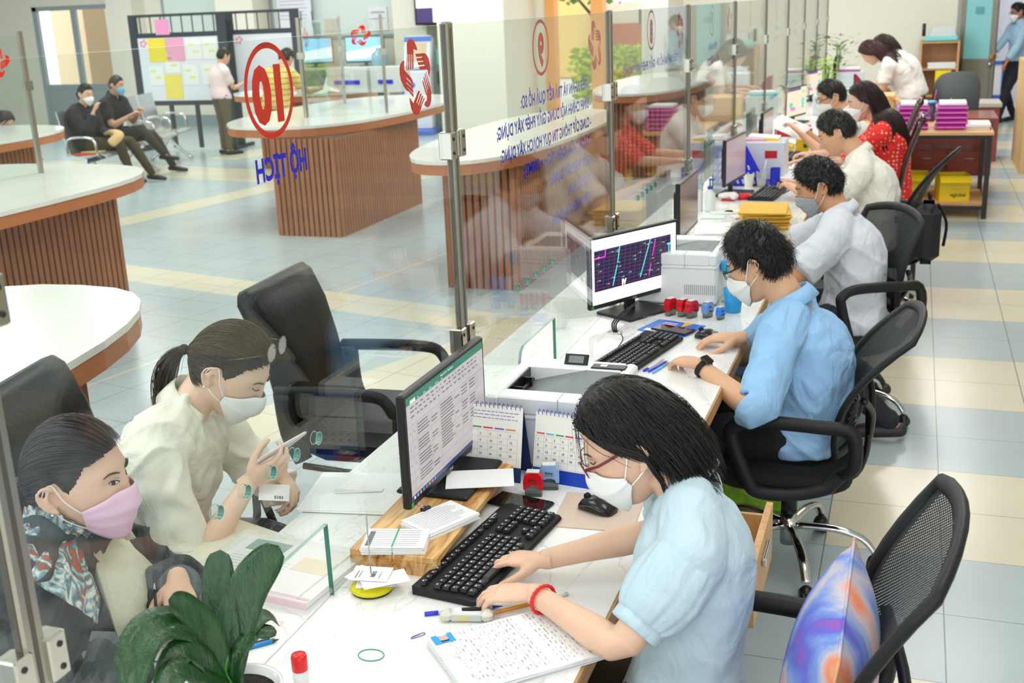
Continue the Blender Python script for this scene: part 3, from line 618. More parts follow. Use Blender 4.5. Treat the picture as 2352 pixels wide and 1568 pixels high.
lobby_table('white topped wooden counter seen through panel 8 before the street opening', -2.95, 14.0, .6, 1.9, .34, 1.3, ex=2.4)
lobby_table('white topped wooden counter where the person in yellow writes', -7.5, 13.42, .95, .7, .55, .3, ex=2.4)
lobby_table('white topped wooden counter before the steel waiting seats', -8.4, 8.0, .9, 1.35, .5, .8, ex=2.6)
# glass screens on two lobby counters
def lobby_screen(lab, p0, p1, emb=True, z0=.98):
    d = V(p1) - V(p0); L_ = d.length; t = thing('glass_screen', lab, 'glass screen', (p0[0], p0[1], z0), math.atan2(d.y, d.x), 'glass screens on lobby counters')
    MB().use(glass).bb(0.02, L_ - .02, -.004, .004, .0, .9).build('pane', t)
    for x in (0, L_): MB().use(steel).bb(x - .014, x + .014, -.014, .014, 0, .93).use(MATS['clamp_steel']).bb(x - .03, x + .03, -.02, .02, .55, .61).build('upright', t)
    if emb:
        s_ = MB().use(red); hand_emblem(s_, (L_ - .2, -.006, .74), .095, V((1, 0, 0)), V((0, 0, 1)), None); s_.build('emblem', t)
    return t
lobby_screen('glass screen with red hand emblem on the middle lobby counter', (-5.54, 9.86), (-4.88, 10.3))
lobby_screen('glass screen crossing the corner of the middle lobby counter', (-5.9, 11.4), (-5.54, 9.9))
lobby_screen('glass screen on the counter at the far side of the visitors', (-5.9, 4.9), (-5.57, 6.24))
# ------------------------------------------------------------------ waiting seats
t = thing('waiting_bench', 'row of perforated steel waiting seats against the lobby wall', 'bench', (-9.50, 12.0, 0), R(-75))
st_ = mat('seat_steel', (205, 208, 208), .25, .8)
for i in range(5):
    x = -1.9 + i * .62
    q = [(x - .26, -.28, .95), (x - .27, -.25, .75), (x - .27, -.18, .45), (x - .27, 0, .42), (x - .27, .2, .44), (x - .27, .26, .4)]
    b = MB().use(st_); secs = []
    for (xx, y, z) in smoothpts(q, 3): secs.append([(xx, y, z), (xx + .54, y, z), (xx + .54, y - .012, z - .012), (xx, y - .012, z - .012)])
    b.loft(secs, smooth=False); b.build('seat_shell', t)
MB().use(chrome).bb(-2.2, .9, -.03, .03, .33, .39).build('beam', t)
for x in (-1.9, -.6, .7): MB().use(chrome).tube(smoothpts([(x, -.3, .02), (x, -.1, .2), (x, 0, .34)], 4), .025).tube(smoothpts([(x, .3, .02), (x, .1, .2), (x, 0, .34)], 4), .025).build('leg', t)
for i in range(6): MB().use(chrome).tube(smoothpts([(-2.21 + i * .62, -.2, .42), (-2.21 + i * .62, -.18, .62), (-2.21 + i * .62, .12, .62), (-2.21 + i * .62, .16, .42)], 4), .016).build('armrest', t)
# magazines left on the bench / low table
for (x, y, cols) in ((-9.28, 11.17, (214, 80, 70)), (-9.40, 11.55, (225, 222, 210)), (-9.36, 11.42, (236, 240, 150))):
    MB().use(mat('mag%d' % cols[0], cols, .5)).bb(x - .12, x + .12, y - .08, y + .08, .435, .45).build('magazine', label={214: 'red magazine lying on a waiting seat', 225: 'pale magazine lying on a waiting seat', 236: 'yellow sheet of paper on a waiting seat'}[cols[0]], cat='magazine')
# ------------------------------------------------------------------ notice boards
def board(lab, x0, y0, rz, W_=1.5, deco=True):
    t = thing('notice_board', lab, 'notice board', (x0, y0, 0), rz, 'black framed notice boards on stands')
    fr_ = mat('board_frame', (58, 66, 72), .5)
    for x in (0, W_): MB().use(fr_).bb(x - .06, x + .06, -.03, .03, .02, 2.02).build('upright', t)
    for z_, y_ in ((1.98, 2.02), (1.68, 1.75), (.68, .75)): MB().use(fr_).bb(0, W_, -.025, .025, z_, y_).build('rail', t)
    g = MB().use(fr_)
    for i in range(8):
        g.bb(.12 + i * .18, .13 + i * .18, -.01, .01, 1.75, 1.98)
    g.build('top_grille', t)
    MB().use(mat('board_white', (228, 234, 242), .5)).bb(.06, W_ - .06, -.02, .0, .75, 1.68).build('panel', t)
    for x in (.0, W_): MB().use(fr_).bb(x - .03, x + .03, -.35, .35, 0, .05).build('foot', t)
    if W_ > 1:
        for x in (.5, .95): MB().use(fr_).bb(x - .03, x + .03, -.02, .02, .04, .7).build('brace', t)
    MB().use(red).use(MATS['red_vinyl']); e_ = MB().use(mat('faded_red', (232, 120, 130), .6)); hand_emblem(e_, (.16, -.022, 1.6), .06, V((1, 0, 0)), V((0, 0, 1)), None); e_.build('emblem', t)
    if deco:
        P = [(.24, 1.33, .3, .34, (240, 222, 70), 'yellow'), (.55, 1.33, .3, .34, (240, 170, 200), 'pink'), (.45, .78, .3, .36, (242, 226, 110), 'yellow'), (.4, 1.72, .24, .22, (240, 160, 205), 'pink')]
        for (x, z, w_, h_, c, nm) in P: MB().use(mat('sheet_' + nm + str(c[2]), c, .7)).bb(x, x + w_, -.03, -.022, z, z + h_).build('pinned_sheet', t, label=nm + ' sheet pinned to the board')
        for (x, z) in ((.9, 1.35), (1.17, 1.35), (.2, .98), (.5, 1.16), (.8, .98), (1.12, .98)):
            m_ = MB().use(mat('sheet_white', (240, 243, 238), .7)).bb(x, x + .25, -.028, -.022, z, z + .3).use(mat('sheet_lime', (228, 234, 130), .7))
            m_.bb(x + .03, x + .12, -.03, -.028, z + .2, z + .23).bb(x + .1, x + .2, -.03, -.028, z + .1, z + .13); m_.build('pinned_sheet', t)
    return t
board('black framed notice board with yellow and pink sheets beside the waiting couple', -11.2, 14.95, R(2), 1.5)
board('black framed notice board partly hidden by the wall column', -9.75, 15.3, R(2), 1.1, False)
# ------------------------------------------------------------------ kiosk, computers, bucket
t = thing('kiosk', 'white and blue self service ticket kiosk by the entrance column', 'kiosk', (-7.48, 17.1, 0), R(8))
bl_ = mat('kiosk_blue', (70, 120, 215), .4); wh_ = mat('kiosk_white', (236, 240, 248), .4)
MB().use(bl_).bb(-.3, .26, -.3, .25, 0, .08, bev=.01).build('base', t)
MB().use(wh_).bb(-.25, .2, -.12, .1, .08, 1.0, bev=.02).use(bl_).bb(-.28, -.25, -.13, .1, .08, 1.05).build('cabinet', t)
k = MB(Matrix.Translation((0, 0, 1.0)) @ Matrix.Rotation(R(-25), 4, 'X')).use(wh_).bb(-.25, .2, -.1, .06, 0, .55, bev=.02).use(mat('beige_screen', (205, 190, 160), .3, emit=.2)).bb(-.18, .13, -.106, -.1, .1, .42).use(bl_).bb(-.25, .2, -.11, -.1, .44, .52); k.build('screen_head', t)
MB().use(bl_).bb(-.16, .1, -.127, -.12, .42, .52).ell((-.1, -.12, .78), (.05, .01, .05)).build('badge', t)
t = thing('card_reader', 'grey ticket machine standing beside the blue kiosk', 'kiosk', (-7.27, 17.75, 0), 0)
MB().use(mat('machine_grey', (130, 150, 156), .4)).bb(-.18, .18, -.12, .1, 0, 1.35, bev=.02).build('body', t); MB().use(blk).bb(-.1, .12, -.2, -.12, .75, .95).build('printer_slot', t); MB().use(mat('teal_screen', (110, 190, 190), .3, emit=.3)).bb(-.12, .12, -.13, -.121, 1.05, 1.3).build('screen', t)
t = thing('computer_table', 'long pale table carrying two screens below the whiteboard', 'table', (-9.4, 18.1, 0))
MB().use(mat('pale_table', (232, 222, 190), .5)).bb(-1.45, 1.05, -.3, .3, 1.0, 1.04).build('tabletop', t)
for x in (-1.4, -.2, 1.0):
    for y in (-.25, .25): MB().use(mat('grey_leg', (140, 146, 150), .4)).bb(x - .025, x + .025, y - .025, y + .025, 0, 1.0).build('leg', t)
for x, lab in ((-.42 - 9.4, 'wall side screen on the pale table, next to the yellow shirt'), (.55 - 9.4, 'screen on the pale table next to the kiosk')):
    t = thing('monitor', lab, 'monitor', (x, 18.0, 1.04), R(4), 'screens under the whiteboard')
    MB().use(blk).bb(-.36, .36, -.03, .0, .06, .5, bev=.008).build('casing', t); MB().use(mat('sky_screen', (150, 205, 246), .3, emit=.8)).bb(-.34, .34, -.034, -.03, .09, .48).use(mat('white_glow', (250, 250, 255), .3, emit=.9)).prism([(-.34, .12), (.34, .16), (.34, .34), (-.34, .24)], .03, .036, (V((0, 0, 0)), V((1, 0, 0)), V((0, 0, 1)), V((0, -1, 0)))).build('screen', t); MB().use(blk).bb(-.1, .1, -.08, .1, 0, .012).bb(-.03, .03, 0, .02, 0, .1).build('stand', t)
MB().use(mat('suggestion_box', (226, 230, 228), .35, alpha=.8)).bb(-6.9, -6.35, 12.9, 13.2, .98, 1.28).bb(-6.3, -5.9, 12.9, 13.2, .98, 1.28).use(blue).bb(-6.8, -6.45, 12.893, 12.9, 1.08, 1.13).bb(-6.2, -6.0, 12.893, 12.9, 1.08, 1.13).build('suggestion_box', label='clear boxes with blue lettering behind the middle lobby counter', cat='box')
t = thing('bucket', 'blue plastic bucket with pale handle beside the kiosk', 'bucket', (-7.55, 16.2, 0)); MB().use(bl_).lathe([(.14, 0), (.19, .3), (.2, .3), (.2, .28)], n=20).build('body', t); MB().use(wh_).tube([(-.2 * math.cos(a), -.12 * math.sin(a), .28 - .16 * math.sin(a)) for a in [PI * i / 10 for i in range(11)]], .008, n=6).build('handle', t)
MB().use(mat('water_jug', (150, 200, 225), .1, alpha=.7)).lathe([(.13, 0), (.14, .05), (.14, .3), (.06, .36), (.06, .4)], (-8.4, 17.6, .95), n=18).build('water_bottle', label='large clear water bottle upside down by the wall column', cat='bottle')
MB().use(mat('cooler_white', (230, 230, 225), .4)).bb(-8.55, -8.2, 17.45, 17.8, 0, .94).use(blk).bb(-8.5, -8.25, 17.44, 17.45, .4, .7).build('water_cooler', label='white water dispenser standing by the wall column', cat='water dispenser')
# ------------------------------------------------------------------ far right: table with purple folders etc.
pine = wood('table_pine', (232, 184, 132), (214, 160, 106), 'x', .4)
t = thing('side_table', 'pine and black metal table carrying purple folder stacks', 'table', (.2, 11.0, 0))
MB().use(pine).bb(-.62, .47, -.5, .5, .725, .75).build('tabletop', t); MB().use(pine).bb(-.6, .44, -.42, .42, .1, .12).build('shelf', t)
bm_ = mat('black_metal', (26, 22, 22), .4)
for x in (-.59, .44):
    for y in (-.46, .46): MB().use(bm_).bb(x - .02, x + .02, y - .02, y + .02, 0, .725).build('leg', t)
for q_ in ((-.6, .45, -.47, -.45, .69, .725), (-.6, .45, -.47, -.45, .08, .11), (.43, .45, -.46, .46, .08, .11), (.43, .45, -.46, .46, .69, .725)): MB().use(bm_).bb(*q_).build('frame_bar', t)
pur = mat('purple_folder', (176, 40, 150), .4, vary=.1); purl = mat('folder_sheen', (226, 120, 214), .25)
def folder(lab, c, s, rz, group):
    t = thing('folder_bundle', lab, 'folder', c, rz, group)
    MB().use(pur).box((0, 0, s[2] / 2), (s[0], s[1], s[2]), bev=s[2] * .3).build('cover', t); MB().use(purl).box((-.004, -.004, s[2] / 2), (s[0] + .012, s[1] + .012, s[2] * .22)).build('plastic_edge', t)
    return t
for k, (cx, n, nm) in enumerate(((.015, 5, 'stack behind the dark chair'), (.335, 5, 'stack at the middle of the table'))):
    for i in range(n):
        zz = .75 + i * .042
        folder('purple folder bundle, %s in the %s' % (['lowest', 'second from the bottom', 'middle one', 'second from the top', 'topmost'][i], nm), (cx + random.uniform(-.008, .008), 10.85, zz), (.25, .33, .042), random.uniform(-.04, .04), 'purple folder bundles on the side table')
    MB().use(mat('white_paper', (246, 247, 248), .7)).box((cx, 10.85, .75 + n * .042 + .012), (.22, .3, .02)).build('paper_sheaf', label='white papers on top of the purple folder ' + nm, cat='papers')
for i, (x, lab) in enumerate(((.54, 'white paper pile at the end of the pine table'),)): MB().use(MATS['white_paper']).box((x, 10.85, .765), (.21, .3, .03)).box((x + .01, 10.83, .79), (.2, .3, .02)).use(mat('brown_paper_edge', (150, 90, 80), .7)).box((x + .01, 10.86, .755), (.22, .29, .01)).build('paper_pile', label=lab, cat='papers')
yb = mat('yellow_carton', (246, 214, 20), .5); br_ = mat('carton_inside', (178, 136, 60), .8)
for x, y, rz, lab in ((.38, 10.86, R(8), 'open yellow carton on the table shelf by the table leg'), (.03, 10.95, R(-6), 'open yellow carton on the table shelf behind the black chair')):
    t = thing('yellow_carton', lab, 'box', (x, y, .12), rz, 'yellow cartons on the table shelf')
    MB().use(yb).bb(-.13, .13, -.13, -.125, 0, .22).bb(-.13, .13, .125, .13, 0, .22).bb(-.13, -.125, -.13, .13, 0, .22).bb(.125, .13, -.13, .13, 0, .22).use(br_).bb(-.12, .12, -.12, .12, 0, .01).build('body', t)
    f = MB().use(yb); f.quad((-.13, -.13, .22), (.13, -.13, .22), (.13, -.19, .17), (-.13, -.19, .17)); f.use(br_).quad((-.13, .13, .22), (-.13, -.13, .22), (-.16, -.13, .27), (-.16, .13, .27)); f.build('flap', t)
    g_ = MB().use(mat('green_print', (30, 100, 50), .6)); put_text(g_, 'viglobal', (-.04, -.1315, .04), (1, 0, 0), (0, 0, 1), .045, 1, .001); put_text(g_, '↑ ↑', (-.02, -.1315, .1), (1, 0, 0), (0, 0, 1), .02); g_.build('printing', t)
rb = mat('redbrown_wood', (140, 52, 34), .35, coat=.3)
t = thing('desk', 'red brown desk with drawers behind the pine table', 'desk', (.32, 12.0, 0))
MB().use(rb).bb(-.40, .45, -.35, .4, .72, .75).bb(-.38, .42, -.3, .35, .2, .72).build('body', t)
for z in (.5, .24):
    for x in (-.17, .21):
        d = MB().use(mat('redbrown_front', (150, 60, 38), .35)).bb(x - .18, x + .18, -.32, -.3, z, z + .2).build('drawer', t); MB().use(MATS['steel']).tube([(x - .05, -.325, z + .13), (x - .05, -.345, z + .13), (x + .05, -.345, z + .13), (x + .05, -.325, z + .13)], .005, n=6).build('handle', d)
t = thing('cabinet', 'low grey and red cabinet behind the paper pile', 'cabinet', (.66, 14.4, 0)); MB().use(mat('grey_top', (190, 184, 178), .5)).bb(-.3, .3, -.3, .3, .62, .66).build('top', t); MB().use(rb).bb(-.28, .28, -.27, .27, .0, .62).use(blk).bb(-.22, .22, -.275, -.27, .35, .58).build('body', t)
# cups
def cup(lab, c, r, h, mt, lid=None, straw=None, drink=None):
    t = thing('cup', lab, 'cup', c); MB().use(mt).lathe([(r * .75, 0), (r, h), (r * .94, h), (r * .72, .006)], n=18, cap=False).lathe([(r * .74, .002), (.001, .002)], n=18).build('body', t)
    if drink: MB().use(drink[0]).lathe([(r * .7, .004), (r * .7 + r * .2 * drink[1], h * drink[1])], n=16).build('drink', t)
    if lid: MB().use(lid).lathe([(r * 1.06, h), (r * 1.08, h + .008), (r * .8, h + .02), (r * .1, h + .022)], n=18).build('lid', t)
    if straw: MB().use(straw).tube([(0, 0, h * .3), (r * .8, .01, h * 1.7)], .004, n=6).build('straw', t)
cpl = mat('clear_plastic_cup', (225, 235, 238), .1, alpha=.45)
cup('plastic cup with a blue lid behind the purple folders', (.17, 11.4, .75), .045, .17, mat('dark_drink', (70, 60, 90), .3), mat('blue_lid', (90, 180, 235), .4), mat('pink_straw', (220, 60, 150), .5))
cup('milky drink cup with a green straw behind the purple folders', (.3, 11.3, .75), .045, .13, mat('milk_tea', (196, 190, 170), .4), None, mat('green_straw', (140, 180, 90), .5))
cup('plastic cup with turquoise print behind the purple folders', (.42, 11.35, .75), .045, .15, mat('turq_print', (190, 222, 220), .4))
# shelf unit against the wall
t = thing('shelf_unit', 'wooden shelf unit standing against the cream wall by the door', 'shelf', (.33, 18.2, 0)); so = wood('shelf_oak', (214, 168, 118), (196, 146, 98), 'z')
MB().use(so).bb(-.27, -.24, -.2, .2, 0, 1.2).bb(.24, .27, -.2, .2, 0, 1.2).bb(-.27, .27, .18, .2, 0, 1.2).build('side_panel', t)
for z in (0.02, .42, .8, 1.18): MB().use(so).bb(-.24, .24, -.2, .18, z - .012, z + .012).build('shelf', t)
b = MB().use(MATS['white_paper']); 
for i in range(4): b.box((.36 + random.uniform(-.02, .02), 18.12, .822 + i * .02), (.38, .26, .018), Matrix.Rotation(random.uniform(-.06, .06), 4, 'Z').to_euler())
b.build('paper_stack', label='loose white papers on a shelf of the wooden unit', cat='papers')
t = thing('file_tray', 'turquoise file tray with white papers on top of the shelf unit', 'tray', (.33, 18.15, 1.195)); MB().use(mat('turq_tray', (130, 222, 222), .3)).bb(-.22, .24, -.14, .14, 0, .07, bev=.015).build('tray', t); MB().use(mat('clear_bag', (225, 232, 232), .3, alpha=.8)).box((.03, 0, .14), (.36, .2, .14), taper=.8).build('papers', t); MB().use(blk).cyl((-.23, 0, .07), (-.23, 0, .25), .025).build('hand_sanitizer', t)
t = thing('paper_bag', 'yellow printed bag standing in the shelf unit', 'bag', (.4, 18.05, .433)); MB().use(mat('yellow_bag', (250, 226, 10), .5)).box((0, 0, .175), (.22, .1, .35), bev=.01).build('body', t)
g_ = MB().use(MATS['green_print']); put_text(g_, 'Mobifone', (-.08, -.0515, .12), (1, 0, 0), (0, 0, 1), .04, 1, .001); g_.build('printing', t)
t = thing('carton', 'tan cardboard box on the table behind the red blouse', 'box', (-.37, 11.85, .0)); MB().use(mat('tan_carton', (228, 184, 122), .7)).box((0, 0, .85), (.42, .4, .24), bev=.005).build('body', t); MB().use(mat('tan_carton', (228, 184, 122))).box((.22, -.05, .93), (.12, .38, .01), Matrix.Rotation(R(35), 4, 'Y').to_euler()).build('flap', t)
MB().use(rb).bb(-.64, -.11, 11.55, 12.12, .7, .73).bb(-.62, -.58, 11.57, 11.61, 0, .7).bb(-.17, -.13, 11.57, 11.61, 0, .7).bb(-.62, -.58, 12.06, 12.1, 0, .7).bb(-.17, -.13, 12.06, 12.1, 0, .7).build('stool_table', label='small dark red table under the tan cardboard box', cat='table')
t = thing('file_basket', 'dark red slotted file basket behind the tan cardboard box', 'basket', (-.50, 13.9, .75)); b = MB().use(mat('crimson_plastic', (150, 24, 50), .4)); b.prism([(-.15, 0), (.12, 0), (-.12, .28), (-.15, .28)], -.1, -.09, (V((0, 0, 0)), V((1, 0, 0)), V((0, 0, 1)), V((0, 1, 0)))).bb(-.15, .12, -.1, .1, 0, .01).bb(-.15, -.14, -.1, .1, 0, .28); b.build('body', t)
s_ = MB().use(mat('slot_pink', (214, 150, 160), .5))
for i in range(6): s_.box((-.1 + i * .028, -.103, .12 - i * .01), (.008, .004, .16 - i * .022), Matrix.Rotation(R(35), 4, 'Y').to_euler())
s_.build('slots', t)
t = thing('white_crate', 'white plastic box behind the tan cardboard box', 'box', (-.20, 13.9, .75)); MB().use(wh_).box((0, 0, .16), (.36, .3, .32), bev=.01).build('body', t)
MB().use(rb).bb(-.7, .02, 13.65, 14.2, .71, .75).bb(-.68, -.62, 13.7, 13.75, 0, .71).bb(-.06, 0, 13.7, 13.75, 0, .71).bb(-.68, -.62, 14.1, 14.15, 0, .71).bb(-.06, 0, 14.1, 14.15, 0, .71).build('back_table', label='dark red table under the white plastic box', cat='table')
t = thing('hanging_jacket', 'pale grey jacket hung on a stand before the shelf unit', 'jacket', (-.05, 15.2, 0)); MB().use(blk).cyl((0, 0, 0), (0, 0, 1.1), .02).cyl((0, 0, 0), (0, 0, .03), .2).build('stand', t); MB().use(mat('pale_jacket', (196, 208, 210), .9)).loft([[(r * math.cos(2 * PI * j / 12), r * .5 * math.sin(2 * PI * j / 12), z) for j in range(12)] for r, z in ((.18, .55), (.17, .8), (.13, 1.0), (.04, 1.08))]).build('cloth', t)
MB().use(mat('tan_board', (226, 188, 130), .5)).bb(1.12, 1.18, 13.2, 14.4, .0, 1.15).build('tan_cabinet', label='edge of a tan wooden cabinet by the aisle', cat='cabinet')
# ------------------------------------------------------------------ people
def headpts(D):
    x, y, z = D[:, 0], D[:, 1], D[:, 2]; X = .075 * x; Y = .096 * y; Z = .118 * z; t = np.clip(-z, 0, 1)
    X = X * (1 - .30 * t ** 1.5); Y = np.where(y < 0, Y * (1 - .42 * t ** 1.2), Y * (1 - .05 * t)); Y = Y + .048 * t ** 2.2
    f = np.clip((y - .15) / .35, 0, 1); f = f * f * (3 - 2 * f)
    amp = np.interp(Z, [-.052, -.044, -.035, -.022, .002, .026], [0, .012, .025, .018, .009, 0]); sg = np.interp(Z, [-.045, -.03, .0], [.0135, .0105, .0075])
    g = lambda cx, sx, cz, sz: np.exp(-((np.abs(X) - cx) / sx) ** 2 - ((Z - cz) / sz) ** 2)
    Y = Y + f * (amp * np.exp(-(X / sg) ** 2) - .009 * g(.031, .013, .012, .010) + .004 * g(.03, .02, .032, .008) + .004 * g(.042, .02, -.025, .02) + .006 * g(0, .019, -.066, .006) + .004 * g(0, .017, -.077, .005) + .006 * g(0, .02, -.103, .014))
    return np.stack([X, Y, Z], 1)
def sphere_dirs(n, m):
    D = [(math.sin(PI * i / m) * math.cos(2 * PI * j / n), math.sin(PI * i / m) * math.sin(2 * PI * j / n), math.cos(PI * i / m)) for i in range(m + 1) for j in range(n)]
    F = [(i * n + j, (i + 1) * n + j, (i + 1) * n + (j + 1) % n, i * n + (j + 1) % n) for i in range(m) for j in range(n)]
    return np.array(D), F
HD, HF = sphere_dirs(72, 54); HP = headpts(HD)
HB = BVHTree.FromPolygons([tuple(p) for p in HP], HF)
def head_matrix(c, yaw, pitch, roll, s=1.0):
    """yaw: facing direction as angle of the ground vector; pitch down positive"""
    f = V((math.cos(yaw) * math.cos(pitch), math.sin(yaw) * math.cos(pitch), -math.sin(pitch))); r = V((math.sin(yaw), -math.cos(yaw), 0)); u = r.cross(f)
    if roll: q = Matrix.Rotation(roll, 3, f); r = q @ r; u = q @ u
    return Matrix(((r.x * s, f.x * s, u.x * s, c[0]), (r.y * s, f.y * s, u.y * s, c[1]), (r.z * s, f.z * s, u.z * s, c[2]), (0, 0, 0, 1)))
def ik(S, W, a, b, hint):
    S, W = V(S), V(W); d = W - S; L = d.length
    if L > (a + b) * .995: W = S + d * ((a + b) * .995 / L); d = W - S; L = d.length
    d.normalize(); x = (a * a - b * b + L * L) / (2 * L); h = math.sqrt(max(0, a * a - x * x)); hp = V(hint) - d * V(hint).dot(d)
    return S + d * x + hp.normalized() * h, W
def hand_geo(mb, W, d, n, right=True, curl=(18, 32, 20), s=1.0, thumb=(.75, 25), spread=5, index=None):
    d = V(d).normalized(); n = V(n); n = (n - d * n.dot(d)).normalized(); t = d.cross(n) * (1 if right else -1)   # t: thumb side
    W = V(W)
    secs = []
    for k, (l, w_, th, o) in enumerate(((-.03, .021, .019, 0), (-.010, .0255, .0225, 0), (.014, .0285, .019, .001), (.04, .037, .018, .002), (.07, .040, .0155, .0), (.088, .039, .012, .0))):
        c = W + d * l * s + t * o * s; secs.append([c + t * (w_ * s * math.cos(2 * PI * j / 16)) + n * (th * s * math.sin(2 * PI * j / 16)) for j in range(16)])
    mb.loft(secs)
    tips = []
    for i, (off, ln, st) in enumerate(((.029, .072, .084), (.0098, .08, .09), (-.0098, .074, .087), (-.028, .058, .079))):
        c_ = curl if not (index and i == 0) else index
        a = 0; p = W + d * st * s + t * off * s - n * .001; dd0 = (d + t * math.tan(R(spread)) * (off / .02)).normalized(); pts = [p - dd0 * .02 * s, p]; rs = [.009 * s, .0088 * s]
        for q, fr, r_ in ((0, .45, .0082), (1, .3, .0074), (2, .25, .0062)):
            a += R(c_[q] * (1 + .06 * i)); v = dd0 * math.cos(a) + n * math.sin(a); p = p + v * ln * fr * s; pts.append(p); rs.append(r_ * s)
        mb.tube(pts, rs, n=10, round_=True, up=t); tips.append((p, v))
    a0 = W + d * .016 * s + t * .022 * s + n * .004; v = (d * math.cos(R(48)) + t * math.sin(R(48)) * 1 + n * thumb[0] * .5).normalized(); p1 = a0 + v * .046 * s
    v2 = (v + d * .45 - t * .15 + n * .1).normalized(); p2 = p1 + v2 * .034 * s; v3 = (v2 + d * .25 - t * .25 + n * .05).normalized(); p3 = p2 + v3 * .025 * s
    mb.tube([a0 - v * .01, a0 + v * .015, p1, p2, p3], [.014 * s, .0155 * s, .0115 * s, .0098 * s, .0082 * s], n=10, round_=True)
    tips.append((p3, v3)); return tips, t, n
def nz(p, f): return noise.noise(V((p[0] * f, p[1] * f, p[2] * f)))
def from_np(name, co, fs, m, parent=None, smooth=True, wrinkle=0, wf=9, wdir=None):
    me = bpy.data.meshes.new(name); me.from_pydata([tuple(map(float, p)) for p in co], [], fs); me.materials.append(m)
    if smooth: me.polygons.foreach_set('use_smooth', [True] * len(me.polygons))
    if wrinkle:
        d = V(wdir or (1, 0, .4)).normalized(); x, y, z = frame(d); nn_ = [v.normal.copy() for v in me.vertices]
        for v, n_ in zip(me.vertices, nn_):
            p = v.co; q = V((p.dot(x) * wf, p.dot(y) * wf, p.dot(z) * wf * .38)); w1 = noise.noise(q * 1.0 + V((p.z * 3, 0, 0))); w2 = noise.noise(q * 2.3 + V((7, 3, 1)))
            h = (1 - min(1, abs(w1) * 3.6)) ** 1.5 * 1.5 + w2 * .8; v.co = p + n_ * (h * wrinkle)
    me.update(); o = bpy.data.objects.new(name, me); COL.objects.link(o)
    if parent: o.parent = parent; 
    return o
# hair -------------------------------------------------------------
def hairline(D, men=True, front=.60):
    ph = np.degrees(np.arctan2(np.abs(D[:, 0]), D[:, 1]))
    zt = np.interp(ph, [0, 22, 40, 55, 68, 78, 92, 100, 110, 140, 180], [front, front - .02, front - .12, .30, .10, -.06, .20, .08, -.36, -.60, -.64] if men else [front + .06, front + .05, front, .44, .20, .02, .18, .05, -.42, -.60, -.64])
    return D[:, 2] - zt
def hair_cap(Hm, m, parent, T=.016, men=True, front=.6, rough=.004, f=60, extra=None, nm='hair', top=0.0):
    D, F = sphere_dirs(110, 70); s = hairline(D, men, front); P = headpts(D); th = np.clip(s / .28, 0, 1); th = th * th * (3 - 2 * th) * T
    th = th + top * np.clip(D[:, 2], 0, 1) ** 2 * (s > 0)
    co = []
    for i in range(len(D)):
        d = D[i]; q = V((d[0] * f * .5, d[1] * f * .12, d[2] * f * .5)) if f else V()
        r = rough * noise.noise(q) * min(1, max(0, s[i]) / .15) if f else 0
        co.append(V(P[i]) + V(d) * (th[i] + r - (.004 if s[i] < 0 else 0)))
    F2 = [fc for fc in F if max(s[list(fc)]) > -.06]
    co = [tuple(Hm @ c) for c in co]; used = sorted({i for fc in F2 for i in fc}); mp_ = {u: k for k, u in enumerate(used)}
    return [co[u] for u in used], [tuple(mp_[i] for i in fc) for fc in F2]
def strands(paths, w0, taper=.35, seed=1):
    """paths: list of lists of (pos, outward) ; flat tapering locks"""
    rnd = random.Random(seed); vs = []; fs = []
    for pts in paths:
        n = len(pts); b = len(vs); ww = w0 * rnd.uniform(.6, 1.3)
        for i, (p, o) in enumerate(pts):
            d = (pts[min(i + 1, n - 1)][0] - pts[max(i - 1, 0)][0]); s = d.cross(o)
            if s.length < 1e-9: s = V((1, 0, 0))
            s.normalize(); t = i / (n - 1); w_ = ww * (1 - (1 - taper) * t ** 2) * (.5 + .5 * min(1, t * 5)); vs += [p - s * w_, p + s * w_ , p + o.normalized() * w_ * .55]
            if i:
                a = b + 3 * (i - 1); c = b + 3 * i; fs += [(a, c, c + 2, a + 2), (a + 2, c + 2, c + 1, a + 1), (a + 1, c + 1, c, a)]
    return vs, fs
def short_strands(Hm, N, L, T, seed=3, men=True, front=.6, crown=(.1, -.45, .85), mess=.35, lift=.35):
    rnd = random.Random(seed); out = []; c = V(crown).normalized(); G = Hm.to_3x3()
    while len(out) < N:
        d = V((rnd.gauss(0, 1), rnd.gauss(0, 1), rnd.gauss(0, 1))).normalized(); s = hairline(np.array([d[:]]), men, front)[0]
        if s < .03 or d.z < -.55: continue
        p0 = V(headpts(np.array([d[:]]))[0]); t = (d - c); t = (t - d * t.dot(d)); 
        if t.length < .05: t = V((rnd.uniform(-1, 1), rnd.uniform(-1, 1), 0))
        t.normalize(); t = (t + V((rnd.gauss(0, 1), rnd.gauss(0, 1), rnd.gauss(0, 1))) * mess * .5).normalized(); l = L * rnd.uniform(.6, 1.2) * min(1, .35 + s * 1.6); th = T * min(1, s / .25)
        pts = []
        for k in range(5):
            u = k / 4; q = p0 + d * (th * .55 + lift * l * math.sin(u * 1.9)) + t * (l * u) - d * (l * u) ** 2 * 4.0; pts.append((Hm @ q, (G @ d)))
        out.append(pts)
    return out
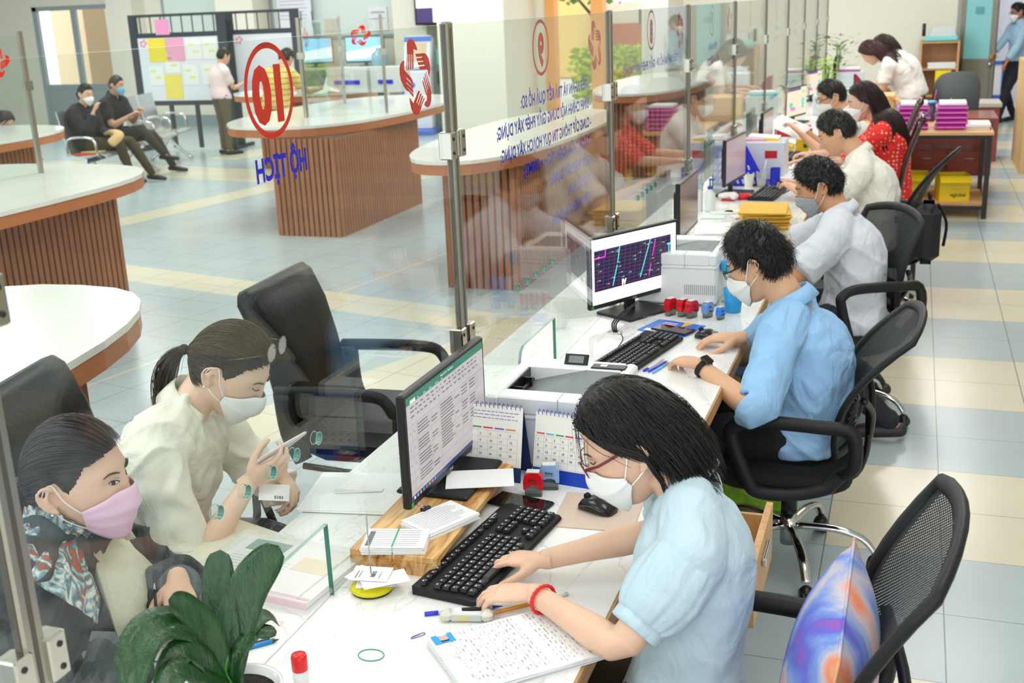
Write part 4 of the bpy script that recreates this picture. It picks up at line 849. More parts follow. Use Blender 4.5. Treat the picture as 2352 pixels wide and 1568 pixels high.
def fall_strands(Hm, N, L, seed=5, part=.0, back=.35, gl=V((0, 0, -1)), glocal=.5, men=False, front=.58, layer=.016, caps=(), wave=0, curl=0, zmin=-1, fwd=.0, tuck=True, gvec=(0, -.25, -1)):
    """hair parted on top that lies on the skull and then hangs"""
    rnd = random.Random(seed); out = []; Hi = Hm.inverted(); G = Hm.to_3x3(); gloc = (Hi.to_3x3() @ gl).normalized(); g = (gloc * (1 - glocal) + V(gvec).normalized() * glocal).normalized()
    while len(out) < N:
        d = V((rnd.uniform(-1, 1), rnd.uniform(-1, 1), rnd.uniform(-.3, 1))).normalized(); s = hairline(np.array([d[:]]), men, front)[0]
        if s < .02: continue
        ly = layer * rnd.uniform(.35, 1); p = V(headpts(np.array([d[:]]))[0]) + d * ly * min(1, s / .2); side = 1 if d.x > part + rnd.gauss(0, .03) else -1
        v = V((side * (.9 if d.z > .5 else .25), -back * rnd.uniform(.6, 1.3) + fwd * max(0, d.y), -.15)); l = 0; pts = []; step = .012; tgt = L * rnd.uniform(.86, 1.06) - (1 - d.z) * .05; ph = rnd.uniform(0, 6.28)
        while l < tgt:
            nrm = V((p.x / .075 ** 2, (p.y + .01) / .096 ** 2, p.z / .118 ** 2)).normalized(); v = (v - nrm * min(0, v.dot(nrm))); 
            pts.append((Hm @ p, G @ nrm)); v = (v.normalized() * .72 + g * .42 + V((rnd.gauss(0, .03), rnd.gauss(0, .03), 0))).normalized(); p = p + v * step; l += step
            e = math.sqrt((p.x / (.079 + ly)) ** 2 + ((p.y) / (.100 + ly)) ** 2 + ((p.z if p.z > 0 else p.z * .5) / (.121 + ly)) ** 2)
            if e < 1: p = V((p.x / e, p.y / e, p.z / e if p.z > 0 else p.z))
            if tuck and p.z < .10 and abs(p.x) > .02:
                ym = -.02 + max(0, p.z - .01) * 1.15
                if p.y > ym: p.y -= min(step * .9, p.y - ym)
            if curl and l > tgt * .75: p = p - V((p.x, p.y * .3, 0)) * curl
            wpos = Hm @ p
            for a_, b_, r_ in caps:
                ab = b_ - a_; t = max(0, min(1, (wpos - a_).dot(ab) / ab.length_squared)); q = a_ + ab * t; dd = wpos - q
                if dd.length < r_ + ly * .5: wpos = q + dd.normalized() * (r_ + ly * .5); p = Hi @ wpos
        if len(pts) > 3: out.append(pts)
    return out
def tied_strands(Hm, N, tie, tail_L, seed=9, front=.56, tail=True, taildir=(0, -.6, -.6), spreadr=.018):
    rnd = random.Random(seed); out = []; G = Hm.to_3x3(); Hi = Hm.inverted(); td = V(tie).normalized(); gw = Hi.to_3x3() @ V((0, 0, -1)); gw.normalize()
    while len(out) < N:
        d = V((rnd.uniform(-1, 1), rnd.uniform(-1, 1), rnd.uniform(-.7, 1))).normalized(); s = hairline(np.array([d[:]]), False, front)[0]
        if s < .0 or (d.z < .34 and d.y > -.25 and abs(d.x) > .5): continue
        pts = []; ly = rnd.uniform(.004, .012)
        for k in range(9):
            u = k / 8; q = d.slerp(td, u) if d.dot(td) > -.99 else td; q = V(q); P_ = V(headpts(np.array([q.normalized()[:]]))[0]); r = P_ + q * (ly + .004)
            if u > .8: r = r.lerp(V(tie), (u - .8) / .2 * .8)
            pts.append((Hm @ r, G @ q))
        out.append(pts)
    if tail:
        for i in range(N // 3):
            p = V(tie); o = V((rnd.gauss(0, 1), rnd.gauss(0, 1), rnd.gauss(0, 1))).normalized() * spreadr * rnd.random(); v = V(taildir).normalized(); pts = []; L_ = tail_L * rnd.uniform(.7, 1.1); n = 12
            for k in range(n):
                u = k / (n - 1); pts.append((Hm @ (p + o * (.5 + 1.1 * math.sin(PI * min(1, u * 1.1)))), G @ (o.normalized() + V((0, -.4, .2))))); v = (v * .8 + gw * .28).normalized(); p = p + v * (L_ / n)
            out.append(pts)
    return out
hairm = {}
def hair_mat(c):
    k = 'hair%d_%d' % (c[0], c[1])
    if k in MATS: return MATS[k]
    return mat(k, c, .42, spec=.45)
# face bits ----------------------------------------------------------
def surf(theta, z, off=0):
    """point on the face at azimuth theta (0 = front) and height z, head-local"""
    o = V((math.sin(theta) * .3, .02 + math.cos(theta) * .3, z)); d = V((-math.sin(theta), -math.cos(theta), 0)); h = HB.ray_cast(o, d)
    return h[0] - d * off if h[0] else V((math.sin(theta) * .05, .02 + math.cos(theta) * .05, z))
def mask_geo(Hm, kind='boat'):
    nt_, nv_ = 25, 13; T0 = R(74); r = np.zeros((nv_, nt_)); zz = np.zeros((nv_, nt_)); th = np.linspace(-T0, T0, nt_)
    for j in range(nv_):
        v = j / (nv_ - 1)
        for i, t in enumerate(th):
            u = abs(t) / T0
            if kind == 'boat': top = -.008 - .022 * u ** 1.3 + .004 * math.cos(t * 2) ; bot = -.122 + .064 * u ** 1.6
            else: top = -.002 - .030 * u ** 1.5; bot = -.118 + .038 * u ** 2
            z = top + (bot - top) * v; zz[j, i] = z; p = surf(t, max(z, -.108)); r[j, i] = math.hypot(p.x, p.y - .02)
    for _ in range(2):
        q = r.copy()
        for j in range(nv_):
            for i in range(nt_): q[j, i] = max(r[max(j - 1, 0):j + 2, max(i - 1, 0):i + 2].max() * .55 + r[j, i] * .45, r[j, i])
        r = q
    for _ in range(3):
        q = r.copy(); q[1:-1, 1:-1] = (r[1:-1, 1:-1] * 2 + r[:-2, 1:-1] + r[2:, 1:-1] + r[1:-1, :-2] + r[1:-1, 2:]) / 6; r = np.maximum(q, r - .002)
    P = []
    for j in range(nv_):
        v = j / (nv_ - 1)
        for i, t in enumerate(th):
            u = abs(t) / T0; b = .004
            if kind == 'boat': b += .014 * math.cos(t * .9) ** 2 * math.sin(PI * min(1, v * 1.0)) ** .8 * (1 - u ** 3) + .003 * (abs(v - .45) < .05)
            else: b += .008 * math.sin(PI * v) * (1 - u ** 2) + .0016 * math.sin(v * PI * 7) * (1 - u ** 6)
            rr = r[j, i] + b; P.append(V((math.sin(t) * rr, .02 + math.cos(t) * rr, zz[j, i])))
    inner = [V((p.x * .985, .02 + (p.y - .02) * .985, p.z)) for p in P]
    fs = [(j * nt_ + i, j * nt_ + i + 1, (j + 1) * nt_ + i + 1, (j + 1) * nt_ + i) for j in range(nv_ - 1) for i in range(nt_ - 1)]; n = len(P)
    fs2 = [tuple(n + k for k in reversed(f)) for f in fs]; edge = []
    for i in range(nt_ - 1): edge += [(i + 1, i, n + i, n + i + 1), ((nv_ - 1) * nt_ + i, (nv_ - 1) * nt_ + i + 1, n + (nv_ - 1) * nt_ + i + 1, n + (nv_ - 1) * nt_ + i)]
    return P, inner, fs + fs2 + edge, nt_, nv_
def person(name_label, head, NB, PEL, face, wr, shirt, trousers, skin=(228, 186, 158), hair=None, mask=None, glasses=None, vox=.008, s=1.0, hands=None, sh=None, elhint=None, legs='sit', fat=1.0, fem=False, brows=True, eyes='down', slim=1.0, extra_hair=None, shoe=(30, 30, 32), knees=None, ankles=None, bulge=.03, sleeve=None, mask_col=(244, 244, 242), earring=False, band=None, elb=None):
    F_ = V((face[0], face[1], 0)).normalized(); Rt = V((F_.y, -F_.x, 0)); NB = V(NB); PEL = V(PEL)
    Hm = head_matrix(*head); hs = head[4] if len(head) > 4 else 1
    U = (NB - PEL).normalized(); Lsp = (NB - PEL).length; Fp = (F_ - U * F_.dot(U)).normalized(); bk = -Fp
    sh_w = (.158 if fem else .178) * s
    if sh is None: sh = (NB + Rt * sh_w - U * .05 * s, NB - Rt * sh_w - U * .05 * s)
    sh = [V(p) for p in sh]; elhint = elhint or ((.3 * Rt - F_ * .2 + V((0, 0, -1))), (-.3 * Rt - F_ * .2 + V((0, 0, -1))))
    La, Lf = .285 * s, .255 * s; arms = []
    for k in (0, 1): arms.append((V(elb[k]), V(wr[k])) if elb and elb[k] else ik(sh[k], wr[k], La, Lf, elhint[k]))
    def spine(t): return PEL.lerp(NB, t) + bk * bulge * math.sin(PI * t) * (1 if t < 1 else 0)
    def ring_(c, a, b, up=None, n=24, sq=.85): return [c + Rt * (a * math.copysign(abs(math.cos(2 * PI * j / n)) ** sq, math.cos(2 * PI * j / n))) + Fp * (b * math.copysign(abs(math.sin(2 * PI * j / n)) ** sq, math.sin(2 * PI * j / n))) for j in range(n)]
    wst = .135 if fem else .155
    prof = ((-.13, .12, .09), (-.09, .165, .12), (.0, .178, .125), (.12, .168 if fem else .162, .12), (.3, wst, .105), (.5, wst + .005, .11), (.68, .155, .118), (.82, .162, .108), (.92, .145, .088), (.985, .09, .066), (1.03, .06, .055))
    def torso(mb, g=0, lo=-1):
        secs = []
        for t, a, b in prof:
            if t < lo: continue
            c = spine(max(0, t)) if t >= 0 else PEL + U * (t * Lsp); secs.append(ring_(c, (a * fat * slim) * s + g, b * fat * s + g))
        mb.loft(secs)
    def arm(mb, k, g=0, t0=0, t1=2.0, flare=0):
        S = sh[k]; E, W = arms[k]; sd = 1 if k == 0 else -1
        pts = [S - Rt * sd * .05 + U * .012, S, S.lerp(E, .25), S.lerp(E, .6), S.lerp(E, .93), E.lerp(W, .07), E.lerp(W, .3), E.lerp(W, .65), W]; rs = [.052, .056, .052, .046, .040, .040, .041, .032, .0265]
        rs = [r * s * (.9 if fem else 1.0) * (fat if i < 8 else 1) for i, r in enumerate(rs)]
        ts = [-.1, 0, .25, .6, .93, 1.07, 1.3, 1.65, 2]
        o = [(p, r, t) for p, r, t in zip(pts, rs, ts) if t <= t1 + 1e-6]
        if t1 < 2:
            q = S.lerp(E, t1) if t1 <= 1 else E.lerp(W, t1 - 1); rr = np.interp(t1, ts, rs); o.append((q, rr, t1))
        P2 = [p for p, _, _ in o]; R2 = [r + g + flare * max(0, t) / t1 for _, r, t in o]
        if t1 >= 2: dd_ = (W - E).normalized(); P2 += [W + dd_ * .006]; R2[-1] = .0235 * s; R2 += [.017 * s]
        mb.tube(P2, R2, n=16, round_=False); return o[-1]
    # body: one continuous skin
    mb = MB(); torso(mb)
    nk0 = Hm @ V((0, -.028, -.055)); nr = (.050 if fem else .058) * s
    mb.tube([NB - U * .05, NB + (nk0 - NB) * .35, NB + (nk0 - NB) * .8, nk0], [nr * 1.35, nr * 1.02, nr * .98, nr], n=16)
    for k in (0, 1): mb.tube([NB + U * .035, NB.lerp(sh[k], .4) + U * .018, sh[k]], [.038 * s, .05 * s, .052 * s], n=12); arm(mb, k)
    # legs
    hipz = .0
    if knees is None:
        if legs == 'sit':
            knees = [PEL + F_ * .43 * s + Rt * sg * .1 + V((0, 0, -.0)) for sg in (1, -1)]; ankles = [V((kn.x, kn.y, .09)) - F_ * .05 for kn in knees]
        else:
            knees = [PEL + Rt * sg * .09 + V((0, 0, -.43 * s)) + F_ * .02 for sg in (1, -1)]; ankles = [V((kn.x, kn.y, .08)) - F_ * .02 for kn in knees]
    if ankles is None: ankles = [V((kn[0], kn[1], .09)) - F_ * .04 for kn in knees]
    knees = [V(k) for k in knees]; ankles = [V(a) for a in ankles]; hips = [PEL + Rt * sg * .09 * s for sg in (1, -1)]
    def leg(mb, k, g=0, t1=2):
        H, K, A = hips[k], knees[k], ankles[k]; pts = [H, H.lerp(K, .35), H.lerp(K, .8), K, K.lerp(A, .25), K.lerp(A, .7), A]; rs = [.088, .08, .062, .056, .055, .042, .036]
        mb.tube(pts, [r * s * (fat ** .5) + g for r in rs], n=14, round_=True)
    for k in (0, 1):
        leg(mb, k); A = ankles[k]; fd = F_ if legs == 'sit' else F_
        mb.tube([A + V((0, 0, -.03)) - fd * .03, A + V((0, 0, -.045)) + fd * .08, A + V((0, 0, -.055)) + fd * .17], [.035, .036, .026], n=10, round_=True, flat=.8)
    # head
    mb.add([Hm @ V(p) for p in HP], HF, True)
    for sg in (1, -1):
        c = V((sg * .0755, -.012, -.004)); pts = [c + V((sg * .006, .012, -.026)), c + V((sg * .013, -.004, -.022)), c + V((sg * .02, -.017, 0)), c + V((sg * .02, -.016, .018)), c + V((sg * .014, -.003, .029)), c + V((sg * .006, .010, .024)), c + V((sg * .003, .014, .01))]
        mb.tube([Hm @ p for p in smoothpts(pts, 3)], .0042 * hs, n=7, round_=True); 
        mb.tube([Hm @ (c + V((sg * .004, .006, -.018))), Hm @ (c + V((sg * .010, -.006, .0))), Hm @ (c + V((sg * .008, -.002, .02)))], [.007, .0095, .008], n=8, round_=True, flat=.5)
    co, fs = remesh(mb, vox, 2 if vox < .006 else 3)
    hm = MB(); tips = []
    hands = hands or [None, None]
    for k in (0, 1):
        h = hands[k] or {}; E, W = arms[k]; d = h.get('d', (W - E)); n_ = h.get('n', (0, 0, -1)); tp_, tt, nn_ = hand_geo(hm, W, d, n_, k == 0, h.get('curl', (18, 32, 20)), s * (.9 if fem else 1), index=h.get('index'), spread=h.get('spread', 4)); tips.append(tp_)
    hco, hfs = remesh(hm, min(.0035, vox * .8) if vox < .007 else .0055, 1)
    n0 = len(co); allco = np.concatenate([co, hco]); allf = fs + [tuple(i + n0 for i in f) for f in hfs]
    sk = mat('skin%d_%d' % (skin[0], skin[1]), skin, .45, spec=.35, vary=.04, vscale=14)
    if 'sss' not in sk: sk['sss'] = 1; b = sk.node_tree.nodes['Principled BSDF']; b.inputs['Subsurface Weight'].default_value = .15; b.inputs['Subsurface Radius'].default_value = (.012, .004, .002); b.inputs['Subsurface Scale'].default_value = .5
    body = from_np('person', allco, allf, sk); tag(body, name_label, 'person')
    # nails
    if vox < .006:
        nm_ = MB().use(mat('fingernail', (238, 196, 182), .25))
        for k in (0, 1):
            n_ = V((hands[k] or {}).get('n', (0, 0, -1)))
            for p, v in tips[k]:
                v = v.normalized(); up = -(n_ - v * n_.dot(v)).normalized(); sd = v.cross(up); c = p + up * .0048 * s + v * .002; nm_.ell(c, (.0045, .0055, .0018), 8, 5, Matrix((sd, v, up)).transposed())
        nm_.build('fingernails', body)
    # trousers
    if trousers:
        mb = MB(); torso(mb, .008, -1); mb2 = MB()
        secs = []
        for t, a, b in prof[:5]: c = spine(max(0, t)) if t >= 0 else PEL + U * (t * Lsp); secs.append(ring_(c, a * fat * slim * s + .002, b * fat * s + .002))
        mb2.loft(secs)
        for k in (0, 1): leg(mb2, k, .010)
        c_, f_ = remesh(mb2, max(.009, vox * 1.4), 3); tm = mat('trousers%d_%d' % (trousers[0], trousers[1]), trousers, .85, bump=.2, bscale=200)
        o = from_np('trousers', c_, f_, tm, body, wrinkle=.004, wf=12)
        shm = mat('shoe%d' % shoe[0], shoe, .5)
        for k in (0, 1):
            A = ankles[k]; MB().use(shm).tube([A + V((0, 0, -.04)) - F_ * .05, A + V((0, 0, -.045)) + F_ * .06, A + V((0, 0, -.058)) + F_ * .19], [.042, .045, .033], n=12, round_=True, flat=.75).build('shoe', body)
    # shirt
    mb = MB(); g = shirt.get('g', .014); torso(mb, g, shirt.get('lo', -.12) if shirt.get('long', True) else .05)
    for k in (0, 1):
        mb.tube([NB + U * .035, NB.lerp(sh[k], .4) + U * .022, sh[k]], [.040 * s + g * .5, .056 * s + g, .062 * s + g], n=14, round_=True); mb.tube([sh[k], sh[k].lerp(arms[k][0], .3)], [.062 * s + g, .054 * s + g], n=14, round_=True); sl = shirt.get('sleeve', .62)
        if shirt.get('puff'):
            S = sh[k]; E, W = arms[k]; ax = (E - S).normalized(); out_ = (Rt * (1 if k == 0 else -1)); inn = S - out_ * .012; secs = []
            for t, r_, rip in ((-.10, .046, .0), (-.04, .058, .05), (.06, .068, .045), (.2, .074, .02), (.36, .077, .008), (.5, .072, .02), (.6, .066, .04), (.67, .058, .05), (.71, .052, .02)):
                c = (inn - out_ * .02).lerp(S.lerp(E, t), min(1, max(0, (t + .1) / .25))) if t < .15 else S.lerp(E, t); d_ = (ax * min(1, .45 + t * 1.4) + out_ * max(0, .55 - t * 1.6)).normalized(); x_, y_, _ = frame(d_, F_)
                secs.append([c + (x_ * math.cos(a) + y_ * math.sin(a)) * (r_ * (1 + rip * (math.sin(a * 13 + k) * .6 + math.sin(a * 23) * .4) + .02 * math.sin(a * 5 + t * 4))) for a in [2 * PI * j / 96 for j in range(96)]])
            MB().use(shirt['mat']).loft(secs).build('puff_sleeve', body)
            q = lambda t: S.lerp(E, t); MB().use(shirt['mat']).tube([q(.69), q(.70), q(.80), q(.81)], [.050, .0535, .0525, .049], n=40).build('cuff', body)
        else: arm(mb, k, g, t1=sl, flare=shirt.get('flare', .008))
        if shirt.get('cuff'):
            S = sh[k]; E, W = arms[k]; q = (lambda t: S.lerp(E, t) if t <= 1 else E.lerp(W, t - 1)); tt_ = shirt['cuff']; kr = 1 if tt_ < .9 else .82; mb.tube([q(tt_ - .12), q(tt_ - .06), q(tt_), q(tt_ + .02)], [(.056 * s + g * .3) * kr, (.058 * s + g * .6) * kr, (.057 * s + g * .5) * kr, .050 * s * kr], n=16)
    c_, f_ = remesh(mb, max(.0065, vox * 1.15), 4)
    o = from_np('shirt' if not shirt.get('name') else shirt['name'], c_, f_, shirt['mat'], body, wrinkle=shirt.get('wr', .0045), wf=shirt.get('wf', 9), wdir=(U * .7 + F_ * .7)[:])
    if shirt.get('collar'):
        cm = MB().use(shirt.get('collar_mat', shirt['mat'])); nd = (nk0 - NB).normalized(); cx = (F_ - nd * F_.dot(nd)).normalized(); cy = Rt; base = NB + nd * .042 * s; rr = nr + .012; op = shirt.get('open', 24)
        secs = []
        for i in range(41):
            a = R(op) + (2 * PI - 2 * R(op)) * i / 40; e = (cx * math.cos(a) * 1.08 + cy * math.sin(a)); fr = abs(math.cos(a / 2)) ** 3; dip = max(0, math.cos(a)) ** 2
            hgt = shirt.get('ch', .042) - .016 * dip; pl = [(rr + .004, -.012), (rr, hgt * .6), (rr + .001, hgt), (rr + .006, hgt), (rr + .014, hgt * .45), (rr + .020 + .012 * dip, -.012 - .03 * dip), (rr + .017 + .012 * dip, -.012 - .028 * dip)]
            secs.append([base + e * q - cx * .005 + nd * (z - .01 * dip) for q, z in pl])
        cm.loft(secs, closed=True, cap=True); cm.build('collar', body)
    if shirt.get('placket'):
        pm = MB().use(shirt['placket']); 
        for i in range(5):
            c = spine(.9 - i * .16) + Fp * (.12 * s + g); pm.ell(c, (.005, .005, .005), 8, 5)
        pm.build('buttons', body)
    # hair
    if hair:
        hmt = hair_mat(hair.get('col', (26, 23, 22))); st = hair['style']; men = st == 'short'; fr = hair.get('front', .6 if men else .56)
        cap_v, cap_f = hair_cap(Hm, hmt, body, hair.get('T', .014), men, fr, hair.get('rough', .003), 60, top=hair.get('top', 0))
        N_ = hair.get('n', 700); w_ = hair.get('w', .0014); sd = hair.get('seed', 3)
        if st == 'short': pth = short_strands(Hm, N_, hair.get('L', .035), hair.get('T', .014), sd, True, fr, mess=hair.get('mess', .35), lift=hair.get('lift', .3))
        elif st in ('bob', 'long'):
            caps = [(NB, Hm @ V((0, -.03, -.05)), .062)]
            if st == 'long': caps += [(NB - U * .03, spine(.45), .135 * fat), (NB - U * .05 - Rt * .1, NB - U * .05 + Rt * .1, .09)]
            pth = fall_strands(Hm, N_, hair.get('L', .27), sd, hair.get('part', 0), hair.get('back', .35), glocal=hair.get('gl', .5), front=fr, layer=hair.get('layer', .018), caps=caps, curl=hair.get('curl', 0), fwd=hair.get('fwd', 0), gvec=hair.get('gvec', (0, -.25, -1)))
            if hair.get('wisps'): pth += [q_ for q_ in fall_strands(Hm, hair['wisps'][0] * 6, hair['wisps'][1], sd + 1, hair.get('part', 0), -.3, glocal=.55, front=fr, layer=hair.get('layer', .018), gvec=(0, .2, -1), tuck=False) if (Hm.inverted() @ q_[0][0]).y > .055][:hair['wisps'][0]]
        else: pth = tied_strands(Hm, N_, hair.get('tie', (0, -.125, .03)), hair.get('tail', .26), sd, fr, taildir=hair.get('td', (0, -.7, -.4)), spreadr=hair.get('sr', .02))
        sv, sf = strands(pth, w_, seed=sd); mbh = MB().use(hmt); mbh.add(cap_v, cap_f, True); mbh.add(sv, sf, True)
        if hair.get('bun'):
            bc = V(hair['bun']); mbh.ell(Hm @ bc, (.036, .036, .034), 16, 10)
            for i in range(120):
                a = random.uniform(0, 6.28); q = V((random.gauss(0, 1), random.gauss(0, 1), random.gauss(0, 1))).normalized(); p2 = frame(q)[0]
                sv2, sf2 = strands([[(Hm @ (bc + (q * math.cos(t) + p2 * math.sin(t)) * .037), Hm.to_3x3() @ (q * math.cos(t) + p2 * math.sin(t))) for t in (0, .4, .8, 1.2, 1.6)]], .0016, seed=i); mbh.add(sv2, sf2, True)
        mbh.build('hair', body)
        if hair.get('tie_band'):
            MB().use(hair['tie_band']).ell(Hm @ V(hair.get('tie')), (.014, .014, .014), 12, 8).build('hair_tie', body)
    # brows and eyes
    if brows:
        bm2 = MB().use(hair_mat((46, 34, 30)))
        for sg in (1, -1):
            pts = [surf(sg * R(a), z, .0015) for a, z in ((9, .027), (18, .032), (28, .033), (37, .027))]; bm2.tube([Hm @ p for p in smoothpts(pts, 3)], [.0022, .003, .0034, .0036, .0036, .0034, .003, .0024, .0018, .001], n=6, flat=.5)
        bm2.build('eyebrows', body)
        ew = MB().use(mat('eye_white', (214, 206, 200), .2)); ei = MB().use(mat('iris_dark', (30, 20, 17), .1)); lash = MB().use(hair_mat((26, 23, 22)))
        def fp(x, z, off): return surf(math.atan2(x, .088), z, off)
        for sg in (1, -1):
            cx, cz = sg * .031, .010; up_ = .0050; lo_ = -.0036
            arc = lambda a, h: fp(cx + .0145 * a, cz + h * (1 - a * a) + .0016 * abs(a) * (1 if a * sg > 0 else -.4), .0012)
            if eyes == 'open':
                rows = [[Hm @ arc(-1 + 2 * i / 12, lo_ + (up_ - lo_) * j / 4) for i in range(13)] for j in range(5)]; ew.loft(rows, closed=False, cap=False)
                c = fp(cx + .002, cz + .0008, .002); pts = []
                for i in range(16):
                    t = 2 * PI * i / 16; zz = max(lo_, min(up_ * .9, .0052 * math.sin(t))); pts.append(Hm @ fp(cx + .002 + .0054 * math.cos(t), cz + .0006 + zz, .0020))
                ei.add(pts, [tuple(range(16))]); lash.tube([Hm @ arc(-1 + 2 * i / 12, up_) for i in range(13)], .0011, n=5); lash.tube([Hm @ arc(-1 + 2 * i / 12, lo_) for i in range(13)], .0004, n=4); lash.tube([Hm @ fp(cx + .015 * a, cz + .010 - .004 * a * a, .0003) for a in (-1, -.5, 0, .5, 1)], .0004, n=4)
            else:
                lash.tube([Hm @ arc(-1 + 2 * i / 12, lo_ * 1.1) for i in range(13)], .0012, n=5); lash.tube([Hm @ fp(cx + .014 * a, cz + .0075 - .003 * a * a, .0002) for a in (-1, -.5, 0, .5, 1)], .0004, n=4)
        lash.build('eyelashes', body)
        if eyes == 'open': ew.build('eyeballs', body); ei.build('irises', body)
    if mask:
        P_, I_, mf, nt_, nv_ = mask_geo(Hm, 'boat' if mask != 'surgical' else 'pleat'); mm = mat('mask%d_%d' % (mask_col[0], mask_col[2]), mask_col, .75, bump=.1, bscale=400)
        mk = MB().use(mm); mk.add([Hm @ p for p in P_] + [Hm @ p for p in I_], mf, True); mk = mk.build('face_mask', body)
        lp = MB().use(mat('mask_loop', (246, 246, 244), .6)); lr = .0016 if mask != 'surgical' else .0013
        for i, sg in ((0, -1), (nt_ - 1, 1)):
            a = P_[1 * nt_ + i]; b2 = P_[(nv_ - 2) * nt_ + i]; e1 = V((sg * .083, -.006, .028)); e2 = V((sg * .085, -.026, .004)); e3 = V((sg * .079, -.014, -.026)); lp.tube([Hm @ q for q in smoothpts([a, (a + e1) / 2 + V((sg * .008, 0, 0)), e1, e2, e3, (b2 + e3) / 2 + V((sg * .009, 0, 0)), b2], 4)], lr, n=6)
        lp.build('ear_loops', mk)
    if glasses:
        gm = mat('glass_frame%d' % glasses[0], glasses, .3); g_ = MB().use(gm); up_ = 0 if not hasattr(glasses, 'x') else 0
        for sg in (1, -1):
            c = V((sg * .033, .108, .008)); pts = [c + V((.024 * math.cos(a), -.006 * math.cos(a) * sg - .0, .018 * math.sin(a))) for a in [2 * PI * i / 20 for i in range(20)]]; g_.tube([Hm @ p for p in pts], .0012, n=6, closed=True)
            g_.tube([Hm @ V((sg * .057, .10, .014)), Hm @ V((sg * .072, .07, .014)), Hm @ V((sg * .083, -.0, .02)), Hm @ V((sg * .084, -.03, .0))], [.0022, .0022, .002, .0015], n=6, flat=1.6)
        g_.tube([Hm @ V((-.01, .112, .012)), Hm @ V((0, .114, .015)), Hm @ V((.01, .112, .012))], .0013, n=6); go = g_.build('eyeglasses', body)
        ln = MB().use(glassmat('lens', (.97, .97, .97), 1))
        for sg in (1, -1):
            c = V((sg * .033, .108, .008)); ln.add([Hm @ (c + V((.023 * math.cos(a), -.006 * math.cos(a) * sg, .017 * math.sin(a)))) for a in [2 * PI * i / 20 for i in range(20)]], [tuple(range(20))])
        ln.build('lenses', go)
    if band:
        k, t, c, r_ = band; E, W = arms[k]; d = (W - E).normalized(); x, y, _ = frame(d); q = E.lerp(W, t); MB().use(c[0]).tube([q + (x * math.cos(a) + y * math.sin(a)) * r_ for a in [2 * PI * i / 24 for i in range(24)]], c[1], n=7, flat=c[2], closed=True).build(c[3], body)
    return body, Hm, arms, tips
def cloth(name, c, fs=8, **k): return folds(mat(name, c, .85, bump=.12, bscale=260, sheen=.1, **k), fs)
pale = cloth('blouse_pale_blue', (190, 212, 223)); sky = folds(mat('shirt_sky_blue', (152, 196, 238), .85, bump=.12, bscale=260), 6, .03, .7); grey_s = cloth('shirt_grey_white', (212, 216, 226)); cream_s = cloth('shirt_cream', (236, 232, 222)); white_s = cloth('shirt_white', (242, 240, 236))
IN = R(180)
# clerk in the pale blue blouse
p1 = person('person in a pale blue puff sleeve blouse and white mask typing on the black keyboard', ((-.495, 2.10, 1.09), R(192), R(30), 0, 1.03), (-.375, 2.07, .985), (-.385, 2.0, .555), (-1, .02),
    ((-.70, 2.105, .795), (-.675, 1.955, .80)), dict(mat=pale, puff=True, collar=True, ch=.02, open=40, g=.010, wr=.003, lo=-.2), (74, 60, 46), skin=(232, 190, 164), hair=dict(style='bob', L=.18, n=4600, w=.0010, back=.8, gl=.8, gvec=(0, -.10, -1), wisps=(34, .11), layer=.022, part=-.1, curl=.055, front=.58, seed=11, T=.02),
    mask='boat', glasses=(120, 30, 44), vox=.0045, s=.95, fem=True, elhint=((.2, .5, -1), (.35, -.55, -.7)), hands=[dict(d=(-1, .1, -.12), n=(0, 0, -1), curl=(14, 28, 16)), dict(d=(-1, -.08, -.1), n=(0, 0, -1), curl=(14, 30, 18))],
    sh=((-.40, 2.215, .945), (-.345, 1.92, .94)), elb=((-.475, 2.215, .835), (-.455, 1.80, .80)), bulge=.022, fat=.96, knees=((-.72, 2.12, .5), (-.72, 1.92, .5)), ankles=((-.7, 2.15, .09), (-.7, 1.9, .09)))
p1[2]
b_ = MB().use(mat('red_cord', (226, 36, 30), .6)); E_, W_ = p1[2][1]; d_ = (W_ - E_).normalized(); x_, y_, _ = frame(d_); q_ = E_.lerp(W_, .87); b_.tube([q_ + (x_ * math.cos(a) + y_ * math.sin(a)) * .029 for a in [2 * PI * i / 40 for i in range(40)]], [.0032 + .0012 * (i % 2) for i in range(40)], n=7, closed=True); b_ = b_.build('bracelet', None, 'red braided bracelet with a green bead on the typing wrist', 'bracelet')
MB().use(mat('jade_bead', (120, 190, 130), .2)).ell(q_ + y_ * -.030 + V((0, -.006, -.02)), (.006, .006, .006), 10, 8).build('bead', b_)
# man in the sky blue shirt
p2 = person('person in a sky blue shirt and glasses working at the map monitor', ((-.465, 3.83, 1.075), R(172), R(26), 0, 1.06), (-.335, 3.84, .90), (-.30, 3.80, .49), (-1, .05),
    ((-.535, 3.885, .79), (-.62, 3.555, .79)), dict(mat=sky, sleeve=1.12, cuff=1.12, collar=True, ch=.04, g=.016, wr=.006, flare=.014, lo=-.24), (20, 20, 24), skin=(224, 176, 142), hair=dict(style='short', n=2600, w=.0013, L=.04, T=.016, top=.01, mess=.5, lift=.4, seed=4, col=(22, 20, 20)),
    mask='boat', glasses=(24, 26, 30), vox=.0055, s=1.03, elhint=((.1, .9, -.5), (.55, -.75, -.6)), hands=[dict(d=(-1, -.1, -.05), n=(.0, .0, -1), curl=(20, 26, 16)), dict(d=(-.75, .55, -.08), n=(0, 0, -1), curl=(30, 40, 24))],
    sh=((-.36, 4.03, .86), (-.37, 3.66, .86)), bulge=.055, fat=1.0, knees=((-.74, 3.93, .47), (-.74, 3.7, .47)))
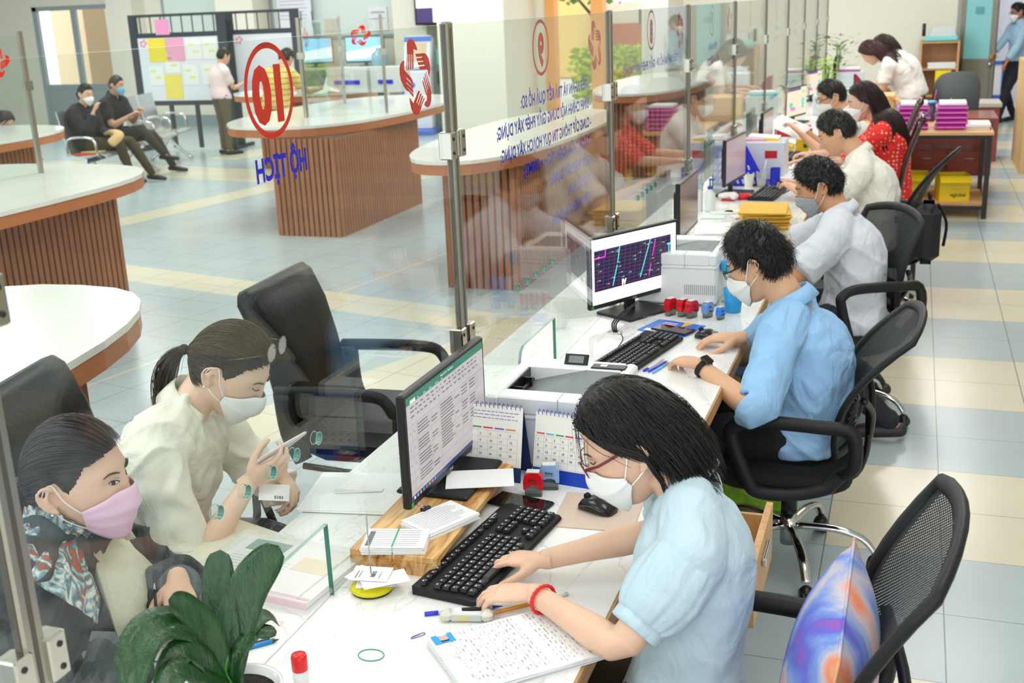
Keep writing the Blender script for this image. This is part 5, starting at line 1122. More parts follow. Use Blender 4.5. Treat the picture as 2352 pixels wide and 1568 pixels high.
# clerk with curly hair, grey white shirt
p3 = person('person with curly black hair in a grey white shirt and grey mask', ((-.39, 5.42, 1.085), R(190), R(24), 0, 1.03), (-.275, 5.38, .935), (-.22, 5.3, .50), (-1, -.12),
    ((-.70, 5.45, .79), (-.71, 5.10, .79)), dict(mat=grey_s, sleeve=.8, collar=True, ch=.036, g=.018, wr=.006, flare=.022, lo=-.22), (34, 36, 44), skin=(204, 150, 112), hair=dict(style='short', n=1800, w=.002, L=.04, T=.02, mess=.8, lift=.25, rough=.012, seed=8, col=(24, 22, 22)),
    mask='surgical', mask_col=(158, 162, 168), vox=.0065, elhint=((0, .9, -.6), (.3, -.7, -.8)), sh=((-.3, 5.57, .89), (-.3, 5.19, .885)), bulge=.045, fat=1.1, hands=[dict(curl=(30, 40, 30)), dict(curl=(35, 50, 30))], shoe=(40, 38, 38), ankles=((-.1, 5.6, .09), (-.02, 5.05, .09)), knees=((-.6, 5.45, .5), (-.5, 5.1, .47)))
p4 = person('person with short black hair in a plain cream shirt reading a phone', ((-.41, 6.98, 1.155), R(182), R(30), 0, 1.06), (-.27, 6.98, .99), (-.2, 6.95, .52), (-1, 0),
    ((-.63, 7.15, .82), (-.62, 6.9, .82)), dict(mat=cream_s, sleeve=.85, collar=True, ch=.036, g=.018, wr=.006, flare=.02, lo=-.2), (30, 32, 40), skin=(222, 172, 140), hair=dict(style='short', n=900, w=.0024, L=.03, T=.015, mess=.3, seed=9), vox=.0085, elhint=((0, .7, -.8), (0, -.6, -.8)), fat=1.12, bulge=.06)
redc = mat('blouse_red', (226, 44, 34), .8)
nt, b = nodes(redc); tc = nt.nodes.new('ShaderNodeTexCoord'); vo = nt.nodes.new('ShaderNodeTexVoronoi'); vo.inputs['Scale'].default_value = 38; vo.inputs['Randomness'].default_value = .35; nt.links.new(tc.outputs['Object'], vo.inputs['Vector'])
rp = nt.nodes.new('ShaderNodeValToRGB'); rp.color_ramp.interpolation = 'CONSTANT'; rp.color_ramp.elements[0].color = (1, 1, 1, 1); rp.color_ramp.elements[1].position = .3; rp.color_ramp.elements[1].color = (0, 0, 0, 1); nt.links.new(vo.outputs['Distance'], rp.inputs[0])
mx = nt.nodes.new('ShaderNodeMix'); mx.data_type = 'RGBA'; nt.links.new(rp.outputs[0], mx.inputs[0]); mx.inputs[6].default_value = lin((228, 40, 32)) + (1,); hs_ = nt.nodes.new('ShaderNodeMix'); hs_.data_type = 'RGBA'; nt.links.new(vo.outputs['Color'], hs_.inputs[0]); hs_.inputs[6].default_value = lin((250, 190, 120)) + (1,); hs_.inputs[7].default_value = lin((225, 150, 200)) + (1,); nt.links.new(hs_.outputs[2], mx.inputs[7]); nt.links.new(mx.outputs[2], b.inputs['Base Color'])
p5 = person('person with long dark hair in a red dotted blouse', ((-.31, 8.2, 1.22), R(188), R(16), 0, 1.03), (-.195, 8.2, 1.06), (-.12, 8.2, .54), (-1, 0),
    ((-.66, 8.4, .84), (-.66, 8.0, .84)), dict(mat=redc, sleeve=1.0, g=.014, wr=.004, lo=-.2), (40, 40, 48), skin=(230, 186, 160), hair=dict(style='long', L=.50, n=1500, w=.0034, back=.7, gl=.7, layer=.024, seed=12, col=(46, 24, 24), T=.02), mask='boat', vox=.009, fem=True, bulge=.04, fat=1.1)
p6 = person('person in glasses and a white shirt holding a sheet of paper', ((-.60, 9.35, 1.16), R(200), R(22), 0, 1.06), (-.47, 9.35, 1.0), (-.40, 9.3, .52), (-1, -.1),
    ((-.80, 9.5, .88), (-.82, 9.2, .90)), dict(mat=white_s, sleeve=.85, collar=True, g=.016, wr=.005, flare=.015, lo=-.2), (30, 32, 40), skin=(222, 172, 144), hair=dict(style='short', n=700, w=.0026, L=.035, T=.017, mess=.4, seed=14), mask='boat', glasses=(40, 34, 34), vox=.009)
p7 = person('person with long brown hair bending in a white short sleeved top', ((-.43, 12.5, 1.335), R(170), R(48), 0, 1.0), (-.27, 12.5, 1.24), (-.05, 12.5, .86), (-1, 0),
    ((-.60, 12.7, .9), (-.56, 12.3, .9)), dict(mat=white_s, sleeve=.6, g=.014, wr=.004, lo=-.1, cuff=.6), (190, 190, 194), skin=(226, 178, 150), hair=dict(style='long', L=.36, n=900, w=.0044, back=.8, gl=.6, layer=.022, seed=15, col=(66, 34, 28), T=.018), vox=.012, fem=True, legs='stand', elhint=((0, .2, -1), (0, -.2, -1)), brows=False)
p8 = person('person in white half hidden behind the bending long haired person', ((-.32, 13.05, 1.37), R(160), R(40), 0, 1.0), (-.16, 13.05, 1.26), (.02, 13.05, .86), (-1, .1),
    ((-.49, 13.25, .95), (-.44, 12.85, .95)), dict(mat=white_s, sleeve=.6, g=.014, wr=.004, lo=-.1), (60, 60, 70), skin=(226, 178, 150), hair=dict(style='bob', L=.2, n=500, w=.0045, back=.7, gl=.7, layer=.02, seed=16, col=(50, 30, 26)), vox=.013, fem=True, legs='stand', brows=False)
p9 = person('person in a light blue shirt and white mask walking through the staff door', ((1.36, 18.35, 1.56), R(200), R(14), 0, 1.05), (1.39, 18.4, 1.39), (1.39, 18.4, .88), (-.9, -.45),
    ((1.05, 18.2, .98), (1.22, 18.1, .82)), dict(mat=cloth('shirt_office_blue', (166, 200, 226)), sleeve=1.85, collar=True, g=.014, wr=.004, lo=-.05), (26, 30, 40), skin=(176, 122, 96), hair=dict(style='short', n=400, w=.004, L=.035, T=.016, seed=17), mask='boat', glasses=(50, 40, 40), vox=.012, s=.96, legs='stand', knees=((1.28, 18.42, .46), (1.28, 18.25, .46)), ankles=((1.42, 18.55, .08), (1.2, 18.2, .08)))
# visitors --------------------------------------------------------
den = mat('denim_black', (74, 78, 82), .9, bump=.4, bscale=90, vary=.35, vscale=16)
v1 = person('person in a black washed denim jacket and pink mask leaning on the counter', ((-1.545, 1.70, 1.07), R(10), R(3), R(4), 1.04), (-1.585, 1.60, .93), (-1.72, 1.52, .50), (1, .22),
    ((-1.36, 1.58, .80), (-1.385, 1.76, .83)), dict(mat=den, sleeve=1.86, g=.026, wr=.010, wf=11, flare=.012, lo=-.2, name='denim_jacket'), (60, 62, 70), skin=(236, 192, 168), hair=dict(style='tied', n=2200, w=.0013, tie=(0, -.118, -.03), tail=.12, seed=21, col=(58, 42, 42), front=.5, tie_band=mat('purple_tie', (70, 50, 120), .7), bun=(0, -.135, -.045), sr=.03, T=.010),
    mask='surgical', mask_col=(246, 200, 226), vox=.0045, fem=True, eyes='open', fat=1.1, bulge=.05, sh=((-1.55, 1.43, .88), (-1.63, 1.80, .88)), elhint=((-.3, -.8, -.5), (-.2, .6, -.8)), hands=[dict(d=(.1, 1, -.05), n=(0, 0, -1), curl=(40, 45, 30)), dict(d=(.55, -.7, -.35), n=(-.2, 0, -1), curl=(45, 40, 25), spread=8)])
ivory = cloth('shirt_ivory', (240, 236, 222))
v2 = person('person in an ivory shirt with glasses on the hair looking at a phone', ((-1.60, 2.345, 1.095), R(8), R(38), 0, 1.02), (-1.72, 2.28, .965), (-1.84, 2.3, .50), (1, .1),
    ((-1.505, 2.235, .84), (-1.50, 2.36, .82)), dict(mat=ivory, sleeve=1.15, cuff=1.12, g=.018, wr=.008, wf=10, flare=.004, lo=-.25, collar=True, ch=.045, open=34), (226, 222, 208), skin=(238, 200, 176), hair=dict(style='tied', n=2200, w=.0013, tie=(0, -.12, -.035), tail=.28, seed=22, col=(58, 46, 34), front=.54, td=(0, -.7, -.7), tie_band=mat('hair_tie_dark', (36, 26, 24), .7), T=.012), mask='boat', vox=.0045, fem=True, bulge=.05,
    sh=((-1.70, 2.12, .92), (-1.76, 2.44, .92)), elhint=((0, -.6, -.9), (0, .6, -.8)), hands=[dict(d=(.75, .45, .35), n=(-.3, .75, .5), curl=(30, 40, 30)), dict(d=(.6, -.3, -.5), n=(-.5, -.3, -.6), curl=(35, 40, 30))])
# waiting couple and others in the lobby
person('person in a black coat holding a tan cloth on the waiting bench', ((-9.38, 11.45, 1.12), R(-15), R(12), 0, 1.0), (-9.46, 11.45, .95), (-9.52, 11.5, .51), (1, -.1),
    ((-9.22, 11.35, .92), (-9.14, 11.55, .64)), dict(mat=mat('coat_black', (38, 40, 46), .9), sleeve=1.85, g=.022, wr=.006, lo=-.25), (72, 62, 42), skin=(222, 178, 156), hair=dict(style='tied', n=350, w=.005, tie=(0, -.12, .0), tail=.1, seed=31, T=.012), mask='boat', vox=.013, fem=True, ankles=((-9.1, 11.75, .1), (-8.95, 11.95, .1)), knees=((-9.12, 11.6, .53), (-9.1, 11.8, .52)), eyes='open')
person('person in a black polo with crossed arms and a blue mask on the waiting bench', ((-9.50, 12.2, 1.17), R(0), R(8), 0, 1.0), (-9.58, 12.2, 1.0), (-9.64, 12.15, .51), (1, 0),
    ((-9.30, 12.12, .80), (-9.28, 12.28, .83)), dict(mat=mat('polo_black', (34, 36, 40), .9), sleeve=.7, collar=True, g=.016, wr=.005, lo=-.15), (62, 58, 50), skin=(206, 156, 132), hair=dict(style='short', n=300, w=.005, L=.02, T=.010, seed=32, col=(56, 42, 38)), mask='surgical', mask_col=(128, 196, 222), vox=.013, ankles=((-9.2, 12.75, .09), (-9.1, 12.45, .28)), knees=((-9.25, 12.45, .53), (-9.22, 12.2, .62)), hands=[dict(curl=(20, 30, 20)), dict(curl=(20, 30, 20))])
stp = mat('yellow_stripe', (226, 192, 96), .8); nt, b = nodes(stp); g_ = nt.nodes.new('ShaderNodeTexCoord'); s_ = nt.nodes.new('ShaderNodeSeparateXYZ'); nt.links.new(g_.outputs['Object'], s_.inputs[0]); m_ = nt.nodes.new('ShaderNodeMath'); m_.operation = 'MULTIPLY'; m_.inputs[1].default_value = 95; nt.links.new(s_.outputs[2], m_.inputs[0]); m2_ = nt.nodes.new('ShaderNodeMath'); m2_.operation = 'SINE'; nt.links.new(m_.outputs[0], m2_.inputs[0]); m3_ = nt.nodes.new('ShaderNodeMath'); m3_.operation = 'GREATER_THAN'; m3_.inputs[1].default_value = .8; nt.links.new(m2_.outputs[0], m3_.inputs[0]); mx = nt.nodes.new('ShaderNodeMix'); mx.data_type = 'RGBA'; nt.links.new(m3_.outputs[0], mx.inputs[0]); mx.inputs[6].default_value = lin((228, 196, 100)) + (1,); mx.inputs[7].default_value = lin((120, 140, 120)) + (1,); nt.links.new(mx.outputs[2], b.inputs['Base Color'])
person('person in a yellow striped shirt writing at a lobby counter', ((-7.27, 12.6, 1.43), R(80), R(30), 0, 1.0), (-7.31, 12.48, 1.28), (-7.35, 12.4, .86), (.1, 1),
    ((-6.95, 12.85, 1.05), (-7.45, 12.9, 1.03)), dict(mat=stp, sleeve=.6, g=.02, wr=.004, lo=-.1), (60, 66, 80), skin=(214, 164, 134), hair=dict(style='short', n=300, w=.005, L=.03, T=.012, seed=33), vox=.013, legs='stand', brows=False)
person('person in a pink white shirt standing between the two notice boards', ((-9.45, 14.6, 1.40), R(60), R(20), 0, 1.0), (-9.5, 14.55, 1.24), (-9.5, 14.5, .84), (.5, .8),
    ((-9.3, 14.8, 1.0), (-9.6, 14.8, 1.0)), dict(mat=mat('shirt_rose', (236, 214, 216), .85), sleeve=.7, g=.014, wr=.004, lo=-.1), (100, 88, 74), skin=(222, 176, 152), hair=dict(style='short', n=250, w=.005, L=.03, T=.012, seed=34), vox=.014, fem=True, legs='stand', brows=False, s=.96)
person('person with dark hair crouching low at the counter before the waiting seats', ((-8.95, 9.62, .98), R(-20), R(30), 0, 1.0), (-9.05, 9.62, .83), (-9.2, 9.6, .42), (1, -.2),
    ((-8.8, 9.75, .6), (-8.8, 9.45, .6)), dict(mat=mat('shirt_grey_blue', (170, 186, 206), .85), sleeve=1.7, g=.016, wr=.004, lo=-.1), (62, 84, 110), skin=(222, 176, 152), hair=dict(style='bob', L=.16, n=300, w=.006, seed=35, col=(48, 42, 40)), mask='boat', vox=.014, fem=True, s=.9)
# ------------------------------------------------------------------ things on the counter
DZ = .75; wp = MATS['white_paper']; LG = mat('logo_grey', (190, 190, 190), .5); inkm = mat('print_ink', (120, 122, 130), .8); blueink = mat('blue_ink', (110, 130, 200), .8); darkink = mat('black_ink', (40, 40, 44), .8)
def monitor(lab, c, rz, zb, content, w_=.5, h_=.285, base=True, group='monitors on the counter', th=.022):
    """c: ground position of the screen centre; zb bottom of casing above worktop"""
    t = thing('monitor', lab, 'monitor', (c[0], c[1], c[2]), rz, group)
    MB().use(blk).bb(-w_ / 2, w_ / 2, 0, th, zb, zb + h_, bev=.004).bb(-w_ / 2 + .05, w_ / 2 - .05, th, th + .02, zb + .03, zb + h_ - .05, bev=.01).build('casing', t)
    s_ = MB(); content(s_, w_ - .022, h_ - .03, zb + .019); s_.build('screen', t)
    g = MB().use(LG); put_text(g, 'LG', (0, -.0006, zb + .005), (1, 0, 0), (0, 0, 1), .011, .9, .0004, 'c'); ring(g, (-.012, -.0006, zb + .0088), .0030, .0045, (1, 0, 0), (0, 0, 1), 14); g.use(mat('energy_sticker', (90, 170, 80), .5)).bb(-w_ / 2 + .006, -w_ / 2 + .018, -.0008, 0, zb + .003, zb + .016); g.build('logo', t)
    if base:
        MB().use(blk).bb(-.025, .025, .022, .045, .01, zb + .12, bev=.004).build('stand_neck', t); MB().use(blks).bb(-.125, .125, -.09, .10, 0, .012, bev=.004).build('stand_base', t)
    return t
def Q(s_, x0, x1, z0, z1, y): s_.quad((x0, y, z0), (x1, y, z0), (x1, y, z1), (x0, y, z1))
scr_w = mat('screen_white', (196, 190, 194), .3, emit=.32); scr_g = mat('screen_green', (38, 120, 96), .3, emit=.4); scr_l = mat('screen_line', (166, 162, 168), .3, emit=.25); scr_t = mat('screen_text', (118, 114, 118), .3, emit=.1); scr_b = mat('screen_bar', (60, 74, 120), .3, emit=.3)
def sheet(s_, W_, H_, z0):
    x0 = -W_ / 2; s_.use(scr_w); Q(s_, x0, -x0, z0, z0 + H_, -.0004); s_.use(scr_g); Q(s_, x0, -x0, z0 + H_ * .925, z0 + H_, -.0008)
    s_.use(mat('screen_ribbon', (222, 216, 218), .3, emit=.5)); Q(s_, x0 + .02, x0 + .05, z0 + H_ * .925, z0 + H_ * .96, -.0012); s_.use(scr_b); Q(s_, x0, -x0, z0, z0 + H_ * .045, -.0008)
    s_.use(mat('screen_ui', (236, 236, 240), .3, emit=.5)); put_text(s_, 'Đăng ký hộ tịch - Bảng tổng hợp', (0, -.0012, z0 + H_ * .965), (1, 0, 0), (0, 0, 1), .006, 1, .0001, 'c')
    for i, t in enumerate(('Tệp', 'Chèn', 'Bố trí', 'Dữ liệu', 'Xem')): put_text(s_, t, (x0 + .06 + i * .035, -.0012, z0 + H_ * .932), (1, 0, 0), (0, 0, 1), .006)
    cols = [0, .022, .05, .13, .185, .275, .32, .375, .43, W_]
    s_.use(mat('screen_head', (196, 190, 196), .3, emit=.35)); Q(s_, x0, -x0, z0 + H_ * .72, z0 + H_ * .75, -.0008); s_.use(scr_l)
    for c in cols[1:-1]: Q(s_, x0 + c, x0 + c + .0008, z0 + H_ * .08, z0 + H_ * .75, -.0011)
    rows = [.72, .56, .41, .26, .17, .08]
    for r in rows: Q(s_, x0, -x0, z0 + H_ * r, z0 + H_ * r + .0008, -.0011)
    s_.use(scr_t); rnd = random.Random(3)
    for i, r in enumerate(rows[:4]):
        b_ = z0 + H_ * r
        for ci, nl, wd in ((2, 4, .072), (3, 2, .036), (4, 5, .082), (5, 1, .03), (6, 3, .04), (7, 3, .04)):
            if i == 3 and ci > 3: continue
            for l in range(nl):
                z = b_ - .010 - l * (.0078 if nl > 3 else .009) - (.012 if ci in (3, 5) else 0); x = x0 + cols[ci] + .004; e_ = x + wd * rnd.uniform(.75, 1)
                while x < e_:
                    w2 = rnd.uniform(.004, .010); Q(s_, x, min(x + w2, e_), z, z + .0032, -.0011); x += w2 + .0016
        put_text(s_, str(20 + i), (x0 + .03, -.0012, b_ - .02), (1, 0, 0), (0, 0, 1), .007); put_text(s_, str(18 + i), (x0 + .006, -.0012, b_ - .02), (1, 0, 0), (0, 0, 1), .007)
    for r in (.79, .84, .88):
        x = x0 + .02
        while x < x0 + W_ * .9: w2 = rnd.uniform(.004, .02); Q(s_, x, x + w2, z0 + H_ * r, z0 + H_ * r + .003, -.0011); x += w2 + rnd.uniform(.006, .02)
    for i, c in enumerate(((240, 240, 240), (120, 180, 240), (240, 170, 60), (60, 160, 230), (230, 80, 60), (90, 190, 110), (230, 100, 160), (120, 150, 250))): s_.use(mat('icon%d' % i, c, .3, emit=.5)); Q(s_, x0 + .01 + i * .017, x0 + .018 + i * .017, z0 + H_ * .008, z0 + H_ * .036, -.0012)
def cad(s_, W_, H_, z0):
    x0 = -W_ / 2; s_.use(mat('screen_pure', (252, 252, 255), .3, emit=.85)); Q(s_, x0, -x0, z0, z0 + H_, -.0004); s_.use(mat('cad_navy', (34, 24, 66), .3, emit=.35)); a, b = z0 + H_ * .2, z0 + H_ * .83; Q(s_, x0 + .012, -x0 - .03, a, b, -.0008)
    L0, L1 = x0 + .012, -x0 - .03
    def line(p, q, w2, m, y=-.0012):
        s_.use(m); p = V((p[0], 0, p[1])); q = V((q[0], 0, q[1])); n = V((-(q - p).z, 0, (q - p).x)).normalized() * w2; s_.add([(v.x, y, v.z) for v in (p - n, q - n, q + n, p + n)], [(0, 1, 2, 3)])
    pu = mat('cad_grid', (120, 90, 150), .3, emit=.5); re_ = mat('cad_red', (170, 60, 110), .3, emit=.5); cy_ = mat('cad_cyan', (70, 226, 220), .3, emit=.9); ma = mat('cad_magenta', (240, 60, 220), .3, emit=.9); wt = mat('cad_white', (240, 240, 240), .3, emit=.9); gr = mat('cad_green', (60, 210, 110), .3, emit=.7); hh = b - a
    for i in range(15): x = L0 + (i + .5) * (L1 - L0) / 15; line((x, a), (min(L1, x + .012), b), .0005, pu if i % 3 else re_)
    for i in range(11): z = a + (i + .5) * hh / 11; line((L0, min(b, z + .004)), (L1, z), .0005, pu if i % 4 else re_)
    line((L0 + .10, a + .01), (L0 + .125, a + hh * .55), .0022, cy_); line((L0 + .127, a + hh * .6), (L0 + .14, b), .0022, cy_); line((L0 + .255, a + hh * .1), (L0 + .315, b), .0022, cy_); line((L0 + .305, a + hh * .08), (L0 + .318, a + hh * .38), .0018, ma); line((L0 + .326, a + hh * .55), (L0 + .345, b - .004), .0018, ma)
    line((L0, b - .03), (L0 + .06, b - .028), .002, ma); line((L0 + .06, b - .028), (L0 + .062, b), .002, ma); s_.use(cy_); put_text(s_, 'T', (L1 - .022, -.0013, a + hh * .55), (1, 0, 0), (0, 0, 1), .055, .6, .001); s_.use(wt); put_text(s_, 'IV', (L0 + .15, -.0013, a + .004), (1, 0, 0), (0, 0, 1), .03, .9, .002)
    rnd = random.Random(5)
    for i in range(30): x = rnd.uniform(L0 + .01, L1 - .05); z = rnd.uniform(a + .01, b - .01); s_.use(gr); Q(s_, x, x + .003, z, z + .003, -.0013); s_.use(mat('cad_grey', (180, 180, 190), .3, emit=.4)); Q(s_, x + .008, x + .018, z, z + .004, -.0013)
    s_.use(scr_l); Q(s_, x0 + .03, x0 + .3, z0 + H_ * .9, z0 + H_ * .905, -.0008); Q(s_, x0 + .02, x0 + .2, z0 + H_ * .1, z0 + H_ * .105, -.0008)
def plain_s(c, e):
    def f(s_, W_, H_, z0): s_.use(mat('screen_plain%d' % c[0], c, .18, emit=e)); Q(s_, -W_ / 2, W_ / 2, z0, z0 + H_, -.0004)
    return f
def colour_s(s_, W_, H_, z0):
    x0 = -W_ / 2; s_.use(mat('screen_beige', (222, 204, 186), .3, emit=.6)); Q(s_, x0, -x0, z0, z0 + H_, -.0004)
    for i, (a, b, c, d, col) in enumerate(((0, .7, .9, 1, (90, 70, 130)), (.72, .95, .78, .88, (140, 214, 150)), (.12, .3, .3, .5, (80, 200, 190)), (.2, .42, .2, .3, (220, 90, 180)), (.75, .9, .2, .6, (110, 200, 190)))): s_.use(mat('blk%d' % i, col, .3, emit=.5)); Q(s_, x0 + W_ * a, x0 + W_ * b, z0 + H_ * c, z0 + H_ * d, -.0008)
monitor('black monitor showing a green headed spreadsheet on the oak riser', (-1.055, 2.465, .797), R(89), .022, sheet)
monitor('black monitor showing a dark cadastral map with cyan and magenta lines', (-1.0, 4.29, DZ), R(59.7), .055, cad)
monitor('black monitor with a dark unlit screen beyond the map monitor', (-1.03, 5.62, DZ), R(90), .06, plain_s((104, 82, 82), .12))
monitor('black monitor with a grey pink screen before the blue file rack', (-1.02, 7.16, DZ), R(84), .08, plain_s((176, 158, 168), .35))
monitor('black monitor seen edge on beside the white file box', (-1.04, 9.0, DZ), R(88), .06, plain_s((150, 146, 150), .3))
monitor('black monitor with a beige and green screen facing the aisle', (-1.05, 11.35, DZ), R(75), .055, colour_s, .54)
monitor('black monitor with coloured blocks on its screen, next to the plants', (-1.08, 13.7, DZ), R(75), .055, colour_s, .54)
monitor('black monitor at the far end of the counter beside the leafy plants', (-.95, 15.6, DZ), R(92), .12, plain_s((60, 60, 64), .05))
# oak riser
ris = mat('riser_wood', (214, 158, 96), .45); nt, b = nodes(ris); tc = nt.nodes.new('ShaderNodeTexCoord'); mp = nt.nodes.new('ShaderNodeMapping'); mp.inputs['Scale'].default_value = (14, 1.3, 6); wv = nt.nodes.new('ShaderNodeTexNoise'); wv.inputs['Scale'].default_value = 2.4; wv.inputs['Detail'].default_value = 8; wv.inputs['Distortion'].default_value = 2.2
nt.links.new(tc.outputs['Object'], mp.inputs[0]); nt.links.new(mp.outputs[0], wv.inputs['Vector']); rp = nt.nodes.new('ShaderNodeValToRGB'); e = rp.color_ramp.elements; e[0].position = .32; e[0].color = lin((120, 76, 40)) + (1,); e[1].position = .62; e[1].color = lin((232, 190, 128)) + (1,); k = e.new(.42); k.color = lin((196, 138, 78)) + (1,); nt.links.new(wv.outputs[0], rp.inputs[0]); nt.links.new(rp.outputs[0], b.inputs['Base Color'])
t = thing('monitor_riser', 'warm oak monitor riser standing behind the black keyboard', 'monitor stand', (-1.035, 2.33, DZ), R(1))
MB().use(ris).bb(-.105, .105, -.285, .285, .032, .047, bev=.001).build('board', t)
for y in (-.275, .275): MB().use(ris).bb(-.105, .105, y - .01, y + .01, 0, .032).build('leg', t)
RT = .797
def pages(nm, lab, c, w_, d_, h, rz, n=5, ink=None, lines=0, group=None, m=None, jit=.004, tilt=0):
    t = thing(nm, lab, 'paper', c, rz, group); b = MB().use(m or wp)
    for i in range(n): b.box((random.uniform(-jit, jit), random.uniform(-jit, jit), h * (i + .5) / n), (w_, d_, h / n * .8), Matrix.Rotation(random.uniform(-jit * 3, jit * 3), 4, 'Z').to_euler())
    b.build('sheets', t)
    if lines:
        s_ = MB().use(ink or scr_l)
        for i in range(lines): y = d_ * (.42 - .84 * i / lines); s_.bb(-w_ * .43, w_ * random.uniform(.2, .43), y, y + .0012, h + .0001, h + .0004)
        s_.build('printed_lines', t)
    return t
pages('note_pad', 'ruled white note pad held by a binder clip on the riser', (-.985, 2.215, RT), .15, .105, .016, R(62), 7, scr_l, 12, jit=.003)
t = thing('binder_clip', 'black binder clip gripping the ruled note pad by the monitor foot', 'clip', (-1.035, 2.245, RT + .014), R(70)); MB().use(blk).bb(-.012, .012, -.006, .006, 0, .008).build('body', t); MB().use(MATS['chrome']).tube(smoothpts([(-.006, 0, .008), (-.008, .02, .012), (0, .028, .012), (.008, .02, .012), (.006, 0, .008)], 4), .0009, n=6).build('wire_handle', t)
t = pages('paper_sheet', 'blank white folded sheet lying on the far part of the riser', (-.975, 2.45, RT + .012), .17, .11, .003, R(20), 2)
t = thing('card_pack', 'stack of printed slips with a green rubber band on the riser', 'paper', (-1.04, 2.085, RT), R(14)); b = MB().use(wp)
for i in range(8): b.box((random.uniform(-.002, .002), random.uniform(-.002, .002), .0015 + i * .0024), (.142, .092, .0018), Matrix.Rotation(random.uniform(-.02, .02), 4, 'Z').to_euler())
b.build('slips', t); s_ = MB().use(scr_l)
for i in range(9): s_.bb(-.06, .055, -.038 + i * .009, -.0365 + i * .009, .0197, .0199)
s_.use(inkm).bb(-.062, -.05, -.04, .03, .0198, .02).build('printed_lines', t); MB().use(mat('green_rubber', (40, 170, 110), .5)).bb(-.001, .0015, -.0465, .0465, .0005, .0215).build('rubber_band', t)
# keyboards
def keyboard(lab, c, rz, z=DZ, L_=.45, D_=.155):
    t = thing('keyboard', lab, 'keyboard', (c[0], c[1], z), rz, 'keyboards on the counter')
    b = MB().use(blks); prof = [(-D_ / 2, .002), (-D_ / 2 - .004, .008), (-D_ / 2, .013), (D_ / 2 - .01, .022), (D_ / 2, .018), (D_ / 2, .002)]
    b.loft([[(x, y * k, z_) for y, z_ in prof] for x, k in ((-L_ / 2, .94), (-L_ / 2 + .006, 1), (L_ / 2 - .006, 1), (L_ / 2, .94))], smooth=False); b.build('body', t)
    ks = MB().use(mat('key_black', (34, 34, 37), .4)); lg = MB().use(mat('key_legend', (222, 224, 226), .5)); rnd = random.Random(1)
    def key(x, y, w_=.0165, h=.0165):
        zb = .0155 + (y + D_ / 2) * .058; ks.box((x, y, zb + .0035), (w_, h, .007), taper=.82); 
        if w_ < .03: lg.bb(x - .0035, x - .0005 + rnd.uniform(0, .002), y + .0005, y + .004, zb + .0071, zb + .0074); lg.bb(x + .0012, x + .003, y - .003, y - .001, zb + .0071, zb + .0074) if rnd.random() < .4 else None
    xs = -L_ / 2 + .018
    for r in range(5):
        y = -.058 + r * .019; off = (.0, .012, .006, .003, 0)[r]; x = xs + off; n = 15 - (1 if r in (1,) else 0)
        if r == 0:
            for i, ww in enumerate((.022, .02, .02, .105, .02, .02, .02, .022)): x += ww / 2; key(x, y, ww - .003); x += ww / 2
        else:
            for i in range(14): key(x + i * .0192, y)
    for i in range(13): key(xs + i * .0205 + (i // 4) * .004, .052, .0165, .012)
    for gx in range(3):
        for r in (2, 3, 4): 
            if r > 2: key(xs + .292 + gx * .0192, -.058 + r * .019)
        key(xs + .292 + gx * .0192, -.058)
        key(xs + .292 + gx * .0192, .052, .0165, .012)
    key(xs + .292 + .0192, -.039)
    for gx in range(4):
        for r in range(5): key(xs + .358 + gx * .0185, -.058 + r * .019)
    ks.build('keys', t); lg.build('key_legends', t); g = MB().use(mat('key_legend', (222, 224, 226))); put_text(g, 'logitech', (.13, .064, .0225), (1, 0, 0), (0, 1, 0), .010, 1, .0002); g.use(mat('led_green', (110, 240, 120), .3, emit=1)).bb(.09, .092, .066, .067, .0222, .0228).build('logo', t)
    return t
keyboard('black keyboard under the hands of the clerk in the pale blouse', (-.85, 2.18), R(83))
keyboard('black curved keyboard before the man in the blue shirt', (-.865, 3.74), R(78))
keyboard('black keyboard beside the white papers and yellow folders', (-.80, 5.66), R(85)); keyboard('grey black keyboard before the man in the plain cream shirt', (-.82, 7.15), R(85)); keyboard('black keyboard before the woman in the red blouse', (-.82, 8.85), R(88))
def mouse(lab, c, rz, z=DZ):
    t = thing('computer_mouse', lab, 'mouse', (c[0], c[1], z), rz, 'computer mice on the counter'); b = MB().use(mat('mouse_black', (26, 26, 29), .22)); secs = []
    for y, w_, h in ((-.05, .012, .010), (-.046, .024, .018), (-.03, .031, .03), (-.005, .031, .037), (.02, .028, .033), (.04, .025, .022), (.048, .014, .012)): secs.append([(w_ * math.cos(a), y, max(.001, h * (.35 + .65 * math.sin(a)) if math.sin(a) > -.5 else .001)) for a in [2 * PI * j / 18 for j in range(18)]])
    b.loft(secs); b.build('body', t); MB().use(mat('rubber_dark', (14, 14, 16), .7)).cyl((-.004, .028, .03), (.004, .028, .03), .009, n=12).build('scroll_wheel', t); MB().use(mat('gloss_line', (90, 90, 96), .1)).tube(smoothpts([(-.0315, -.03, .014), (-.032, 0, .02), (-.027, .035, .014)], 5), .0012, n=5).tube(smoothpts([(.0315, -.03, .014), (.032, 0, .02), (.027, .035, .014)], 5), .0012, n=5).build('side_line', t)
t = thing('mouse_pad', 'beige mouse pad carrying a black mouse', 'mouse pad', (-.67, 2.46, DZ), R(4)); MB().use(mat('pad_beige', (214, 192, 176), .6)).box((0, 0, .0015), (.20, .20, .003), bev=.001).build('mat', t)
mouse('black mouse resting on the beige mouse pad', (-.675, 2.465), R(72), DZ + .003); mouse('black mouse under the hand of the man in blue', (-.66, 3.985), R(68))
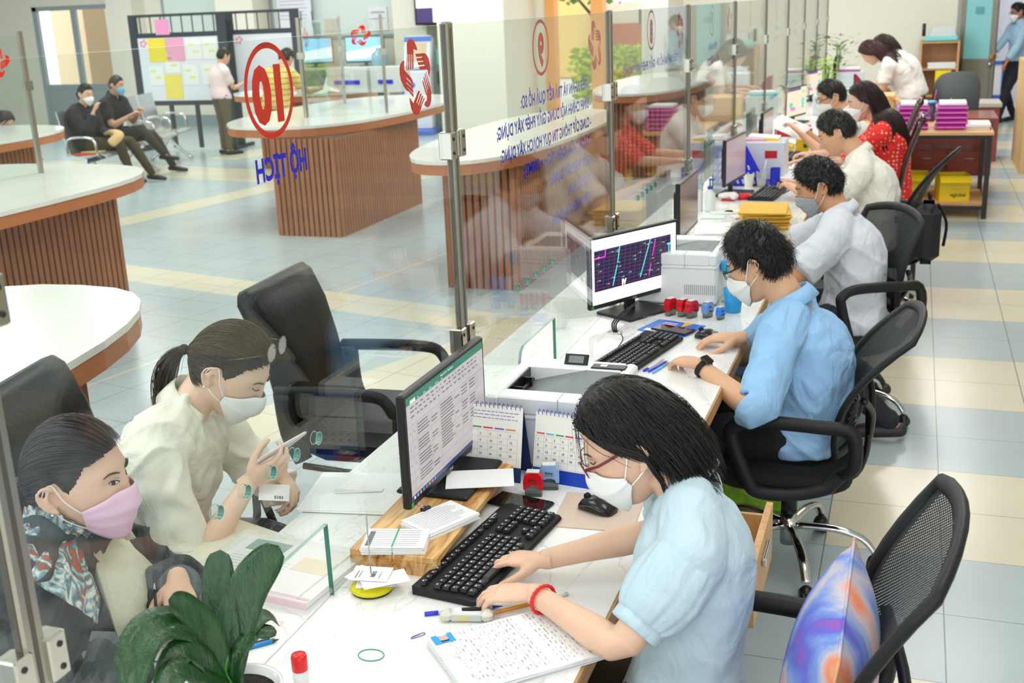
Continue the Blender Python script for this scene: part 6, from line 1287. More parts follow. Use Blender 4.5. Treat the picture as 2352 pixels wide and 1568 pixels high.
# phones
def phone(lab, c, rz, z, L_=.155, W_=.075, case=(20, 20, 26), eul=None, scr=(10, 8, 12)):
    t = thing('mobile_phone', lab, 'phone', (c[0], c[1], z), rz); 
    if eul: t.rotation_euler = eul
    MB().use(mat('phone_case%d' % case[0], case, .25)).box((0, 0, .004), (W_, L_, .008), bev=.003).build('case', t); MB().use(mat('phone_screen%d' % scr[0], scr, .05, spec=.8)).box((0, 0, .0083), (W_ - .006, L_ - .008, .0006)).build('screen', t)
phone('black mobile phone lying between the riser and the keyboard', (-.87, 2.455), R(78), DZ)
phone('dark red screened mobile phone lying on the blue brochure', (-.80, 4.05), R(68), DZ + .003, case=(24, 20, 24), scr=(40, 4, 10))
phone('pale cased mobile phone held by the girl in the ivory shirt', (-1.462, 2.315), 0, .893, case=(226, 206, 200), eul=(0, R(-37), R(-8)), scr=(150, 150, 150), W_=.08, L_=.165)
phone('dark mobile phone held by the man in the cream shirt', (-.69, 7.02), 0, .83, eul=(R(20), R(20), R(70)))
# stamps
def stamp(lab, c, rz, col, big=1.0, flip=0):
    t = thing('rubber_stamp', lab, 'stamp', (c[0], c[1], DZ), rz, 'self inking stamps'); m = mat('stamp%d_%d' % (col[0], col[2]), col, .25, coat=.3); k = big
    b = MB().use(m); prof = [(-.026, .022), (-.026, .045), (-.024, .058), (-.018, .066), (-.008, .070), (.008, .070), (.018, .066), (.024, .058), (.026, .045), (.026, .022), (.018, .022), (.014, .030), (.006, .034), (-.006, .034), (-.014, .030), (-.018, .022)]
    b.prism([(x * k, z * k) for x, z in prof], -.014 * k, .014 * k, (V((0, 0, 0)), V((1, 0, 0)), V((0, 0, 1)), V((0, 1, 0)))); b.build('housing', t)
    MB().use(mat('smoky_clear', (90, 105, 96), .1, alpha=.6)).bb(-.023 * k, .023 * k, -.012 * k, .012 * k, 0, .024 * k, bev=.002).build('clear_base', t)
    MB().use(mat('index_window', (226, 226, 226), .15)).bb(-.017 * k, .017 * k, -.011 * k, .011 * k, .0695 * k, .0715 * k).build('index_window', t); g = MB().use(darkink); put_text(g, 'Shiny', (-.011 * k, -.0143 * k, .046 * k), (1, 0, 0), (0, 0, 1), .010 * k, 1, .0003); g.bb(-.011 * k, .011 * k, -.0143 * k, -.014 * k, .0415 * k, .0425 * k); g.build('logo', t)
stamp('red self inking stamp before the desk calendars', (-.855, 2.515), R(10), (214, 24, 32), .95); stamp('pale blue self inking stamp behind the red one by the calendars', (-.828, 2.565), R(15), (140, 178, 226), .98)
for x, y, col, k, lab in ((-.855, 4.275, (206, 20, 32), 1.0, 'red stamp nearest to the map monitor foot'), (-.805, 4.27, (210, 22, 34), 1.0, 'red stamp in the middle of the three by the map monitor'), (-.768, 4.255, (206, 20, 32), 1.0, 'red stamp of the three closest to the blue stamps'), (-.708, 4.27, (110, 160, 222), .9, 'grey blue stamp beside the blue drinking cup'), (-.655, 4.25, (40, 130, 235), .72, 'small bright blue stamp before the blue drinking cup')): stamp(lab, (x, y), R(62), col, k)
# calendars
def calendar(lab, c, rz, w_, h, basec, rot=8, first=1, ringc=(60, 90, 190), photo=False, n=31, off=0):
    t = thing('desk_calendar', lab, 'calendar', (c[0], c[1], DZ), rz, 'desk calendars'); a = R(rot + 4); fr = lambda o: MB(Matrix.Rotation(-a, 4, 'X') @ Matrix.Translation((0, o, 0)))
    bm_ = mat('cal_base%d' % basec[0], basec, .5); s = fr(0).use(bm_); s.bb(-w_ / 2, w_ / 2, 0, .002, 0, h); s.build('easel_front', t); D = 2 * h * math.sin(a)
    MB(Matrix.Translation((0, D, 0)) @ Matrix.Rotation(a, 4, 'X')).use(bm_).bb(-w_ / 2, w_ / 2, -.002, 0, 0, h).build('easel_back', t); MB().use(mat('cal_inner', (200, 210, 220), .6)).bb(-w_ / 2 + .002, w_ / 2 - .002, .004, D - .004, 0, .002).build('easel_bottom', t)
    p = fr(-.0015).use(mat('cal_page', (246, 244, 236), .6)); z0 = h * .2; p.bb(-w_ / 2, w_ / 2, 0, .0012, z0, h); p.build('page', t)
    q = fr(-.0020).use(darkink); H_ = h - z0
    if photo: q.use(mat('flower_sky', (90, 150, 215), .5)).bb(-w_ * .5, -w_ * .28, 0, .0003, z0 + H_ * .66, z0 + H_ * .93); q.use(mat('flower_pink', (226, 70, 140), .5)); ring(q, (-w_ * .39, -.0004, z0 + H_ * .83), .0, .018, (1, 0, 0), (0, 0, 1), 12); q.use(mat('flower_leaf', (60, 120, 50), .5)).bb(-w_ * .43, -w_ * .35, 0, .0003, z0 + H_ * .66, z0 + H_ * .76)
    q.use(blueink)
    for i in range(3):
        x = -w_ * .24
        while x < w_ * .4: l = random.uniform(.004, .016); q.bb(x, x + l, 0, .0003, z0 + H_ * (.88 - i * .055), z0 + H_ * (.88 - i * .055) + .0018) if photo else None; x += l + .003
    y = z0 + H_ * .6
    for i, cc in enumerate(((230, 90, 80), (90, 190, 235), (60, 160, 90), (220, 60, 60), (150, 90, 190), (230, 150, 60))): q.use(mat('calbar%d' % i, cc, .5)).bb(-w_ / 2 + .006 + i * w_ / 6.6, -w_ / 2 + .004 + (i + .9) * w_ / 6.6, 0, .0004, y, y + .004)
    q.use(scr_l)
    for i in range(6): q.bb(-w_ / 2 + .004, w_ / 2 - .012, 0, .0003, z0 + H_ * (.02 + i * .11), z0 + H_ * (.02 + i * .11) + .0005)
    for i in range(8): q.bb(-w_ / 2 + .004 + i * (w_ - .016) / 7, -w_ / 2 + .0045 + i * (w_ - .016) / 7, 0, .0003, z0 + H_ * .02, z0 + H_ * .57)
    q.use(inkm)
    for d in range(1, n + 1):
        i = d - 1 + off; r, c_ = i // 7, i % 7
        if r < 5: put_text(q, str(d), (-w_ / 2 + .009 + c_ * (w_ - .016) / 7, -.0004, z0 + H_ * (.49 - r * .11)), (1, 0, 0), (0, 0, 1), .0085, 1, .0002)
    q.build('printing', t); rg = MB(Matrix.Rotation(-a, 4, 'X')).use(mat('spiral%d' % ringc[0], ringc, .4, .5))
    k = int(w_ / .012)
    for i in range(k): x = -w_ / 2 + .008 + i * (w_ - .016) / (k - 1); rg.tube([(x, .006 * math.cos(u) + .001, h - .002 + .007 * math.sin(u)) for u in [2 * PI * j / 8 for j in range(8)]], .0009, n=4, closed=True)
    rg.build('spiral_binding', t)
calendar('cream desk calendar with a pink flower and navy easel behind the spreadsheet monitor', (-1.02, 2.585), R(-4), .215, .20, (26, 54, 110), photo=True, off=2)
calendar('white desk calendar on a bright blue easel before the printer', (-.80, 2.595), R(-8), .18, .185, (16, 66, 190), n=28, off=0)
# printers
def printer(lab, x0, x1, y0, y1, h, full=True):
    cx, cy = (x0 + x1) / 2, (y0 + y1) / 2; t = thing('printer', lab, 'printer', (cx, cy, DZ), 0, 'white laser printers'); W_, D_ = (x1 - x0) / 2, (y1 - y0) / 2; wh = mat('printer_white', (238, 240, 240), .35); gy = mat('printer_tray_grey', (108, 116, 118), .4)
    tx0, tx1, ty0, ty1 = -W_ * .78, W_ * .8, -D_ * .62, D_ * .55
    b = MB().use(wh).bb(-W_, W_, -D_, D_, .008, h - .045, bev=.008); b.bb(-W_, tx0, -D_, D_, h - .047, h, bev=.006).bb(tx1, W_, -D_, D_, h - .047, h, bev=.006).bb(tx0 - .002, tx1 + .002, -D_, ty0, h - .047, h, bev=.004).bb(tx0 - .002, tx1 + .002, ty1, D_, h - .047, h, bev=.004); b.build('housing', t)
    tr = MB().use(gy); xm = tx0 + (tx1 - tx0) * .62
    tr.add([(tx0 + .002, ty0, h - .046), (tx0 + .06, ty0, h - .03), (xm, ty0, h - .004), (xm, ty1, h - .004), (tx0 + .06, ty1, h - .03), (tx0 + .002, ty1, h - .046)], [(0, 1, 4, 5), (1, 2, 3, 4)], True); tr.bb(xm, xm + .002, ty0, ty1, h - .012, h - .003).bb(xm + .002, tx1, ty0, ty1, h - .02, h - .003).bb(xm + .04, tx1 - .03, ty0 + .05, ty1 - .03, h - .004, h - .0022); tr.build('output_tray', t)
    MB().use(blk).bb(tx0 - .001, tx0 + .004, ty0, ty1, h - .046, h - .004).bb(tx0 + .004, tx0 + .03, ty0 + .05, ty0 + .055, h - .045, h - .012).bb(tx0 + .004, tx0 + .03, ty1 - .07, ty1 - .065, h - .045, h - .012).cyl((tx0 + .02, ty0 + .03, h - .03), (tx0 + .02, ty1 - .03, h - .03), .006, n=8).build('paper_exit', t)
    MB().use(mat('seam_grey', (170, 172, 172), .5)).bb(-W_ - .0004, W_ + .0004, -D_ - .0006, D_ + .0006, h - .06, h - .058).bb(xm - .001, xm + .001, -D_ - .0006, ty0, h - .056, h + .0005).build('seam_line', t)
    MB().use(mat('vent_grey', (150, 152, 152), .6)); v = MB().use(MATS['vent_grey'])
    for i in range(16): v.bb(W_ * .2 + i * .008, W_ * .2 + .003 + i * .008, -D_ - .0008, -D_, .05, .09)
    v.build('vent', t)
    if full:
        d = MB(Matrix.Translation((tx0 + .13, D_ * .72, h)) @ Matrix.Rotation(R(-40), 4, 'X')).use(blk).bb(-.035, .035, -.0, .006, 0, .036, bev=.002).use(mat('lcd_grey', (120, 128, 130), .2, emit=.1)).bb(-.022, .022, -.0012, 0, .007, .029); d.build('display', t)
        MB().use(blk).bb(tx0 + .18, tx0 + .28, D_ * .6, D_ * .82, h - .001, h + .004, bev=.002).use(mat('key_legend', (222, 224, 226))).bb(tx0 + .205, tx0 + .225, D_ * .66, D_ * .76, h + .004, h + .0055).build('control_pad', t)
printer('white laser printer with an open grey tray behind the desk calendars', -1.04, -.70, 2.68, 3.03, .20)
printer('white laser printer behind the map monitor and the red stamps', -1.02, -.70, 4.42, 4.80, .215, False)
# spike with tickets
t = thing('bill_spike', 'steel bill spike on a yellow base holding paper tickets', 'bill spike', (-1.045, 1.965, DZ)); MB().use(mat('spike_yellow', (226, 214, 10), .3)).lathe([(.045, .004), (.048, .008), (.043, .014), (.02, .022), (.004, .026)], n=28).build('base', t); MB().use(blk).lathe([(.044, 0), (.045, .004)], n=28).build('foot_ring', t); MB().use(mat('steel', (190, 190, 188))).tube([(0, 0, .02), (0, 0, .17), (0, 0, .183)], [.0016, .0016, .0002], n=8).build('spike', t)
for i, (dx, dy, a, lab) in enumerate(((.015, -.005, 20, 'lowest blank ticket pierced by the bill spike'), (-.01, .004, -14, 'blank ticket pierced on the spike under the numbered one'), (.035, -.008, 38, 'long blank slip pierced on the spike'), (0, 0, 8, 'white queue ticket numbered 1010 on the bill spike'))):
    t = thing('queue_ticket', lab, 'ticket', (-1.045 + dx, 1.965 + dy, DZ + .026 + i * .004), R(a), 'tickets on the bill spike'); MB().use(wp).box((0, 0, 0), (.085 if i != 2 else .10, .058, .0006), Matrix.Rotation(R(3 * (i % 2)), 4, 'X').to_euler()).build('slip', t)
    if i == 3: g = MB().use(darkink); put_text(g, '1010', (.012, -.016, .0009), (0, 1, 0), (-1, 0, 0), .014, .9, .0005); g.use(inkm).bb(-.03, -.028, -.022, .022, .0005, .0009).bb(-.022, -.0205, -.018, .018, .0005, .0009).bb(.022, .0232, -.02, .02, .0005, .0009).build('printing', t)
# pens, pencil, stapler etc.
def pen(lab, a, b, col, r=.004, z=DZ, cap=None, tip=None, nm='pen', cat='pen'):
    a = V(a + (z + r,)) if len(a) == 2 else V(a); b = V(b + (z + r,)) if len(b) == 2 else V(b); o = thing(nm, lab, cat, a); d = b - a
    MB().use(mat('pen%d_%d' % (col[0], col[2]), col, .3)).tube([V((0, 0, 0)), d * .86], r, n=10).build('barrel', o); MB().use(mat('pentip%d' % (tip or (200, 200, 200))[0], tip or (200, 200, 200), .4)).tube([d * .86, d], [r, .0006], n=10).build('tip', o)
    if cap: MB().use(mat('pencap%d_%d' % (cap[0], cap[2]), cap, .3)).tube([d * -.04, d * .14], r * 1.25, n=10).build('cap', o)
pen('clear ballpoint pen with a blue cap behind the staple remover', (-.885, 1.895), (-.745, 1.965), (206, 210, 226), cap=(50, 60, 210), tip=(70, 60, 170))
pen('orange pencil with a white eraser under the forearm of the clerk', (-.635, 2.045), (-.765, 1.925), (250, 164, 30), .0036, cap=(236, 234, 226), tip=(226, 190, 140), nm='pencil', cat='pencil')
pen('bright blue pen lying by the pot plant leaves', (-1.205, 1.655), (-1.135, 1.725), (30, 150, 226), .0045, tip=(60, 60, 60)); pen('black pen lying beside the bright blue pen', (-1.205, 1.672), (-1.145, 1.728), (60, 70, 76), .004)
pen('blue pen beside the curved keyboard', (-.785, 3.55), (-.745, 3.685), (60, 70, 220)); pen('light blue pen beside the dark blue one by the curved keyboard', (-.768, 3.54), (-.735, 3.67), (110, 190, 240)); pen('white pen with blue grip beside the curved keyboard', (-.80, 3.56), (-.762, 3.70), (226, 228, 236), cap=(50, 60, 200))
pen('black pen held by the woman in the denim jacket', (-1.385, 1.675, .768), (-1.405, 1.71, .85), (28, 28, 30), .003); pen('dark pen held by the man in the plain cream shirt', (-.70, 6.9, .80), (-.60, 6.95, .86), (40, 60, 110))
t = thing('stapler', 'cream plastic stapler lying on its side by the pencil', 'stapler', (-.80, 1.90, DZ), R(14)); cm_ = mat('cream_plastic', (214, 212, 196), .35)
MB().use(cm_).box((-.042, 0, .011), (.024, .03, .022), bev=.006).box((.042, 0, .011), (.024, .03, .022), bev=.006).build('end_grips', t); MB().use(mat('stapler_silver', (206, 208, 206), .3, .5)).bb(-.032, .032, -.012, .006, .002, .018, bev=.002).build('body', t); MB().use(mat('sticker_gold', (220, 206, 140), .4)).bb(-.02, .006, -.0128, -.012, .005, .015).build('sticker', t); MB(Matrix.Rotation(R(8), 4, 'Z')).use(MATS['chrome']).bb(-.035, .045, .012, .03, .006, .012).use(mat('rubber_dark', (14, 14, 16))).bb(-.01, .03, .016, .026, .012, .014).build('metal_arm', t)
t = thing('paper_clip', 'purple paper clip lying on the bare counter', 'paper clip', (-.873, 1.816, DZ), R(52)); MB().use(mat('purple_wire', (84, 50, 160), .3)).tube(smoothpts([(-.012, .003, .001), (.012, .004, .001), (.016, 0, .001), (.012, -.004, .001), (-.012, -.0035, .001), (-.0155, -.0005, .001), (-.012, .0018, .001), (.006, .0018, .002)], 3), .0007, n=6).build('wire', t)
MB().use(mat('green_rubber', (40, 170, 110))).tube([(-.933 + .026 * math.cos(a), 1.727 + .020 * math.sin(a), DZ + .0012) for a in [2 * PI * i / 32 for i in range(32)]], .0011, n=6, closed=True).build('rubber_band', label='green rubber band lying loose on the counter', cat='rubber band')
t = thing('glue_stick', 'white tube with a red cap at the counter front edge', 'glue stick', (-1.005, 1.585, DZ)); MB().use(mat('tube_white', (232, 232, 232), .3)).lathe([(.013, 0), (.0145, .002), (.0145, .045)], n=24).build('tube', t); MB().use(mat('cap_red', (226, 20, 30), .3)).lathe([(.0145, .045), (.0150, .046), (.0150, .072), (.0138, .076), (.003, .0765)], n=24).build('cap', t)
# application forms with portrait photo
t = thing('document_stack', 'thick stack of application forms with a small portrait photo clipped on', 'paper', (-.665, 1.815, DZ), R(-47)); b = MB().use(wp); HW, HD2 = .10, .145
for i in range(9): b.box((random.uniform(-.006, .006), random.uniform(-.003, .003), .001 + i * .0019), (.205, .29, .0014), Matrix.Rotation(random.uniform(-.03, .03) * (1 if i < 7 else .2), 4, 'Z').to_euler())
b.build('sheets', t); g = MB().use(inkm); rnd = random.Random(9); zt = .0178
for i in range(30):
    y = .13 - i * .0085; x = -.09
    if 9 < i < 12: continue
    while x < .09:
        l = rnd.uniform(.003, .012); (g.use(blueink) if rnd.random() < .4 and i > 12 else g.use(scr_l if rnd.random() < .5 else inkm)); g.bb(x, x + l, y, y + .0011, zt, zt + .0003); x += l + rnd.uniform(.002, .012) * (3.2 if i > 12 else 1.3)
g.use(darkink); put_text(g, 'SƠ YẾU LÝ LỊCH', (-.03, .118, zt + .0003), (1, 0, 0), (0, 1, 0), .007, 1, .0003)
g.use(scr_l); 
for i in range(8): g.bb(-.095, .095, .02 - i * .019, .0205 - i * .019, zt, zt + .0003)
g.build('printing', t); pm = MB().use(mat('id_blue', (20, 160, 240), .4)).bb(-.098, -.066, -.14, -.098, zt, zt + .0006)
pm.use(mat('id_skin', (226, 180, 160), .5)); ring(pm, (-.083, -.118, zt + .0008), 0, .009, (1, 0, 0), (0, 1, 0), 16); pm.use(darkink).bb(-.074, -.070, -.126, -.110, zt + .0007, zt + .0011).use(wp).bb(-.098, -.092, -.128, -.108, zt + .0006, zt + .0010); pm.build('portrait_photo', t)
MB().use(MATS['chrome']).tube(smoothpts([(-.02, -.150, zt), (-.012, -.125, zt + .0015), (-.008, -.12, zt + .0015), (-.004, -.125, zt + .0015), (-.012, -.15, zt)], 4), .0006, n=5).build('wire_clip', t)
pages('paper_sheet', 'blank white sheet at the counter front beside the red capped tube', (-.93, 1.60, DZ), .15, .12, .002, R(40), 1)
t = pages('paper_stack', 'loose pile of large white sheets between panel 10 and the monitor', (-1.29, 2.42, DZ), .27, .24, .005, R(10), 4, jit=.012); MB().use(wp).loft([[(-.07 + .002 * 0, -.02, .006), (-.07, .03, .006), (.05, .02, .0065), (.05, 0, .0065)], [(-.07, -.02, .02), (-.07, .03, .018), (.05, .02, .0075), (.05, 0, .0075)]], smooth=False).build('folded_sheet', t)
# clear document sleeve
slv = mat('clear_sleeve', (236, 240, 242), .12, alpha=.28, spec=.7)
t = thing('document_sleeve', 'clear plastic sleeve of documents lying in the slot of panel 10', 'document sleeve', (-1.29, 1.975, DZ), R(-6)); MB().use(slv).box((0, 0, .012), (.36, .27, .022), bev=.008).build('sleeve', t)
b = MB().use(mat('doc_cream', (246, 243, 238), .7)).box((0.01, 0, .008), (.30, .22, .012)).box((-.01, .005, .016), (.28, .21, .003)); b.build('documents', t); g = MB().use(mat('pink_edge', (236, 190, 196), .6)).bb(-.14, .16, -.112, -.107, .0, .015).bb(-.14, .16, -.10, -.095, .0175, .0182).use(mat('form_tan', (240, 222, 186), .6)).bb(.04, .13, .0, .06, .0176, .0186).use(mat('green_pattern', (110, 160, 140), .6)).bb(-.12, -.02, .05, .10, .0176, .0186).use(scr_l)
for i in range(10): g.bb(-.13, .03, -.09 + i * .012, -.0892 + i * .012, .0177, .0184)
g.build('printing', t)
MB().use(mat('dark_card', (66, 68, 74), .5)).box((-1.35, 1.77, DZ + .002), (.12, .14, .004), Matrix.Rotation(R(30), 4, 'Z').to_euler()).build('dark_folder', label='dark grey folder under the hands of the woman in denim', cat='folder')
t = pages('form_sheet', 'white form being filled in by the woman in denim', (-1.33, 1.70, DZ + .004), .15, .2, .001, R(20), 1, blueink, 6)
t = thing('queue_ticket', 'white queue ticket numbered 1015 held by the girl with the phone', 'ticket', (-1.46, 2.27, .80), R(30)); t.rotation_euler = (R(25), R(10), R(30)); MB().use(wp).box((0, 0, 0), (.075, .055, .0006)).build('slip', t); g = MB().use(darkink); put_text(g, '1015', (.012, -.012, .0006), (-1, 0, 0), (0, -1, 0), .013, .9, .0005, 'c'); g.build('printing', t)
# tote bag on the lap
t = thing('handbag', 'cream leather bag lying on the lap of the girl in ivory', 'bag', (-1.50, 2.08, .68), R(-8)); lm = mat('cream_leather', (232, 226, 204), .5)
MB().use(lm).box((0, 0, .0), (.17, .26, .09), bev=.025).build('body', t); MB().use(lm).box((.02, 0, .049), (.16, .265, .012), Matrix.Rotation(R(6), 4, 'Y').to_euler(), bev=.004).build('flap', t); MB().use(MATS['steel']).cyl((.08, -.06, .06), (.08, -.06, .066), .006, n=10).build('snap', t)
t = thing('tote_bag', 'cream canvas tote bag held against the denim jacket', 'bag', (-1.45, 1.70, .75)); cv = mat('canvas_cream', (228, 222, 198), .85, bump=.2, bscale=150)
secs = []
for z, w_, d_, o in ((-.06, .085, .010, .0), (.0, .09, .014, -.005), (.06, .085, .016, -.012), (.12, .07, .016, -.025), (.17, .055, .014, -.04), (.20, .035, .008, -.05)): secs.append([(o + d_ * math.sin(a) + .007 * math.sin(4 * a + z * 20) + .004 * math.sin(9 * a), w_ * math.cos(a) + .03, z - .02 * math.cos(3 * a) * (z / .2)) for a in [2 * PI * j / 24 for j in range(24)]])
MB(Matrix.Rotation(R(-12), 4, 'Y')).use(cv).loft(secs).build('body', t)
MB().use(cv).tube(smoothpts([(-.03, .05, .17), (-.06, .03, .24), (-.09, .0, .18)], 4), [(.014, .003)] * 9, n=6).build('strap', t)
# pot plant
t = thing('potted_plant', 'dark green strap leaved plant in a white pot before the glass corner', 'plant', (-1.035, 1.432, DZ)); MB().use(mat('white_ceramic', (240, 240, 238), .2, coat=.3)).lathe([(.045, 0), (.052, .004), (.072, .085), (.078, .09), (.078, .098), (.071, .098), (.066, .085), (.05, .075), (.001, .075)], n=36).build('pot', t)
b = MB().use(mat('dark_soil', (34, 26, 22), .95, bump=.8, bscale=90)); b.lathe([(.0665, .084), (.04, .09), (.002, .093)], n=24); b.ell((.0, -.03, .095), (.028, .02, .014), 12, 8); b.build('soil', t)
lf = mat('strap_leaf', (30, 74, 34), .22, bump=.35, bscale=30, bstretch=(8, 8, .6), coat=.2, vary=.25, vscale=9)
LV = {'A': ([(-1.04, 1.43, 0.845), (-1.063, 1.44, 0.867), (-1.07, 1.46, 0.936), (-1.086, 1.486, 1.003), (-1.089, 1.506, 1.066)], 0.03, (0.3, -0.9, 0.2)), 'B': ([(-1.04, 1.43, 0.845), (-1.054, 1.434, 0.874), (-1.054, 1.465, 0.935), (-1.036, 1.506, 1.009), (-1.003, 1.556, 1.06)], 0.036, (0.5, -0.8, 0.3)), 'C': ([(-1.04, 1.43, 0.845), (-1.064, 1.431, 0.875), (-1.077, 1.4, 0.97), (-1.096, 1.327, 1.017), (-1.093, 1.269, 1.009), (-1.079, 1.226, 0.964)], 0.034, (0.4, -0.5, 0.9)), 'D': ([(-1.04, 1.43, 0.845), (-1.056, 1.421, 0.886), (-1.066, 1.418, 0.959), (-1.088, 1.393, 1.014), (-1.091, 1.357, 1.05)], 0.024, (0.6, -0.5, 0.5)), 'E': ([(-1.04, 1.43, 0.845), (-1.049, 1.438, 0.88), (-1.041, 1.477, 0.922), (-1.027, 1.52, 0.938), (-1.017, 1.549, 0.908)], 0.02, (0.1, -0.3, 1)), 'F': ([(-1.04, 1.43, 0.845), (-1.036, 1.436, 0.896), (-1.026, 1.46, 0.922), (-1.021, 1.485, 0.926), (-0.998, 1.513, 0.916)], 0.016, (0.2, -0.6, 1)), 'G': ([(-1.04, 1.43, 0.845), (-1.052, 1.403, 0.881), (-1.052, 1.366, 0.945), (-1.062, 1.327, 0.975), (-1.07, 1.276, 0.933)], 0.024, (0.5, -0.4, 0.9)), 'H': ([(-1.04, 1.43, 0.845), (-1.039, 1.385, 0.885), (-1.034, 1.326, 0.941), (-1.042, 1.285, 0.968), (-1.035, 1.237, 0.95)], 0.024, (0.5, -0.3, 0.9)), 'I': ([(-1.04, 1.43, 0.845), (-1.055, 1.424, 0.879), (-1.052, 1.429, 0.907), (-1.055, 1.434, 0.928)], 0.007, (0.5, -0.8, 0.2))}
for k, (pts, hw, up) in LV.items():
    P_ = smoothpts(pts, 6); n = len(P_); secs = []; up = V(up).normalized()
    for i, p in enumerate(P_):
        d = (P_[min(i + 1, n - 1)] - P_[max(i - 1, 0)]).normalized(); x = d.cross(up).normalized(); nn_ = x.cross(d); u = i / (n - 1); w_ = hw * (.28 + .72 * math.sin(PI * min(1, (u * .62 + .12)) ** 1.0)) if u < .75 else hw * math.sqrt(max(0.0, 1 - ((u - .75) / .25) ** 2)) * .96 + .0005; q = []
        for j, c in enumerate((-1, -.5, 0, .5, 1)): q.append(p + x * (w_ * c) + nn_ * (.22 * w_ * abs(c) ** 1.3))
        q2 = [v - nn_ * .0016 for v in q[::-1]]; secs.append([v - V((-1.035, 1.432, DZ)) for v in q + q2])
    MB().use(lf if k != 'I' else mat('young_leaf', (70, 150, 40), .3)).loft(secs).build('leaf', t)
# desk two
t = thing('brochure', 'bright blue brochure with a yellow wedge under the dark phone', 'brochure', (-.815, 4.09, DZ), R(-18)); MB().use(mat('brochure_blue', (24, 120, 222), .3)).bb(-.10, .10, -.085, .085, 0, .003).use(mat('brochure_yellow', (250, 190, 30), .4)).prism([(.01, .085), (.05, .085), (.03, .02)], .003, .0034).use(wp).bb(-.08, -.02, -.075, -.045, .003, .0034).bb(-.06, .0, .03, .036, .003, .0034).bb(-.06, .0, .05, .056, .003, .0034).build('cover', t)
t = thing('cable_grommet', 'metal cable hole in the counter with black monitor cables', 'cable grommet', (-1.01, 3.99, DZ)); ring_m = MB().use(MATS['chrome']); ring_m.tube([(.026 * math.cos(a), .026 * math.sin(a), .002) for a in [2 * PI * i / 24 for i in range(24)]], .003, n=6, closed=True); ring_m.build('ring', t)
for k in range(3): MB().use(MATS['rubber_dark']).tube(smoothpts([(-.005 + k * .006, .005, 0), (-.015 + k * .008, .02, .03), (-.0 + k * .01, .10 - k * .01, .05), (.03, .22, .06)], 5), .003, n=6).build('cable', t)
MB().use(MATS['rubber_dark']).tube(smoothpts([(.02, .0, .002), (.05, -.08, .002), (.06, -.2, .002), (.09, -.26, .004)], 5), .0016, n=6).build('cable', t)
pages('receipt', 'small white receipt beside the curved keyboard', (-.99, 3.60, DZ), .07, .10, .001, R(30), 1, inkm, 6)
t = thing('key', 'small key with a cord left on the monitor foot', 'key', (-.93, 4.18, DZ + .014), R(40)); MB().use(mat('steel', (190, 190, 188))).bb(0, .035, -.003, .003, 0, .0015).build('blade', t); MB().use(blk).box((-.008, 0, .002), (.018, .014, .004), bev=.002).build('bow', t)
t = thing('drinking_cup', 'bright blue plastic cup behind the blue stamps', 'cup', (-.625, 4.37, DZ)); MB().use(mat('cup_blue', (40, 160, 224), .3, alpha=.95)).lathe([(.03, 0), (.031, .003), (.040, .095), (.038, .095), (.029, .005), (.001, .005)], n=28).build('body', t)
t = thing('water_tumbler', 'clear tumbler with a blue flip lid behind the blue cup', 'bottle', (-.66, 4.52, DZ)); MB().use(mat('tumbler_clear', (214, 228, 232), .08, alpha=.45)).lathe([(.034, 0), (.036, .004), (.038, .13), (.035, .135)], n=24).build('body', t); MB().use(mat('lid_cyan', (60, 180, 236), .3)).lathe([(.039, .132), (.040, .136), (.040, .165), (.036, .172), (.002, .176)], n=24).box((0, -.02, .175), (.03, .03, .012), bev=.004).build('lid', t)
t = thing('wristwatch', 'black square smartwatch on the wrist of the man in blue', 'watch', (0, 0, 0)); E_, W_ = p2[2][1]; d_ = (W_ - E_).normalized(); x_, y_, _ = frame(d_, (0, 0, 1)); q_ = E_.lerp(W_, .9); up = V((0, 0, 1)); up = (up - d_ * up.dot(d_)).normalized(); sd = d_.cross(up)
MB().use(MATS['rubber_dark']).tube([q_ + (up * math.cos(a) + sd * math.sin(a)) * .032 for a in [2 * PI * i / 28 for i in range(28)]], [(.002, .010)] * 28, n=8, closed=True, up=d_).build('strap', t)
w_ = MB(Matrix(((sd.x, d_.x, up.x, q_.x), (sd.y, d_.y, up.y, q_.y), (sd.z, d_.z, up.z, q_.z), (0, 0, 0, 1)))); w_.use(blk).box((0, 0, .036), (.034, .038, .010), bev=.004).use(mat('watch_glass', (8, 8, 10), .04)).box((0, 0, .0415), (.028, .032, .001)); w_.build('case', t)
# desk three
pages('paper_sheet', 'white sheets before the dark unlit monitor', (-.97, 6.02, DZ + .0), .19, .30, .006, R(8), 3, jit=.01)
for i in range(9):
    t = thing('envelope', 'tan yellow envelope, %s of the pile beside the curly haired clerk' % ['lowest', 'second lowest', 'third lowest', 'fourth lowest', 'middle', 'fourth from the top', 'third from the top', 'second from the top', 'topmost'][i], 'envelope', (-.72 + random.uniform(-.012, .012), 6.2 + random.uniform(-.02, .02), DZ + i * .0105), R(8 + random.uniform(-5, 5)), 'tan envelopes in a pile')
    MB().use(mat('envelope_tan', (230, 182, 62), .6)).box((0, 0, .005), (.25, .34, .0085), bev=.002).build('envelope_body', t); MB().use(mat('envelope_dark', (190, 142, 40), .6)).bb(-.1255, .1255, -.1705, -.17, .004, .0055).build('flap_edge', t)
t = thing('sanitizer_bottle', 'white pump bottle with a blue nozzle behind the dark monitor', 'bottle', (-1.08, 6.55, DZ)); MB().use(mat('bottle_white', (236, 240, 240), .3, alpha=.9)).lathe([(.03, 0), (.032, .01), (.032, .10), (.014, .125), (.014, .13)], n=20).build('body', t); MB().use(mat('nozzle_blue', (30, 60, 170), .3)).lathe([(.014, .128), (.015, .145), (.005, .15), (.004, .185)], n=14).box((.012, 0, .186), (.035, .012, .009)).build('pump', t)
